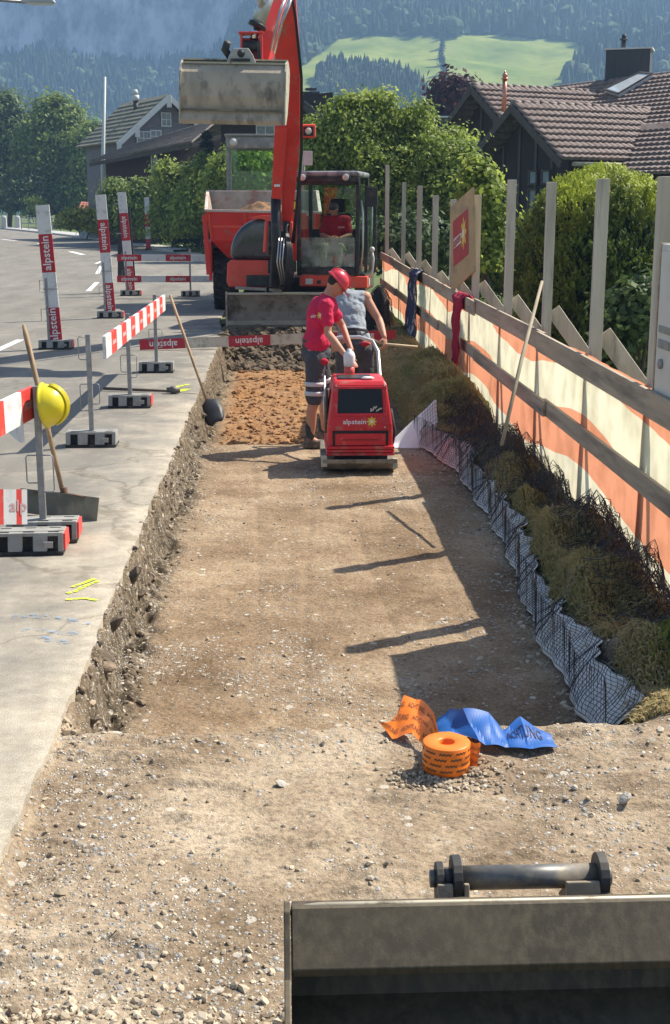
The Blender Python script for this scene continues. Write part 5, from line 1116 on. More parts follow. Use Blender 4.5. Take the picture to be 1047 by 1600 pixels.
for sx in (-1, 1):
    for z_ in (.415, .79):
        q_ = fr_(sx*.225, zf+z_, .0); mb = MB(); mb.cyl(q_+Vector((0, -.022, 0)), q_+Vector((0, .01, 0)), .009, 8); mb.build('bolt', GALV, hd)
mb = MB()
for k in range(5): q_ = fr_(.10+.022*k, zf+.575+.012*(k % 3), -.0); mb.box(q_+Vector((0, -.012, 0)), (.012, .006, .03+.012*(k % 2)), (0, R(20*k), 0))
mb.build('window_glints', mat('bright_handle', (.62, .62, .6), .3, metal=.6), hd)  # small bright slivers stand in for white reflections in the black window
mb = MB(); mb.tube([(CX+.31, 12.1, zf+.12), (CX+.36, 12.15, zf+.3), (CX+.33, 12.3, zf+.5)], .014, 8); mb.build('hose', RUB, cp)
mb = MB()
for k in range(4): mb.bb(CX-.309, CX-.302, 11.95, 12.35, zf+.42+k*.035, zf+.44+k*.035)
mb.build('vent_slats', BLK, hd)
mb = MB(); mb.bb(CX-.20, CX+.12, 12.0, 12.3, zf+.832, zf+.842); mb.build('top_lid', BLK, cp, bevel=.004)
mb = MB(); mb.sph((CX+.08, 11.99, zf+.845), .04, 10, (1.6, 1, .4)); mb.build('filler_cap', LETW, cp)
mb = MB(); hx = .70; mb.tube([(.42, 12.5, .02), (.42, 13.0, .28), (.42, 13.45, .62), (.47, 13.55, .72), (.60, 13.58, .76), (.82, 13.58, .76), (.95, 13.55, .72), (1.0, 13.45, .62), (1.0, 13.0, .28), (1.0, 12.5, .02)], .020, 10); mb.build('handle', mat('bright_handle', (.62, .62, .60), .3, metal=.6), cp)
mb = MB(); mb.bb(.40, .43, 12.1, 12.5, zf+.3, zf+.6); mb.box((CX-.3, 12.2, zf+.62), (.02, .3, .2)); mb.build('side_vent', BLK, cp, bevel=.004)
# canister standing on the hood
t = thing('canister', 'white and red plastic canister held above the compactor hood', 'canister', (.64, 12.32, zf+.845))
c = Vector((.64, 12.34, zf+.845)); WCN = mat('white_plastic', (.75, .74, .72), .45, var=.04); SQ = Matrix.Diagonal((.80, .80, .88))
mb = MB(); mb.lathe([(0, 0), (.062, 0), (.065, .01), (.062, .075), (0, .075)], c, 20, SQ); mb.build('lower_part', mat('canister_red', (.72, .10, .08), .4), t)
mb = MB(); mb.lathe([(0, .0755), (.063, .0755), (.068, .12), (.072, .19), (.055, .235), (.028, .245), (.026, .268), (0, .27)], c, 20, SQ); mb.build('upper_part', WCN, t)
# ================================================================== PEOPLE
def cap_(mb, a, ra, b, rb, n=14):
    a = Vector(a); b = Vector(b); mb.tube([a, b], [ra, rb], n); mb.sph(a, ra, n); mb.sph(b, rb, n)
def chain(mb, pts, n=14):
    for (a, ra), (b, rb) in zip(pts[:-1], pts[1:]): cap_(mb, a, ra, b, rb, n)
CRS = bpy.data.textures.new('creases', 'CLOUDS'); CRS.noise_scale = .075; CRS.noise_depth = 2; CRS.noise_type = 'HARD_NOISE'
def remesh(mb, name, m, parent, vox=.009, smooth=6):
    o = mb.build(name, m, parent); r = o.modifiers.new('r', 'REMESH'); r.mode = 'VOXEL'; r.voxel_size = vox; r.use_smooth_shade = True
    s = o.modifiers.new('s', 'SMOOTH'); s.iterations = smooth; s.factor = .5
    if name in ('shirt', 'shorts', 'tank_top', 'trousers'): c_ = o.modifiers.new('c', 'DISPLACE'); c_.texture = CRS; c_.strength = .020; c_.mid_level = .45; c_.texture_coords = 'LOCAL'
    bpy.context.view_layer.update(); dg = bpy.context.evaluated_depsgraph_get(); me = bpy.data.meshes.new_from_object(o.evaluated_get(dg))
    o.modifiers.clear(); o.data = me; me.materials.clear(); me.materials.append(m); me.polygons.foreach_set('use_smooth', [True]*len(me.polygons)); return o
def head(mb, c, f, u):
    f = Vector(f).normalized(); u = Vector(u); u = (u-f*u.dot(f)).normalized(); s = f.cross(u)
    Mh = Matrix((s, f, u)).transposed()
    mb.sph(c, 1, 18, (.076, .096, .105), Mh); mb.sph(c+f*.028-u*.055, 1, 16, (.058, .068, .068), Mh); mb.sph(c+f*.075-u*.095, 1, 12, (.026, .022, .020), Mh)
    cap_(mb, c+f*.094+u*.005, .010, c+f*.113-u*.030, .015, 10); mb.sph(c+f*.094-u*.060, 1, 10, (.026, .012, .008), Mh); mb.sph(c+f*.092-u*.071, 1, 10, (.023, .012, .008), Mh)
    mb.sph(c+f*.082+u*.026, 1, 12, (.055, .018, .012), Mh)
    for k in (-1, 1): mb.sph(c+s*k*.078-f*.005-u*.012, 1, 10, (.011, .022, .033), Mh); mb.sph(c+s*k*.045+f*.062-u*.03, 1, 10, (.022, .025, .025), Mh)
    return s, f, u, Mh
def hand(mb, w, d, pn, side, curl=.5, k=1.0):
    """w wrist, d fingers direction, pn palm normal, side thumb direction"""
    w = Vector(w); d = Vector(d).normalized(); pn = Vector(pn); pn = (pn-d*pn.dot(d)).normalized(); sd = d.cross(pn); 
    if sd.dot(Vector(side)) < 0: sd = -sd
    M3 = Matrix((sd, d, pn)).transposed(); mb.sph(w+d*.045*k, k, 12, (.040, .052, .015), M3); mb.sph(w+d*.012*k, k, 10, (.028, .03, .018), M3)
    for i, (o, ln) in enumerate(((.030, .070), (.010, .080), (-.010, .074), (-.029, .058))):
        p = w+d*.088*k+sd*o*k; dd = d.copy(); r = .0088
        for j, (fr, ang) in enumerate(((.45, curl*.5), (.30, curl*.9), (.25, curl*.7))):
            ax = sd; dd = (Matrix.Rotation(ang*(-1 if sd.cross(d).dot(pn) > 0 else 1), 3, ax)@dd).normalized() if False else (dd*math.cos(ang)+pn*math.sin(ang)).normalized()
            q = p+dd*ln*fr*k*1.05; cap_(mb, p, r, q, r*.93, 8); p = q; r *= .93
    p = w+d*.03*k+sd*.034*k; q = p+(d*.6+sd*.75+pn*.25).normalized()*.042*k; cap_(mb, p, .012, q, .0105, 8); cap_(mb, q, .0105, q+(d*.9+sd*.3+pn*.3).normalized()*.034*k, .009, 8)
SKIN = mat('tanned_skin', (.50, .25, .155), .55, var=.08, scale=12, spec=.35); SKIN2 = mat('skin', (.42, .20, .13), .55, var=.08, scale=12)
SHIRT = mat('crimson_shirt', (.60, .018, .075), .9, var=.1, scale=10, bump=.4, bscale=18); SHIRT2 = mat('dark_red_shirt', (.33, .010, .022), .9, var=.12, scale=10)
GREYV = mat('grey_tank_top', (.30, .33, .35), .9, var=.12, scale=10, bump=.5, bscale=14); PANT = mat('dark_grey_shorts', (.065, .068, .078), .9, var=.15, scale=10, bump=.4); REFL = mat('reflective_band', (.55, .55, .55), .4, var=.06)
BOOT = mat('work_boot', (.10, .085, .07), .8, var=.3, dirt=(.28, .22, .16), dscale=12); SOCK = mat('dark_sock', (.05, .06, .06), .95); REDP = mat('red_pocket', (.42, .015, .035), .9); HAIR = mat('dark_hair', (.03, .022, .016), .8, var=.3, scale=40)
V3 = Vector
# ---- worker 1, in profile towards the right, seen half from behind
FL = -.315
p1_ = thing('person', 'worker in crimson t-shirt, red hard hat and dark shorts reaching down to the compactor', 'person', (.32, 13.1, FL))
hip = V3((.34, 13.12, .66)); chest = V3((.375, 13.15, 1.02)); nk = V3((.47, 13.17, 1.235)); hc = V3((.555, 13.16, 1.345)); hf = V3((.62, .10, -.72)); hu = V3((.70, .05, .70))
shR = V3((.44, 12.98, 1.135)); shL = V3((.47, 13.33, 1.14)); elR = V3((.455, 12.90, .865)); wrR = V3((.625, 12.68, .665)); elL = V3((.62, 13.35, .90)); wrL = V3((.70, 13.12, .68))
hR = hip+V3((-.01, -.095, -.06)); hL = hip+V3((.01, .10, -.06)); kR = V3((.315, 13.0, .17)); kL = V3((.46, 13.26, .18)); aR = V3((.275, 13.02, FL+.085)); aL = V3((.415, 13.34, FL+.085))
def torso(mb, hip, chest, nk, sR, sL, g=0.0):
    sd = (sR-sL).normalized(); up = (chest-hip).normalized(); fd = up.cross(sd).normalized(); M3 = Matrix((sd, fd, up)).transposed()
    mb.sph(hip, 1, 18, (.165+g, .125+g, .14+g), M3); mb.sph(hip.lerp(chest, .5), 1, 18, (.145+g, .108+g, .18+g), M3); mb.sph(chest, 1, 18, (.168+g, .118+g, .19+g), M3)
    m = (sR+sL)/2; mb.sph(m-up*.03, 1, 18, (.17+g, .10+g, .11+g), M3); cap_(mb, sR, .062+g, m, .07+g); cap_(mb, sL, .062+g, m, .07+g)
mb = MB(); torso(mb, hip, chest, nk, shR, shL); cap_(mb, (shR+shL)/2, .065, nk, .056); cap_(mb, nk, .056, hc-hf.normalized()*.02, .055); hs, hf_, hu_, HM = head(mb, hc, hf, hu)
chain(mb, [(shR, .055), (shR.lerp(elR, .5), .047), (elR, .038)]); chain(mb, [(elR, .040), (elR.lerp(wrR, .35), .041), (wrR, .026)]); hand(mb, wrR, wrR-elR+V3((.09, -.02, -.03)), V3((-.2, .5, -.8)), V3((.2, .8, .3)), .25)
chain(mb, [(shL, .055), (elL, .038)]); chain(mb, [(elL, .039), (wrL, .026)]); hand(mb, wrL, V3((.1, -.5, -.7)), V3((-.6, .2, -.3)), V3((0, -.6, .5)), .5)
for h_, k_, a_ in ((hR, kR, aR), (hL, kL, aL)):
    chain(mb, [(h_, .088), (h_.lerp(k_, .5), .078), (k_, .056)]); chain(mb, [(k_, .054), (k_.lerp(a_, .3)+V3((-.015, 0, 0)), .058), (k_.lerp(a_, .65), .045), (a_, .034)])
    chain(mb, [(a_, .036), (a_+V3((.09, -.01, -.045)), .036), (a_+V3((.17, -.02, -.055)), .030)])
remesh(mb, 'body', SKIN, p1_, .008)
mb = MB(); torso(mb, hip+V3((.01, 0, .115)), chest, nk, shR, shL, .020); cap_(mb, shR, .072, shR.lerp(elR, .62), .066); cap_(mb, shL, .072, shL.lerp(elL, .6), .066); cap_(mb, (shR+shL)/2, .075, nk-V3((.02, 0, .03)), .066)
sh = remesh(mb, 'shirt', SHIRT, p1_, .012, 4)
mb = MB(); up1 = (chest-hip).normalized(); bc = V3((.335, 13.02, 1.06)); ox = V3((1, -.25, .1)).normalized(); mb.flower(V3((.385, 12.955, 1.045)), V3((1, -.3, .15)), up1, .042, 1, 0, .01)
nlet = V3((.30, 13.0, 1.04)); mb.m = 0
mb.text('ein', V3((.315, 12.975, 1.03)), V3((.8, -.45, .12)), up1, .035, .014); mb.build('shirt_logo', [LETW, YFL], p1_)
mb = MB(); cap_(mb, hip+V3((0, 0, .06)), .142, hip+V3((0, 0, -.02)), .158); 
for h_, k_, s in ((hR, kR, 1), (hL, kL, 1)): chain(mb, [(h_, .112), (h_.lerp(k_, .5), .100), (h_.lerp(k_, .93), .094)])
remesh(mb, 'shorts', PANT, p1_, .012, 4)
for k in (.60, .82):
    for h_, k_ in ((hR, kR), (hL, kL)):
        q = h_.lerp(k_, k); d = (k_-h_).normalized(); mb = MB(); mb.tube([q-d*.022, q+d*.022], [.103, .101], 20); mb.build('reflective_band', REFL, p1_)
mb = MB(); M3 = Matrix.Identity(3); mb.lathe([(.146, -.02), (.153, 0), (.146, .02)], hip+V3((.005, 0, .115)), 24, Matrix.Diagonal((1.0, 1.05, 1.0))); mb.build('belt', BLK, p1_)
mb = MB(); mb.sph(hip+V3((.05, -.155, -.085)), .075, 12, (1, .45, .55)); mb.build('pocket', REDP, p1_)
for a_ in (aR, aL):
    mb = MB(); chain(mb, [(a_+V3((-.005, 0, .13)), .048), (a_, .044)]); mb.build('sock', SOCK, p1_)
    mb = MB(); chain(mb, [(a_+V3((-.015, 0, .0)), .050), (a_+V3((.0, 0, -.035)), .050)]); chain(mb, [(a_+V3((-.03, 0, -.045)), .042), (a_+V3((.10, -.015, -.045)), .046), (a_+V3((.19, -.03, -.05)), .040)]); mb.bb(a_.x-.075, a_.x+.235, a_.y-.055, a_.y+.035, FL-.0, FL+.03); remesh(mb, 'boot', BOOT, p1_, .009, 3)
# hard hat with peak
hm = hc+hu_*.025-hf_*.012; mb = MB(); prof = [(.108*math.sin(a), .112*math.cos(a)-.0) for a in [i*math.pi/2/9 for i in range(10)]]
HMh = Matrix((hs, hf_, hu_)).transposed()@Matrix.Diagonal((1.0, 1.18, 1.0)); mb.lathe(prof+[(.118, -.006), (.112, -.014), (.100, -.01)], hm, 26, HMh)
P = [(math.cos(a)*.105, .10+math.sin(a)*.085) for a in np.linspace(0, math.pi, 11)]; vs = [hm+HMh@V3((x, y*.9, -.012-.10*max(0, y-.09))) for x, y in P]; vs2 = [p-hu_*.006 for p in vs]; k = len(vs)
mb.add(vs+vs2, [tuple(range(k)), tuple(range(2*k-1, k-1, -1))]+[(i, k+i, k+i+1, i+1) for i in range(k-1)])
for s in (-.028, 0, .028): mb.tube([hm+HMh@V3((s, .112*math.sin(a), .116*math.cos(a))) for a in [-1.3+.2*i for i in range(14)]], .005, 6)
mb.build('hard_hat', mat('red_helmet', (.66, .035, .055), .3, var=.05, coat=.4), p1_)
mb = MB(); cap_(mb, hc-hf_*.075+hu_*.0, .035, hc-hf_*.07-hu_*.035, .03); mb.sph(hc-hf_*.035, .085, 12, (1, 1, 1)); 
mb = MB(); mb.sph(hc-hf_*.018+hu_*.004, 1, 16, (.080, .092, .088), HM); mb.build('hair', HAIR, p1_)
# ---- worker 2 from behind, bending forward
p2_ = thing('person', 'worker in a grey sleeveless top seen from behind, bending forward with bare arms', 'person', (.74, 14.3, -.44))
FL2 = dz(.74, 14.3)+.01
hip = V3((.80, 14.20, .63)); chest = V3((.74, 14.42, .97)); nk = V3((.71, 14.66, 1.16)); shR = V3((.93, 14.50, 1.11)); shL = V3((.55, 14.50, 1.10)); elR = V3((1.08, 14.42, .87)); wrR = V3((1.125, 14.20, .70)); elL = V3((.50, 14.42, .86)); wrL = V3((.54, 14.16, .68))
hc = V3((.70, 14.80, 1.14)); mb = MB(); torso(mb, hip, chest, nk, shR, shL, .012); cap_(mb, (shR+shL)/2, .065, nk, .06); head(mb, hc, (0, .75, -.65), (0, .65, .75))
chain(mb, [(shR, .062), (shR.lerp(elR, .5), .052), (elR, .042)]); chain(mb, [(elR, .044), (elR.lerp(wrR, .35), .045), (wrR, .028)]); hand(mb, wrR, V3((.05, -.35, -.75)), V3((-.5, .6, -.2)), V3((-.8, 0, 0)), .9)
chain(mb, [(shL, .062), (elL, .042)]); chain(mb, [(elL, .044), (wrL, .028)]); hand(mb, wrL, V3((.15, -.5, -.6)), V3((.5, .6, -.2)), V3((.8, 0, 0)), .9)
LG = []
for s in (-1, 1):
    h_ = hip+V3((s*.10, .0, -.08)); k_ = V3((.80+s*.12, 14.30, .11)); a_ = V3((.80+s*.15, 14.24, FL2+.085)); LG.append((h_, k_, a_))
    chain(mb, [(h_, .095), (h_.lerp(k_, .5), .085), (k_, .060)]); chain(mb, [(k_, .057), (k_.lerp(a_, .3)+V3((0, -.01, 0)), .062), (k_.lerp(a_, .65), .047), (a_, .036)]); chain(mb, [(a_, .036), (a_+V3((s*.02, .16, -.05)), .032)])
remesh(mb, 'body', SKIN, p2_, .009)
mb = MB(); torso(mb, hip.lerp(chest, .18), chest, nk, shR.lerp(shL, .12), shL.lerp(shR, .12), .026)
remesh(mb, 'tank_top', GREYV, p2_, .012, 5)
mb = MB(); cap_(mb, hip+V3((-.01, .02, .05)), .150, hip+V3((0, 0, -.04)), .168)
for h_, k_, a_ in LG: chain(mb, [(h_, .118), (h_.lerp(k_, .5), .110), (h_.lerp(k_, .95), .102)])
remesh(mb, 'shorts', PANT, p2_, .012, 4)
for h_, k_, a_ in LG:
    for k in (.78, .92): q = h_.lerp(k_, k); d = (k_-h_).normalized(); mb = MB(); mb.tube([q-d*.02, q+d*.02], [.111, .110], 20); mb.build('reflective_band', REFL, p2_)
    mb = MB(); chain(mb, [(a_+V3((0, 0, .05)), .048), (a_, .05), (a_+V3((0, -.04, -.05)), .045), (a_+V3((.0, .16, -.05)), .042)]); remesh(mb, 'boot', BOOT, p2_, .010, 3)
mb = MB(); mb.lathe([(.158, -.018), (.166, 0), (.158, .018)], hip+V3((-.01, .03, .115)), 24, Matrix.Rotation(R(-20), 3, 'X')); mb.build('belt', BLK, p2_)
mb = MB(); mb.sph(hip+V3((.10, -.14, .01)), .06, 12, (1, .4, .45)); mb.build('pocket', REDP, p2_)
mb = MB(); mb.sph(hc+V3((0, -.02, .02)), .10, 14); mb.build('hair', HAIR, p2_)
t = thing('tool_handle', 'pale wooden tool handle held out sideways by the worker in the grey top', 'tool', wrR)
mb = MB(); mb.tube([wrR+V3((-.22, .05, .0)), wrR+V3((.0, -.03, -.075)), wrR+V3((.36, -.10, -.10))], .014, 8); mb.build('shaft', mat('pale_wood', (.55, .44, .27), .7), t)
# ---- operator in the cab
op = thing('person', 'excavator operator in a dark red t-shirt and cap sitting with folded hands in the cab', 'person', TW@V3((.60, 0, 1.3)))
def T(x, y, z): return TW@V3((x, y, z))
dR = TW.to_3x3()
hip = T(.60, -.08, 1.36); chest = T(.60, -.06, 1.68); nk = T(.60, -.08, 1.93); shR = T(.42, -.06, 1.86); shL = T(.80, -.06, 1.86); elR = T(.36, -.16, 1.60); elL = T(.88, -.16, 1.60); wrR = T(.54, -.36, 1.55); wrL = T(.72, -.36, 1.54); hc = T(.575, -.12, 2.065)
mb = MB(); torso(mb, hip, chest, nk, shR, shL, .02); cap_(mb, (shR+shL)/2, .07, nk, .058); s_, f_, u_, M_ = head(mb, hc, dR@V3((-.12, -1, -.12)), dR@V3((0, -.1, 1)))
for s, e, w, th_ in ((shR, elR, wrR, 1), (shL, elL, wrL, -1)): chain(mb, [(s, .06), (e, .045)]); chain(mb, [(e, .045), (e.lerp(w, .4), .044), (w, .03)]); hand(mb, w, dR@V3((th_*.8, -.3, .0)), dR@V3((0, .6, -.5)), V3((0, 0, 1)), .6)
LGO = []
for s in (-1, 1):
    h_ = T(.60+s*.10, -.12, 1.32); k_ = T(.60+s*.15, -.56, 1.40); a_ = T(.60+s*.13, -.66, 1.04); LGO.append((h_, k_, a_)); chain(mb, [(h_, .09), (k_, .06)]); chain(mb, [(k_, .058), (a_, .04)]); chain(mb, [(a_, .04), (a_+dR@V3((0, -.12, -.03)), .035)])
remesh(mb, 'body', SKIN2, op, .010)
mb = MB(); torso(mb, hip, chest, nk, shR, shL, .038); cap_(mb, shR, .08, shR.lerp(elR, .75), .074); cap_(mb, shL, .08, shL.lerp(elL, .75), .074); remesh(mb, 'shirt', SHIRT2, op, .014, 4)
mb = MB(); mb.text('alpstein', T(.73, -.232, 1.74), dR@V3((1, 0, 0)), V3((0, 0, 1)), .028, .0); mb.build('shirt_logo', LETW, op)
mb = MB(); cap_(mb, hip, .15, hip+V3((0, 0, -.03)), .15)
for h_, k_, a_ in LGO: chain(mb, [(h_, .115), (k_, .082)]); chain(mb, [(k_, .08), (a_, .062)])
remesh(mb, 'trousers', mat('beige_trousers', (.40, .35, .24), .9, var=.2), op, .014, 4)
mb = MB(); mb.lathe([(0, .098), (.05, .088), (.082, .055), (.092, .01), (.088, .0)], hc+u_*.018-f_*.008, 22, Matrix((s_, f_, u_)).transposed()@Matrix.Diagonal((1, 1.2, 1))); P = [hc+u_*.028+f_*(.09+.06*math.sin(a))+s_*.065*math.cos(a) for a in np.linspace(0, math.pi, 9)]; mb.add(P+[p-u_*.008 for p in P], [tuple(range(9)), tuple(range(17, 8, -1))]); mb.build('cap', mat('grey_cap', (.10, .10, .10), .9), op)
mb = MB(); mb.box(hc+f_*.10+u_*.008, (.11, .02, .028), Matrix((s_, f_, u_)).transposed()); mb.build('sunglasses', BLK, op)
# ================================================================== STONES
ICO_V = None
def rocks(name, P, S, m, kind='stuff', tint=None, flat=.6):
    t = (1+5**.5)/2; iv = np.array([(-1, t, 0), (1, t, 0), (-1, -t, 0), (1, -t, 0), (0, -1, t), (0, 1, t), (0, -1, -t), (0, 1, -t), (t, 0, -1), (t, 0, 1), (-t, 0, -1), (-t, 0, 1)])/1.9
    fc = np.array([(0, 11, 5), (0, 5, 1), (0, 1, 7), (0, 7, 10), (0, 10, 11), (1, 5, 9), (5, 11, 4), (11, 10, 2), (10, 7, 6), (7, 1, 8), (3, 9, 4), (3, 4, 2), (3, 2, 6), (3, 6, 8), (3, 8, 9), (4, 9, 5), (2, 4, 11), (6, 2, 10), (8, 6, 7), (9, 8, 1)])
    n = len(P); sc = np.stack([RNG.uniform(.7, 1.3, n), RNG.uniform(.6, 1.1, n), RNG.uniform(.4, .85, n)*flat/.6], -1)*np.asarray(S)[:, None]
    V = iv[None]*(1+RNG.uniform(-.28, .28, (n, 12, 1))); V = V*sc[:, None, :]; a = RNG.uniform(0, 6.28, n); ca, sa = np.cos(a)[:, None], np.sin(a)[:, None]
    X = V[..., 0]*ca-V[..., 1]*sa; Y = V[..., 0]*sa+V[..., 1]*ca; tl = RNG.normal(0, .35, n)[:, None]; Z = V[..., 2]+X*tl
    V = np.stack([X, Y, Z], -1)+P[:, None, :]; F = fc[None]+(np.arange(n)*12)[:, None, None]
    tt = RNG.random(n) if tint is None else tint
    return tag(npmesh(name, V.reshape(-1, 3), F.reshape(-1, 3), m, tint=np.repeat(tt, 20)), kind=kind)
STONE = leafmat('stone_chips', (.20, .155, .105), (.58, .49, .36), .0, .95); RUBB = leafmat('rubble_chips', (.11, .08, .052), (.42, .34, .24), .0, .95)
def scatter(n, x0, x1, y0, y1, dens, smin, smax, p=2.5):
    x = RNG.uniform(x0, x1, n); y = y0*(y1/y0)**RNG.random(n); k = RNG.random(n) < dens(x, y); x, y = x[k], y[k]
    s = smin+(smax-smin)*RNG.random(len(x))**p; z = dirt_z(x, y)+s*.15; return np.stack([x, y, z], -1), s
P, S = scatter(17000, -1.0, 2.1, 2.6, 13.5, lambda x, y: np.clip(zone_gravel(x, y)*.62+.05, 0, 1), .003, .013, 2.2); rocks('gravel', P, S, STONE)
P, S = scatter(1000, -.95, 1.9, 2.7, 13, lambda x, y: np.clip(zone_gravel(x, y)*.6+.03, 0, 1), .009, .022, 3); rocks('loose_stones', P, S, STONE)
P, S = scatter(17000, -1.0, -.25, 5.0, 21, lambda x, y: np.exp(-((x-edge(y)-.09)/.085)**2)*(.2+.8*sstep(.42, .6, fbm(x*4, y*2, 3, 99))), .004, .026, 3.0); rocks('rubble', P, S, RUBB, tint=RNG.random(len(P))**1.6)
P, S = scatter(230, -1.0, -.35, 5.1, 20, lambda x, y: np.exp(-((x-edge(y)-.10)/.08)**2), .02, .065, 2.6); rocks('earth_clods', P, S, mat('earth_clods', (.13, .10, .07), .95, var=.45, scale=14, bump=.8, bscale=50))
P, S = scatter(5000, -1.0, 1.7, 20.3, 23.2, lambda x, y: sstep(20.3, 21, y)*(1-sstep(22.6, 23.2, y)), .02, .11, 2.6); rocks('clods', P, S, mat('dark_clods', (.13, .095, .06), .95, var=.4, scale=9, bump=.5))
P, S = scatter(9000, -1.0, .2, 2.7, 3.5, lambda x, y: np.exp(-((x+.55)/.4)**2-((y-2.98)/.16)**2)*.9, .006, .02, 2.2); rocks('gravel', P, S, STONE, tint=.4+.6*RNG.random(len(P)))
P, S = scatter(2600, -.7, 1.2, 13.4, 20.8, lambda x, y: np.ones_like(x)*.7, .012, .05, 2.5); rocks('clay_clods', P, S, mat('clay_clods', (.30, .155, .065), .95, var=.4, scale=9, bump=.5), flat=.5)
P, S = scatter(4200, 1.15, 1.75, 5.2, 14, lambda x, y: np.exp(-((x-xr_(y)+.06)/.09)**2)*.8, .004, .022, 2.8); rocks('edge_stones', P, S, STONE)
P = np.array([(tp.x+RNG.normal(0, .11), tp.y-.06+RNG.normal(0, .06), 0) for _ in range(520)]); P[:, 2] = dirt_z(P[:, 0], P[:, 1])+.004; rocks('gravel', P, RNG.uniform(.004, .012, len(P)), STONE)
for px, py, s, lb in ((975, 1262, .035, 'pale angular stone on the gravel right of the tape roll'), (398, 1052, .0, ''), (152, 1102, .085, 'brown block of rubble at the foot of the trench edge, lowest of three'), (178, 1078, .058, 'small pale stone at the foot of the trench edge'), (165, 1030, .095, 'brown block of broken subbase under the asphalt edge'), (897, 1245, .03, 'flat pale stone pressed into the gravel beside the angular one'), (440, 1228, .035, 'flat pale stone in the middle of the foreground gravel')):
    if s == 0: continue
    g = gnd(px, py, -.08); z = dz(g.x, g.y); o = rocks('stone', np.array([(g.x, g.y, z+s*.25)]), np.array([s]), mat('field_stone', (.46, .42, .35), .9, var=.25, scale=20, bump=.7, bscale=60) if s < .06 else mat('brown_stone', (.22, .165, .11), .9, var=.3, scale=20, bump=.7, bscale=60), kind=None, flat=.45)
    if 'kind' in o: del o['kind']
    m = o.modifiers.new('s', 'SUBSURF'); m.levels = m.render_levels = 1; tag(o, lb, 'stone')
# ================================================================== BANK: FLEECE, NETS, SODS
FLEECE = mat('white_fleece', (.82, .82, .80), .9, var=.05, dirt=(.42, .37, .30), dscale=5, dlo=.54, dhi=.74, bump=.2)
NETB = mat('black_net', (.020, .021, .022), .38, var=.2, spec=.6)
def netobj(o, th=.0045):
    w = o.modifiers.new('net', 'WIREFRAME'); w.thickness = th; w.use_replace = True; w.use_even_offset = False; w.use_boundary = True
def fleece_s(T, Y, off=0):
    fold = .045*np.sin(Y*7+3*fbm(Y*1.3, T*0, 2, 40))+.05*(fbm(Y*2.4, T*1.2, 3, 41)-.5)+.014*np.sin(Y*31+T*4)
    x = xr_(Y)-.055+.13*T+fold*(.45+.6*T)-off*.9; fz = floor_z(Y)+.015; topz = -.075+.09*(fbm(Y*1.5, T*0, 2, 42)-.5)-.10*np.maximum(0, np.sin(Y*1.9))**3
    z = fz+(topz-fz)*T**.85+off*.45; return x, Y+.03*np.sin(T*3+Y*3), z
def fs(X, Y): return fleece_s(X, Y)
o = gridmesh('fleece', np.linspace(0, 1, 18), np.arange(5.42, 13.25, .022), fs, FLEECE); o.modifiers.new('solid', 'SOLIDIFY').thickness = .004
tag(o, 'white ground fleece lining the right wall of the trench under black netting', 'fleece')
o = gridmesh('net', np.linspace(-.02, 1.06, 15), np.arange(5.42, 13.3, .034), lambda X, Y: fleece_s(X, Y+.0*X+.02*np.sin(X*7), .012), NETB, smooth=False); netobj(o, .0042); tag(o, 'black plastic netting stretched over the white fleece on the trench wall', 'netting')
# flap of fleece standing up by the compactor
A0, A1, A2, A3 = at(612, 697, 13.0), at(681, 622, 13.3), at(694, 700, 12.9), at(660, 700, 12.95)
def flap(X, Y): 
    u, v = X, Y; bx = A0.x+(A2.x-A0.x)*u; by = A0.y+(A2.y-A0.y)*u-.06*np.sin(u*5); tx = A0.x+(A1.x-A0.x)*np.minimum(1, u*1.12)+.03*np.maximum(0, u-.85); ty = 13.25+.05*np.sin(u*6)
    tz = -.30+(A1.z+.30)*np.clip(u*1.15, .02, 1)**1.1-.1*np.maximum(0, u-.87)*4; return bx+(tx-bx)*v, by+(ty-by)*v+.04*np.sin(v*4+u*5), -.32+(tz+.32)*v
o = gridmesh('fleece_flap', np.linspace(0, 1, 26), np.linspace(0, 1, 20), flap, FLEECE); o.modifiers.new('solid', 'SOLIDIFY').thickness = .004; tag(o, 'loose white flap of fleece standing up beside the plate compactor', 'fleece')
def flap2(X, Y):
    x, y, z = flap(.62+.38*X, Y); return x+.0, y-.02, z+.005
o = gridmesh('net', np.linspace(0, 1, 9), np.linspace(0, 1, 13), flap2, NETB, smooth=False); netobj(o); tag(o, 'small piece of black netting over the right half of the loose fleece flap', 'netting')
g = gnd(380, 688, -.3); 
def strip_s(X, Y): return X+.0*Y, 13.30+.035*Y+.02*np.sin(X*9), dirt_z(X, 13.3+.035*Y+.02*np.sin(X*9))+.006+.006*np.sin(X*30)
o = gridmesh('fleece_edge', np.arange(-.86, .16, .02), np.linspace(0, 1, 4)*3, strip_s, FLEECE); tag(o, 'thin white strip of fleece showing at the step in the trench floor', 'fleece')
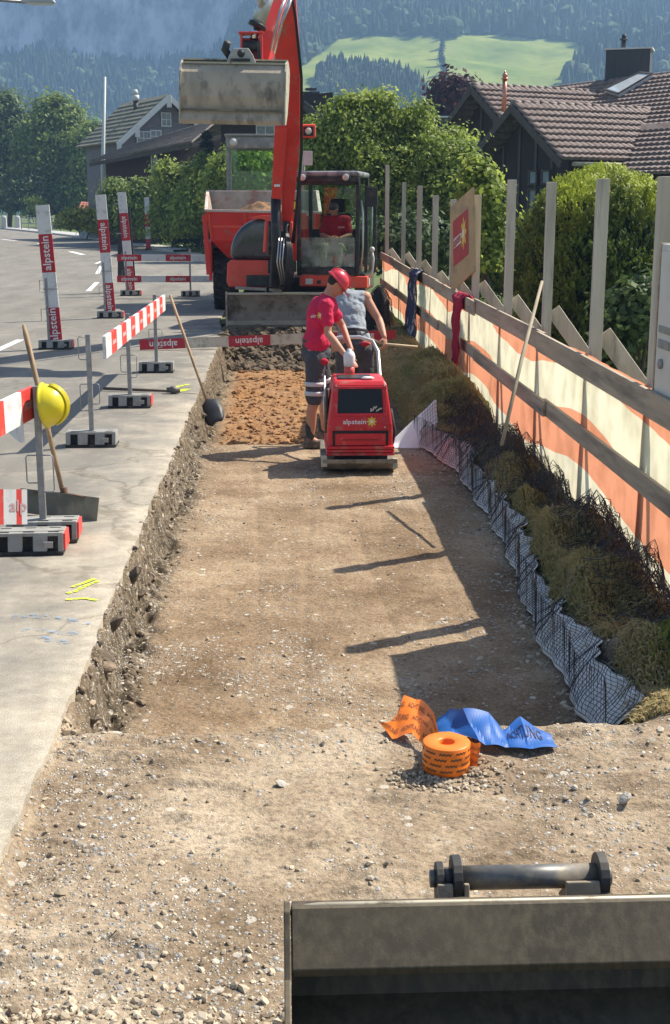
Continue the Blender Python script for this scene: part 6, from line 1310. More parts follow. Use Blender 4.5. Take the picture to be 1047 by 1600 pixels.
# crumpled net heaps along the bank
def heap_net(name, y0, y1, seed, xc, w, h, label, cell=.036, th=.0048):
    def f(X, Y):
        u = X; n1 = fbm(Y*2.6, u*2+seed, 3, seed); n2 = fbm(Y*5.5+seed, u*4, 3, seed+1); n3 = fbm(Y*12, u*9+seed, 2, seed+2)
        x = xc+(u-.5)*w+.20*(n1-.5)+.07*(n3-.5); yy_ = Y+.16*(n2-.5)+.05*(n3-.5)
        z = bank_z(x, yy_)+.03+h*np.sin(np.pi*np.clip(u, 0, 1))**.7*(.10+3.2*np.abs(n2-.47))+.06*(n3-.5)
        return x, yy_, z
    o = gridmesh(name, np.linspace(0, 1, max(6, int(w*1.35/cell))), np.arange(y0, y1, cell), f, NETB, smooth=False); netobj(o, th); return tag(o, label, 'netting', 'heaps of black netting on the bank')
heap_net('net_heap', 6.0, 13.7, 3, 2.12, .40, .17, 'long heap of crumpled black netting on the bank against the canvas')
heap_net('net_heap', 9.3, 13.7, 53, 1.98, .50, .20, 'third crossing layer of black netting on the far half of the bank', cell=.034)
heap_net('net_heap', 6.2, 9.6, 67, 2.14, .34, .22, 'bunched ridge of black netting along the canvas foot on the near half of the bank', cell=.034)
heap_net('net_heap', 8.6, 13.6, 17, 2.08, .38, .24, 'second layer of black netting bunched up on the far half of the bank', cell=.04)
heap_net('net_heap', 10.3, 13.6, 29, 1.88, .44, .24, 'darkest bunched net heap at the far end of the bank by the fleece flap', cell=.04)
heap_net('net_heap', 5.9, 8.6, 41, 2.02, .56, .05, 'flat single layer of black netting spread over the near grass sods', cell=.042)
# sods: hummocks of dry grass
GRB = leafmat('sod_grass', (.48, .37, .20), (.30, .34, .10), .35, .8)
def blades(name, x, y, ln, lean, m, label, tint=None, zf_=dirt_z, w0=.0035, parent=None):
    n = len(x); z = zf_(x, y)-.005; a = RNG.uniform(0, 6.28, n); dx = np.cos(a)*.5+lean[0]; dy = np.sin(a)*.5+lean[1]; k = RNG.uniform(.25, 1.0, n); L_ = ln*RNG.uniform(.5, 1.3, n)
    px_, py_ = -np.sin(a)*w0*(1+y*.11), np.cos(a)*w0*(1+y*.11); base = np.stack([x, y, z], -1)
    mid = base+np.stack([dx*L_*.45*k, dy*L_*.45*k, L_*.6*(1.1-.4*k)], -1); tip = base+np.stack([dx*L_*1.0*k, dy*L_*k, L_*(.95-.75*k)], -1); w = np.stack([px_, py_, 0*px_], -1)
    V = np.stack([base-w, base+w, mid+w*.7, mid-w*.7, tip], 1).reshape(-1, 3); i = (np.arange(n)*5)[:, None]
    F = np.concatenate([i+np.array([[0, 1, 2, 3]]), i+np.array([[3, 2, 4, 4]])]); F2 = F.copy()
    tris = np.concatenate([i+np.array([[0, 1, 2]]), i+np.array([[0, 2, 3]]), i+np.array([[3, 2, 4]])]); t = RNG.random(n) if tint is None else tint
    return tag(npmesh(name, V, tris, m, tint=np.tile(t, 3), parent=parent), label, 'grass', kind='stuff')
n = 120000; x = RNG.uniform(1.42, 2.30, n); y = 5.2*(21.5/5.2)**RNG.random(n); cl = fbm(x*2.2, y*2.0, 3, 60); xr = xr_(y)
dn = np.where(y < 13.2, sstep(.34, .46, cl)*sstep(xr+.02, xr+.10, x)*(1-.6*sstep(1.95, 2.1, x)), sstep(xr-.02, xr+.1, x)*.95); k = RNG.random(n) < dn; x, y, cl = x[k], y[k], cl[k]
ln = np.where(y < 13.2, .07, .15); blades('sod_grass', x, y, ln, (-.55, -.15), GRB, 'dry green and straw coloured grass growing out of the turned sods on the bank', tint=np.clip(.15+.9*(fbm(x*2+9, y*1.3, 2, 62)-.2)+RNG.normal(0, .15, len(x)), 0, 1))
# bright tuft at the near end
n = 2600; x = RNG.normal(1.93, .08, n); y = RNG.normal(5.75, .18, n); blades('grass_tuft', x, y, .09, (-.3, -.5), leafmat('fresh_grass', (.16, .17, .04), (.26, .33, .05), .3, .8), 'fresh green tuft of grass at the near end of the bank', w0=.003)
# dark bundle of netting at the far end of the bank
c = at(590, 462, 22.3); t = thing('net_bundle', 'dark bundle of black plastic netting by the fence end beside the excavator', 'netting', (c.x, c.y, .05))
th_ = np.linspace(0, 2*np.pi, 40); zz_ = np.linspace(0, 1, 22)
def bund(X, Y):
    r = (.26-.10*Y+.15*(fbm(X*2.1, Y*5, 3, 90)-.5))*np.sqrt(np.clip(1.03-Y**3, 0, 1)); return c.x+r*np.cos(X)+.08*(Y-.5), c.y+r*.8*np.sin(X), -.05+.82*Y+.1*(fbm(X*1.5, Y*3, 2, 91)-.5)
gridmesh('core', th_, zz_, bund, mat('net_core', (.02, .02, .022), .6, bump=1, bscale=60), parent=t)
def bund2(X, Y): x, y, z = bund(X, Y); return c.x+(x-c.x)*1.2, c.y+(y-c.y)*1.2, z+.03
o = gridmesh('outer_net', np.linspace(0, 2*np.pi, 46), np.linspace(0, 1, 24), bund2, NETB, smooth=False, parent=t); netobj(o, .006)
# ================================================================== ROOFS AND HOUSES
def quad_roof(name, a, b, c, d, m, parent, course=.34, tile=.24, amp=.03, wave=.018):
    """a,b = ridge ends; d,c = eave ends (a above d, b above c)"""
    a, b, c, d = map(Vector, (a, b, c, d)); Lu = max((b-a).length, (c-d).length); Lv = ((d-a).length+(c-b).length)/2; nrm = (b-a).cross(d-a).normalized()
    if nrm.z < 0: nrm = -nrm
    nu = max(8, int(Lu/tile)*4); nv = int(Lv/course); us = np.linspace(0, 1, nu+1); vs = []
    for k in range(nv): vs += [k/nv, (k+.96)/nv]
    vs = np.array(vs); U, Vv = np.meshgrid(us, vs); A, B, C_, D_ = (np.array(q) for q in (a, b, c, d))
    P = (A*(1-U[..., None])+B*U[..., None])*(1-Vv[..., None])+(D_*(1-U[..., None])+C_*U[..., None])*Vv[..., None]
    h = amp*((Vv*nv) % 1.0)+wave*np.cos(U*Lu/tile*2*np.pi)*.5+.006*(vnoise(np.floor(U*Lu/tile), np.floor(Vv*nv+.01), 3)-.5); P = P+h[..., None]*np.array(nrm)
    idx = np.arange(U.size).reshape(U.shape); F = np.stack([idx[:-1, :-1], idx[:-1, 1:], idx[1:, 1:], idx[1:, :-1]], -1).reshape(-1, 4)
    o = npmesh(name, P.reshape(-1, 3), F, m, parent=parent); s = o.modifiers.new('solid', 'SOLIDIFY'); s.thickness = .10; s.offset = -1; return o
TILE = mat('brown_tiles', (.175, .125, .105), .75, var=.28, scale=4.2, dirt=(.27, .22, .19), dscale=3, dlo=.45, dhi=.75)
TILEG = mat('mossy_grey_tiles', (.15, .145, .10), .85, var=.3, scale=3, dirt=(.24, .225, .18), dscale=2, dlo=.45, dhi=.7)
SHGL = mat('brown_shingle_roof', (.15, .125, .11), .85, var=.3, scale=3)
DWOOD = mat('dark_timber_wall', (.030, .019, .015), .8, var=.3, scale=8, stretch=(8, 8, .3), bump=.5); TRIMD = mat('dark_trim', (.075, .058, .045), .7, var=.2); BRNW = mat('brown_timber_wall', (.045, .022, .016), .8, var=.25, scale=6, bump=.4, stretch=(1, 1, 6))
GSH = mat('grey_shingle_wall', (.16, .155, .165), .85, var=.2, scale=2, bump=.5, bscale=14, stretch=(1, 1, 5)); WTR = mat('white_trim', (.58, .60, .58), .6, var=.05); WG = mat('window_glass', (.10, .14, .17), .08, var=.3, spec=.8); CURT = mat('blue_blind', (.20, .27, .30), .6, var=.1)
def slab(mb, a, b, c, d, th): 
    a, b, c, d = map(Vector, (a, b, c, d)); n_ = (b-a).cross(d-a).normalized()*th; q = [a, b, c, d]; return mb.add(q+[p+n_ for p in q], [(3, 2, 1, 0), (4, 5, 6, 7), (0, 1, 5, 4), (1, 2, 6, 5), (2, 3, 7, 6), (3, 0, 4, 7)])
def window(parent, c, u, w, h, panes=1, m=WG, fm=WTR, th=.06):
    c = Vector(c); u = Vector(u).normalized(); z = Vector((0, 0, 1)); n_ = u.cross(z); 
    if n_.y > 0: n_ = -n_
    mb = MB(); slab(mb, c-u*w/2-z*h/2, c+u*w/2-z*h/2, c+u*w/2+z*h/2, c-u*w/2+z*h/2, .02); wo = mb.build('window', m, parent)
    mb = MB(); o_ = n_*.035
    for s in (-1, 1): mb.bar(c+u*s*w/2-z*(h/2+.04)+o_, c+u*s*w/2+z*(h/2+.04)+o_, th, .06, up=n_); mb.bar(c-u*w/2+z*s*h/2+o_, c+u*w/2+z*s*h/2+o_, .055, th)
    for k in range(1, panes): mb.bar(c-u*w/2+u*w*k/panes-z*h/2+o_, c-u*w/2+u*w*k/panes+z*h/2+o_, th*.7, .04, up=n_)
    if panes > 1: mb.bar(c-u*w/2+o_, c+u*w/2+o_, .035, th*.6)
    mb.build('frame', fm, wo); return wo
# ---- brown tiled house on the right
hr = thing('house', 'large dark timber house with brown tiled roofs and two gables on the right', 'house', (9, 46, 0))
RD = Vector((.45, -.893, 0)); GD = Vector((.893, .45, 0)); Z3 = Vector((0, 0, 1))   # main ridge direction (towards camera), gable ridge direction
def gable(ap, hw, drop, length, wall_in, glen2=None):
    ap = Vector(ap); e = ap+GD*length; l0 = ap-RD*hw-Z3*drop; r0 = ap+RD*hw-Z3*drop
    quad_roof('roof', ap, e, r0+GD*length, r0, TILE, hr, .34, .25, .075, .04); quad_roof('roof', ap, e, l0+GD*length, l0, TILE, hr, .34, .25, .075, .04)
    mb = MB()
    for k in range(int(length/.38)): q = ap+GD*(k*.38)+Z3*.05; mb.tube([q, q+GD*.40], [.115, .095], 8)
    mb.build('ridge_tiles', TILE, hr)
    mb = MB(); mb.bar(ap-GD*.02-Z3*.12, l0-GD*.02-Z3*.10, .05, .24, up=Z3); mb.bar(ap-GD*.02-Z3*.12, r0-GD*.02-Z3*.10, .05, .24, up=Z3); mb.build('bargeboard', TRIMD, hr)
    mb = MB(); s = wall_in; a_ = ap+GD*s-Z3*.25; k = .80; l1 = ap-RD*hw*k-Z3*(drop*k+.25)+GD*s; r1 = ap+RD*hw*k-Z3*(drop*k+.25)+GD*s; lb_ = Vector((l1.x, l1.y, -.1)); rb_ = Vector((r1.x, r1.y, -.1)); dd = GD*(length-s)
    mb.add([lb_, rb_, r1, a_, l1, lb_+dd, rb_+dd, r1+dd, a_+dd, l1+dd], [(0, 1, 2, 3, 4), (9, 8, 7, 6, 5), (0, 5, 6, 1), (1, 6, 7, 2), (4, 9, 5, 0)]); mb.build('wall', DWOOD, hr)
    mb = MB()
    for u in (-.62, -.2, .22, .62): q = ap+RD*hw*u*k-GD*.0+GD*(s-.03); zt_ = ap.z-.3-drop*abs(u)*k; mb.bar(Vector((q.x, q.y, 0)), Vector((q.x, q.y, zt_)), .12, .05, up=GD)
    mb.build('wall_batten', TRIMD, hr)
ap1 = at(800, 163, 45); gable(ap1, 2.75, 1.95, 6.3, .75)
ap2 = at(737, 135, 50.5); gable(ap2, 2.5, 1.8, 9.0, .8)
mb = MB(); r0 = ap1+RD*2.85-Z3*2.02; mb.tube([r0+GD*.4, r0+GD*4.6], .07, 8); mb.build('gutter', mat('pale_steel', (.46, .42, .31), .6), hr)
for u in (.20, .52):
    c = ap1+RD*2.75*u*.8+GD*.70; c.z = ap1.z-2.45; window(hr, c+Z3*.05-GD*.02, RD, .42, .42, 1, CURT, TRIMD); window(hr, c-Z3*1.3-GD*.02, RD, .42, 1.9, 1, WG, TRIMD)
# main roof
K = Vector((ap1.x, ap1.y, ap1.z))+GD*6.3
m0 = at(868, 140, 57); m1 = m0+RD*15.5; sl = GD*-1*7.0-Z3*3.95
quad_roof('main_roof', m0, m1, m1+sl, m0+sl, TILE, hr, .34, .27, .085, .04); quad_roof('main_roof', m0, m1, m1+GD*6-Z3*3.4, m0+GD*6-Z3*3.4, TILE, hr, .5, .5)
mb = MB(); 
for k in range(40): q = m0+RD*(k*.38)+Z3*.05; mb.tube([q, q+RD*.4], [.12, .10], 8)
mb.build('ridge_tiles', TILE, hr)
mb = MB(); w0 = m0+sl*.86; w1 = m1+sl*.86; mb.add([Vector((w0.x, w0.y, -.1)), Vector((w1.x, w1.y, -.1)), w1-Z3*.2, w0-Z3*.2], [(0, 1, 2, 3)]); b0_ = m0+GD*5; b1_ = m1+GD*5
mb.add([Vector((w0.x, w0.y, -.1)), w0-Z3*.2, m0-Z3*.2, Vector((b0_.x, b0_.y, m0.z-3)), Vector((b0_.x, b0_.y, -.1))], [(0, 1, 2, 3, 4)]); mb.add([Vector((w1.x, w1.y, -.1)), w1-Z3*.2, m1-Z3*.2, Vector((b1_.x, b1_.y, m1.z-3)), Vector((b1_.x, b1_.y, -.1))], [(4, 3, 2, 1, 0)]); mb.build('wall', DWOOD, hr)
# valley flashing
mb = MB(); va = at(1010, 186, 46.4); vb = at(957, 247, 45.2)
nm_ = (m1-m0).cross(sl).normalized(); nm_ = nm_ if nm_.z > 0 else -nm_
def onroof(px, py, off=.0):
    r = ray(px, py); o_ = Vector((0, 0, CAMH)); t = (m0-o_).dot(nm_)/r.dot(nm_); return o_+r*t+nm_*off
mb.bar(onroof(1012, 184, .09), onroof(957, 249, .09), .16, .02, up=nm_); mb.build('valley_flashing', WTR, hr)
q = [onroof(948, 150, .28), onroof(970, 157, .28), onroof(1022, 126, .28), onroof(1003, 124, .28)]
mb = MB(); mb.add(q+[p-nm_*.14 for p in q], [(0, 1, 2, 3), (0, 4, 5, 1), (1, 5, 6, 2), (2, 6, 7, 3), (3, 7, 4, 0)]); sk_ = mb.build('skylight', mat('skylight_glass', (.55, .58, .58), .15, var=.1, spec=.8), hr)
mb = MB()
for i in range(4): mb.bar(q[i]+nm_*.01, q[(i+1) % 4]+nm_*.01, .07, .05, up=nm_)
mb.build('frame', TRIMD, sk_)
c = onroof(982, 112, 0); cw = .95; mb = MB(); mb.box((c.x, c.y, c.z+.05), (1.75, 1.1, 1.5), (0, 0, R(-20))); ch = mb.build('chimney', mat('slate_cladding', (.045, .05, .05), .6, var=.2, scale=3, stretch=(6, 6, .3)), hr, bevel=.02)
mb = MB(); mb.box((c.x, c.y, c.z+.83), (1.9, 1.25, .06), (0, 0, R(-20))); mb.build('cap', WTR, ch); mb = MB(); mb.cyl((c.x-.25, c.y, c.z+.86), (c.x-.25, c.y, c.z+1.2), .10, 12); mb.cyl((c.x-.25, c.y, c.z+1.2), (c.x-.25, c.y, c.z+1.26), .17, 12); mb.cyl((c.x-.25, c.y, c.z+1.26), (c.x-.25, c.y, c.z+1.42), .09, 12); mb.build('flue', DRK, ch)
c = at(788, 152, 48.2); COP = mat('copper', (.62, .27, .17), .35, metal=.7, var=.1); mb = MB(); mb.cyl(c-Z3*.5, c+Z3*.62, .085, 14); mb.cyl(c+Z3*.62, c+Z3*.66, .13, 14); mb.sph(c+Z3*.75, .10, 12); mb.cyl(c+Z3*.8, c+Z3*.93, .07, 12, .01); mb.build('copper_flue', COP, hr)
# ---- grey shingled house far left
ha = thing('house', 'grey shingled house with mossy tiled roof and white bargeboards, left of the raised bucket', 'house', (-9, 88, 0))
ap = at(264, 149, 85); rdA = Vector((-.434, .901, 0)); gA = Vector((.901, .434, 0)); Lr = 8.6; e = ap+rdA*Lr
lf = ap-gA*3.5-Z3*3.0; rt = ap+gA*3.5-Z3*3.0
quad_roof('roof', e, ap, lf, lf+rdA*Lr, TILEG, ha, .42, .5, .06, .02); quad_roof('roof', e, ap, rt, rt+rdA*Lr, TILEG, ha, .42, .5, .06, .02)
mb = MB(); s = rdA*.7; a_ = ap+s-Z3*.2; l1 = ap+s-gA*3.0-Z3*2.75; r1 = ap+s+gA*3.0-Z3*2.75; dd = rdA*(Lr-1.2)
lb_, rb_ = Vector((l1.x, l1.y, 0)), Vector((r1.x, r1.y, 0)); mb.add([lb_, rb_, r1, a_, l1, lb_+dd, rb_+dd, r1+dd, a_+dd, l1+dd], [(0, 1, 2, 3, 4), (9, 8, 7, 6, 5), (0, 5, 6, 1), (1, 6, 7, 2), (4, 9, 5, 0)]); mb.build('wall', GSH, ha)
mb = MB(); mb.bar(ap-Z3*.1-rdA*.05, lf-Z3*.08-rdA*.05, .06, .32, up=Z3); mb.bar(ap-Z3*.1-rdA*.05, rt-Z3*.08-rdA*.05, .06, .32, up=Z3)
for k in (0, .62, .97): q = ap.lerp(lf, k)-Z3*.35; mb.box(q, (.28, .2, .75))
mb.build('bargeboard', WTR, ha)
def onpl(p0, nn, px, py, off=0.0):
    r = ray(px, py); o_ = Vector((0, 0, CAMH)); t = (p0-o_).dot(nn)/r.dot(nn); return o_+r*t-nn*off
window(ha, onpl(ap+rdA*.7, rdA, 259, 187, .04), gA, .62, .80, 2); window(ha, onpl(ap+rdA*.7, rdA, 224, 216, .04), gA, .9, .8, 2); window(ha, onpl(ap+rdA*.7, rdA, 243, 213, .04), gA, .7, .7, 2)
mb = MB(); c = at(212, 160, 88); mb.cyl(c-Z3*1.0, c+Z3*.1, .16, 12); mb.build('flue', DRK, ha); mb = MB(); mb.cyl(c+Z3*.1, c+Z3*.45, .24, 12); mb.cyl(c+Z3*.5, c+Z3*.8, .22, 12, .12); mb.build('flue_cowl', WTR, ha)
# ---- brown barn in front of it
hb = thing('barn', 'low dark brown timber barn with a wide shingled roof in front of the grey house', 'barn', at(250, 300, 74))
a_, b_, c_, d_ = at(196, 232, 80), at(345, 186, 76), at(300, 224, 70.5), at(140, 254, 75)
quad_roof('roof', a_, b_, c_, d_, SHGL, hb, .28, .3, .035, .01); quad_roof('roof', a_, b_, b_+Vector((2.5, 5.5, -2.2)), a_+Vector((2.5, 5.5, -2.2)), SHGL, hb, .5, .6)
e1 = at(165, 252, 75.5); e2 = at(283, 229, 71.5); e3 = e2+Vector((4.2, 2.6, 0)); mb = MB(); mb.add([(e1.x, e1.y, 0), (e2.x, e2.y, 0), e2, e1], [(0, 1, 2, 3)]); mb.add([(e2.x, e2.y, 0), (e3.x, e3.y, 0), (e3.x, e3.y, e2.z+1.4), e2], [(0, 1, 2, 3)]); mb.build('wall', BRNW, hb)
mb = MB(); mb.bar(d_-Z3*.12, c_-Z3*.12, .05, .2); mb.bar(c_-Z3*.12, c_-Z3*.12+Vector((3.4, 2.4, 1.2)), .05, .2); mb.build('fascia', TRIMD, hb)
u_ = Vector((e2.x-e1.x, e2.y-e1.y, 0)).normalized(); wn_ = Vector((-u_.y, u_.x, 0)); window(hb, onpl(e1, wn_, 243, 262, .04), u_, .42, 1.35, 1)
# ---- dark house behind the machines
hc_ = thing('house', 'dark timber house with a white framed window behind the excavator boom', 'house', at(420, 300, 62))
a_ = at(345, 195, 60); b_ = at(520, 195, 60); mb = MB(); mb.add([(a_.x, 60, 0), (b_.x, 60, 0), (b_.x, 60, 7.1), (a_.x, 60, 6.6)], [(0, 1, 2, 3)]); mb.add([(b_.x, 60, 0), (b_.x, 67, 0), (b_.x, 67, 7.1), (b_.x, 60, 7.1)], [(0, 1, 2, 3)]); mb.add([(a_.x, 67, 0), (a_.x, 60, 0), (a_.x, 60, 6.6), (a_.x, 67, 6.6)], [(0, 1, 2, 3)]); mb.build('wall', DWOOD, hc_)
q0, q1 = at(474, 160, 59), at(530, 205, 59); quad_roof('roof', q0, q0+Vector((0, 9, 0)), q1+Vector((0, 9, 0)), q1, SHGL, hc_, .4, .4); q2 = at(340, 182, 59); quad_roof('roof', q0, q0+Vector((0, 9, 0)), q2+Vector((0, 9, 0)), q2, SHGL, hc_, .4, .4)
mb = MB(); mb.bar(q0-Z3*.15, q1-Z3*.15, .06, .25); mb.bar(q0-Z3*.15, q2-Z3*.15, .06, .25); mb.build('bargeboard', TRIMD, hc_)
window(hc_, at(415, 212, 59.95), (1, 0, 0), .8, .85, 2); c = at(486, 162, 61); mb = MB(); mb.box(c, (.6, .6, .8)); mb.box(c+Z3*.45, (.75, .75, .1)); mb.box(c+Z3*.62, (.5, .5, .08)); mb.build('chimney', DRK, hc_)
# ---- small far house roof between the trees
hd_ = thing('house', 'low far house with a flat dark roof beside the copper coloured tree', 'house', at(690, 300, 78)); a_, b_ = at(668, 183, 76), at(712, 180, 76); mb = MB(); mb.bb(a_.x, b_.x, 76, 80, 0, a_.z-.3); mb.build('wall', DWOOD, hd_); mb = MB(); mb.bb(a_.x-.3, b_.x+.3, 75.6, 80.4, a_.z-.3, a_.z); mb.build('roof', TRIMD, hd_)
mb = MB(); mb.bb(a_.x-.35, b_.x+.35, 75.55, 75.6, a_.z-.05, a_.z+.04); mb.build('roof_edge', WTR, hd_)
# ---- tiny tiled hut, posts and rail fence across the road
hu2 = thing('hut', 'tiny hut with a red tiled roof beside the flowering bush', 'hut', at(137, 352, 92)); a_, b_ = at(127, 317, 93), at(160, 320, 93); RT_ = mat('red_tiles', (.36, .14, .09), .8, var=.25, scale=6)
quad_roof('roof', a_, b_, at(160, 337, 91), at(118, 337, 91), RT_, hu2, .25, .3); quad_roof('roof', a_, b_, b_+Vector((.2, 2, -.9)), a_+Vector((-.2, 2, -.9)), RT_, hu2, .25, .3)
q = at(122, 337, 91.3); q2 = at(157, 337, 91.3); mb = MB(); mb.bb(q.x, q2.x, 91.3, 94.2, 0, q.z-.05); mb.build('wall', WTR, hu2)
GRAN = mat('granite', (.42, .42, .40), .85, var=.15, scale=20)
for px, lb in ((7, 'left one of the two round topped granite posts across the road'), (28, 'right one of the two round topped granite posts across the road')):
    g = gnd(px, 356, .14); t = thing('stone_post', lb, 'stone post', g, 'granite posts across the road'); mb = MB(); mb.bb(g.x-.24, g.x+.24, g.y-.24, g.y+.24, g.z-.1, g.z+.95); mb.build('shaft', GRAN, t, bevel=.03)
    mb = MB(); mb.sph(g+Z3*.95, .27, 14, (1, 1, .8)); mb.build('cap', GRAN, t)
g0_ = gnd(34, 358, .1); g1_ = gnd(82, 361, .1); t = thing('rail_fence', 'low grey wooden rail fence behind the pavement across the road', 'fence', g0_); FG = mat('grey_rail', (.24, .25, .24), .85, var=.15)
for k in range(6): q = g0_.lerp(g1_, k/4.0); mb = MB(); mb.bar(q-Z3*.2, q+Z3*1.15, .09, .09, up=(0, 1, 0)); mb.build('post', FG, t)
for z in (.55, 1.05): mb = MB(); mb.bar(g0_+Z3*z, g0_+(g1_-g0_)*1.28+Z3*z, .05, .08); mb.build('rail', FG, t)
pl = at(165, 375, 78); t = thing('mast', 'tall thin pale mast rising behind the beacons in front of the houses', 'mast', (pl.x, 78, 0)); tp_ = at(164, 120, 78); mb = MB(); mb.tube([(pl.x, 78, 0), (pl.x, 78, tp_.z*.45), (tp_.x, 78, tp_.z)], [.14, .12, .07], 12); mb.build('pole', mat('pale_pole', (.50, .53, .50), .5, var=.06), t); mb = MB(); mb.cyl((pl.x, 78, 0), (pl.x, 78, .5), .2, 12); mb.build('collar', GALV, t)
# street lamp reaching in at the top left
t = thing('street_lamp', 'street lamp whose flat head reaches in at the top left corner', 'street lamp', (-9.2, 30, 0)); hp_ = at(60, 3, 30); mb = MB(); mb.tube([(-9.2, 30, 0), (-9.2, 30, 5.6), (-8.9, 30, 6.4), (-8.2, 30, 6.62), (hp_.x-.3, 30, hp_.z)], [.09, .07, .055, .045, .035], 10); mb.build('pole', GALV, t)
mb = MB(); mb.box((hp_.x, 30, hp_.z+.03), (.75, .26, .10), taper=(.85, .7)); mb.build('lamp_head', mat('lamp_grey', (.40, .42, .43), .5), t, bevel=.02); mb = MB(); mb.box((hp_.x+.05, 30, hp_.z-.04), (.5, .2, .03)); mb.build('diffuser', WTR, t)
g = gnd(320, 392); t = thing('warning_lamp', 'small yellow warning lamp on an orange base near the dumper', 'warning lamp', g); mb = MB(); mb.cyl(g, g+Z3*.04, .24, 16); mb.cyl(g+Z3*.04, g+Z3*.45, .15, 14, .10); mb.build('base', ORG, t); mb = MB(); mb.cyl(g+Z3*.45, g+Z3*.58, .06, 12); mb.sph(g+Z3*.68, .13, 12, (1, .6, 1)); mb.build('lamp', mat('yellow_plastic', (.72, .6, .02), .35), t)
# ================================================================== PLANTS
LG1 = leafmat('fresh_leaf', (.10, .165, .03), (.48, .56, .11), .5); LG2 = leafmat('mid_leaf', (.09, .15, .04), (.32, .40, .10), .45); LG3 = leafmat('dark_leaf', (.045, .085, .030), (.16, .22, .07), .38)
LGY = leafmat('cypress_leaf', (.035, .065, .016), (.15, .20, .025), .3); LGR = leafmat('copper_leaf', (.045, .015, .018), (.10, .035, .035), .25); LFL = leafmat('flowering_leaf', (.12, .18, .04), (.50, .46, .05), .3)
def TR(px, pb, Y, blobs, m, label, name='tree', group=None, cat='tree', k=1.0, **kw):
    """blobs in pixels relative to the photo: (cx, cy, rx, ry) at depth Y, turned into metres"""
    g = at(px, pb, Y); g.z = 0; B = []
    for (cx, cy, rx, ry, *dy) in blobs:
        yo = dy[0] if dy else 0; q = at(cx, cy, Y+yo); s = Y/2056.0; B.append((q.x-g.x, yo, q.z, rx*s, rx*s*.9, ry*s))
    return tree(name, label, g, B, m, group=group, cat=cat, **kw)
gL = 'trees on the left beyond the road'
TR(14, 345, 146, [(10, 215, 34, 55), (28, 250, 34, 60), (0, 290, 40, 50), (5, 170, 18, 25)], LG3, 'dark tree filling the left edge beyond the road', group=gL, nclump=420, per=48, cs=.62, leaf=.21, trunk_r=.3)
TR(88, 345, 140, [(88, 225, 40, 50), (76, 178, 18, 20), (108, 186, 16, 22), (122, 240, 24, 42), (58, 250, 28, 44), (96, 296, 48, 38), (88, 160, 10, 10)], LG2, 'broad sunlit tree in the middle of the left tree group', group=gL, nclump=800, per=52, cs=.6, leaf=.20, trunk_r=.35)
TR(150, 345, 136, [(136, 250, 24, 42), (150, 290, 20, 44), (128, 310, 28, 30), (148, 215, 12, 22)], LG2, 'smaller round tree just left of the pale mast', group=gL, nclump=360, per=46, cs=.5, leaf=.19, trunk_r=.2)
TR(60, 350, 137, [(10, 312, 34, 30), (50, 312, 40, 30), (95, 318, 40, 28), (140, 322, 34, 26)], LG3, 'low dark thicket behind the rail fence', name='bush', group=None, cat='bush', nclump=560, per=48, cs=.5, leaf=.19, trunk_r=.1, branches=3)
TR(60, 352, 133, [(52, 325, 12, 18), (64, 332, 12, 14)], LG1, 'light green sapling behind the rail fence', name='sapling', cat='sapling', nclump=60, per=20, cs=.25, leaf=.15, trunk_r=.05, branches=3)
TR(135, 366, 88, [(115, 348, 22, 16), (140, 345, 26, 20), (160, 352, 20, 16)], LFL, 'yellow flowering bush at the bend beside the tiny hut', name='bush', cat='bush', nclump=180, per=30, cs=.25, leaf=.13, trunk_r=.05, branches=3)
conifer('conifer', 'dark fir in front of the barn, left of the dumper cab', (at(325, 300, 66).x, 66, 0), 5.9, 2.1, leafmat('fir_leaf', (.012, .032, .020), (.035, .065, .035), .1), n=9000, leaf=.2)
gH = 'shrubs along the verge behind the dumper'
for px, pb, Y, bl, m, lb in ((190, 380, 70, [(185, 335, 20, 40), (206, 350, 22, 28), (178, 300, 8, 18)], LG2, 'dull green shrub directly right of the pale mast'),
                         (232, 384, 68, [(226, 345, 24, 34), (243, 318, 12, 30), (216, 312, 7, 24)], LG2, 'tall loose shrub behind the slim marker post'),
                         (268, 384, 66.5, [(258, 290, 9, 36), (270, 310, 12, 30), (284, 345, 24, 40), (258, 350, 22, 32), (280, 288, 8, 24)], LG1, 'bright green shrub with upright shoots left of the dumper'),
                         (312, 386, 62, [(302, 292, 10, 34), (318, 282, 12, 34), (328, 325, 24, 50), (300, 345, 24, 40)], LG1, 'bright bushy shrub touching the dumper skip')):
    TR(px, pb, Y, bl, m, lb, name='shrub', group=gH, cat='shrub', nclump=420, per=44, cs=.24, leaf=.095, trunk_r=.07, branches=5)
TR(405, 380, 52, [(385, 275, 34, 36), (420, 285, 34, 40), (350, 300, 26, 40)], LG1, 'leafy green shrub seen through the dumper cab', name='shrub', group=gH, cat='shrub', nclump=420, per=44, cs=.22, leaf=.09, trunk_r=.07)
TR(610, 440, 32.5, [(560, 222, 52, 40), (632, 225, 50, 42, .5), (600, 178, 18, 26), (655, 190, 16, 26), (520, 215, 16, 30), (708, 235, 18, 36), (600, 300, 80, 66), (690, 280, 52, 55, -.5), (520, 275, 52, 60), (720, 335, 42, 55, -1), (500, 230, 30, 36), (650, 360, 80, 55), (545, 172, 28, 18), (590, 165, 24, 16), (500, 330, 40, 60, 1)], LG1, 'wide bright green tree behind the excavator and the far fence', nclump=2100, per=46, cs=.15, leaf=.052, trunk_r=.16, branches=16, fill=.25)
TR(655, 470, 30.5, [(640, 390, 50, 45), (690, 395, 45, 42), (610, 400, 30, 50)], LG3, 'dark low shrub behind the far fence posts', name='shrub', cat='shrub', nclump=320, per=36, cs=.16, leaf=.075, trunk_r=.07, branches=4)
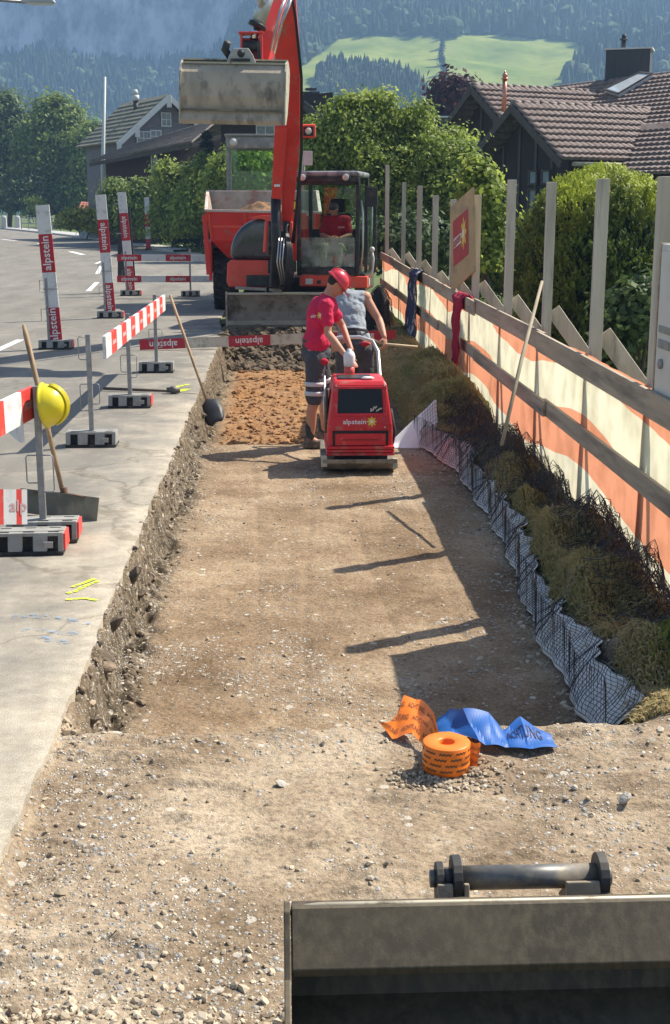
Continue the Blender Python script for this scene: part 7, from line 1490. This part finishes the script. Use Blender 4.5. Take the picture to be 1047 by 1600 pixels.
TR(762, 470, 21.5, [(762, 345, 26, 62), (745, 290, 20, 40), (768, 400, 26, 40)], LG1, 'slender leafy shrub between the plywood sign and the dark house', name='shrub', cat='shrub', nclump=240, per=24, cs=.10, leaf=.055, trunk_r=.04, fill=.3)
# golden topped cypress
g = at(928, 600, 17.5); g.z = 0; tcy = thing('cypress', 'dense rounded cypress with a yellow top behind the right part of the fence', 'cypress', g)
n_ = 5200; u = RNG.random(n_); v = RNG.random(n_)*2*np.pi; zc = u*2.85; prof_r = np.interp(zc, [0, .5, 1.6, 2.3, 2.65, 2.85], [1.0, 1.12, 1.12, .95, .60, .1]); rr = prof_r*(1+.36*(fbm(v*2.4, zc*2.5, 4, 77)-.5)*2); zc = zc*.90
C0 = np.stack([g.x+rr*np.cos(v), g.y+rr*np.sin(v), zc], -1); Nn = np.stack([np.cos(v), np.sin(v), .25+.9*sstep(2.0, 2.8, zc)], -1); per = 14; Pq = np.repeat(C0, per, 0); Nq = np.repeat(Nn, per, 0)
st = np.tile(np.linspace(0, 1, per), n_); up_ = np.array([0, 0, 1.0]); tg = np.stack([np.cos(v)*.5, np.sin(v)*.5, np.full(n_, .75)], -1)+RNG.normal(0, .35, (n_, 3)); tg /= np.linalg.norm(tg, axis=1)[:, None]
Pq = Pq+np.repeat(tg, per, 0)*(st*.19)[:, None]+RNG.normal(0, .012, Pq.shape)-Nq*.06; T_ = np.clip(np.repeat(sstep(1.85, 2.55, zc+.25*np.sin(v*5))*.75+.05, per)+.22*np.repeat(RNG.random(n_), per)+.10*st, 0, 1)  # leaf tint turns from dark green to yellow with height
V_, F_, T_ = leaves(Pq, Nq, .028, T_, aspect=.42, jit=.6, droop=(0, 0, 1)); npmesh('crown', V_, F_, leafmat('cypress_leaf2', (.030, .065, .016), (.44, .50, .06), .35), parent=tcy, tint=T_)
mb = MB(); mb.tube([g, g+Z3*1.2, g+Z3*2.4], [.09, .07, .02], 8)
mb.build('trunk', mat('bark', (.1, .07, .05), .9), tcy)
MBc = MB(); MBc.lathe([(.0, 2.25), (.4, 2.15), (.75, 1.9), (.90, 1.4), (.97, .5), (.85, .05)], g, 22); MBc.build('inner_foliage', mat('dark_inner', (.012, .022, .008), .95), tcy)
TR(990, 620, 14.8, [(985, 500, 40, 45), (1020, 490, 36, 50), (960, 540, 30, 30)], LG3, 'dark broadleaf shrub at the foot of the cypress', name='shrub', cat='shrub', nclump=180, per=20, cs=.09, leaf=.05, trunk_r=.03, branches=4)
TR(712, 250, 78, [(712, 152, 26, 22), (700, 175, 22, 22)], LGR, 'dark copper leaved tree behind the rear gable', nclump=260, per=40, cs=.35, leaf=.2, trunk_r=.2)
TR(840, 640, 24, [(800, 420, 60, 40), (870, 430, 50, 40), (760, 440, 40, 30)], LG3, 'dark shrub in the shade below the gabled house', name='shrub', cat='shrub', nclump=260, per=30, cs=.14, leaf=.07, trunk_r=.05, branches=4)
# verge grass under the shrubs and weeds beyond the fence
n = 9000; x = RNG.uniform(-9, .5, n); y = RNG.uniform(58, 74, n); k = x > interp(rb, y)+.8; x, y = x[k], y[k]; blades('verge_grass', x, y, .35, (0, 0), leafmat('verge_leaf', (.07, .12, .03), (.16, .22, .06), .3), 'uneven green grass at the foot of the shrubs by the verge', zf_=lambda a, b: a*0, w0=.006)
n = 7000; x = RNG.uniform(2.45, 7, n); y = RNG.uniform(7, 30, n); blades('garden_weeds', x, y, .25, (0, 0), leafmat('verge_leaf', (.07, .12, .03), (.16, .22, .06), .3), 'tall weeds growing behind the fence', zf_=lambda a, b: a*0-.03, w0=.005)
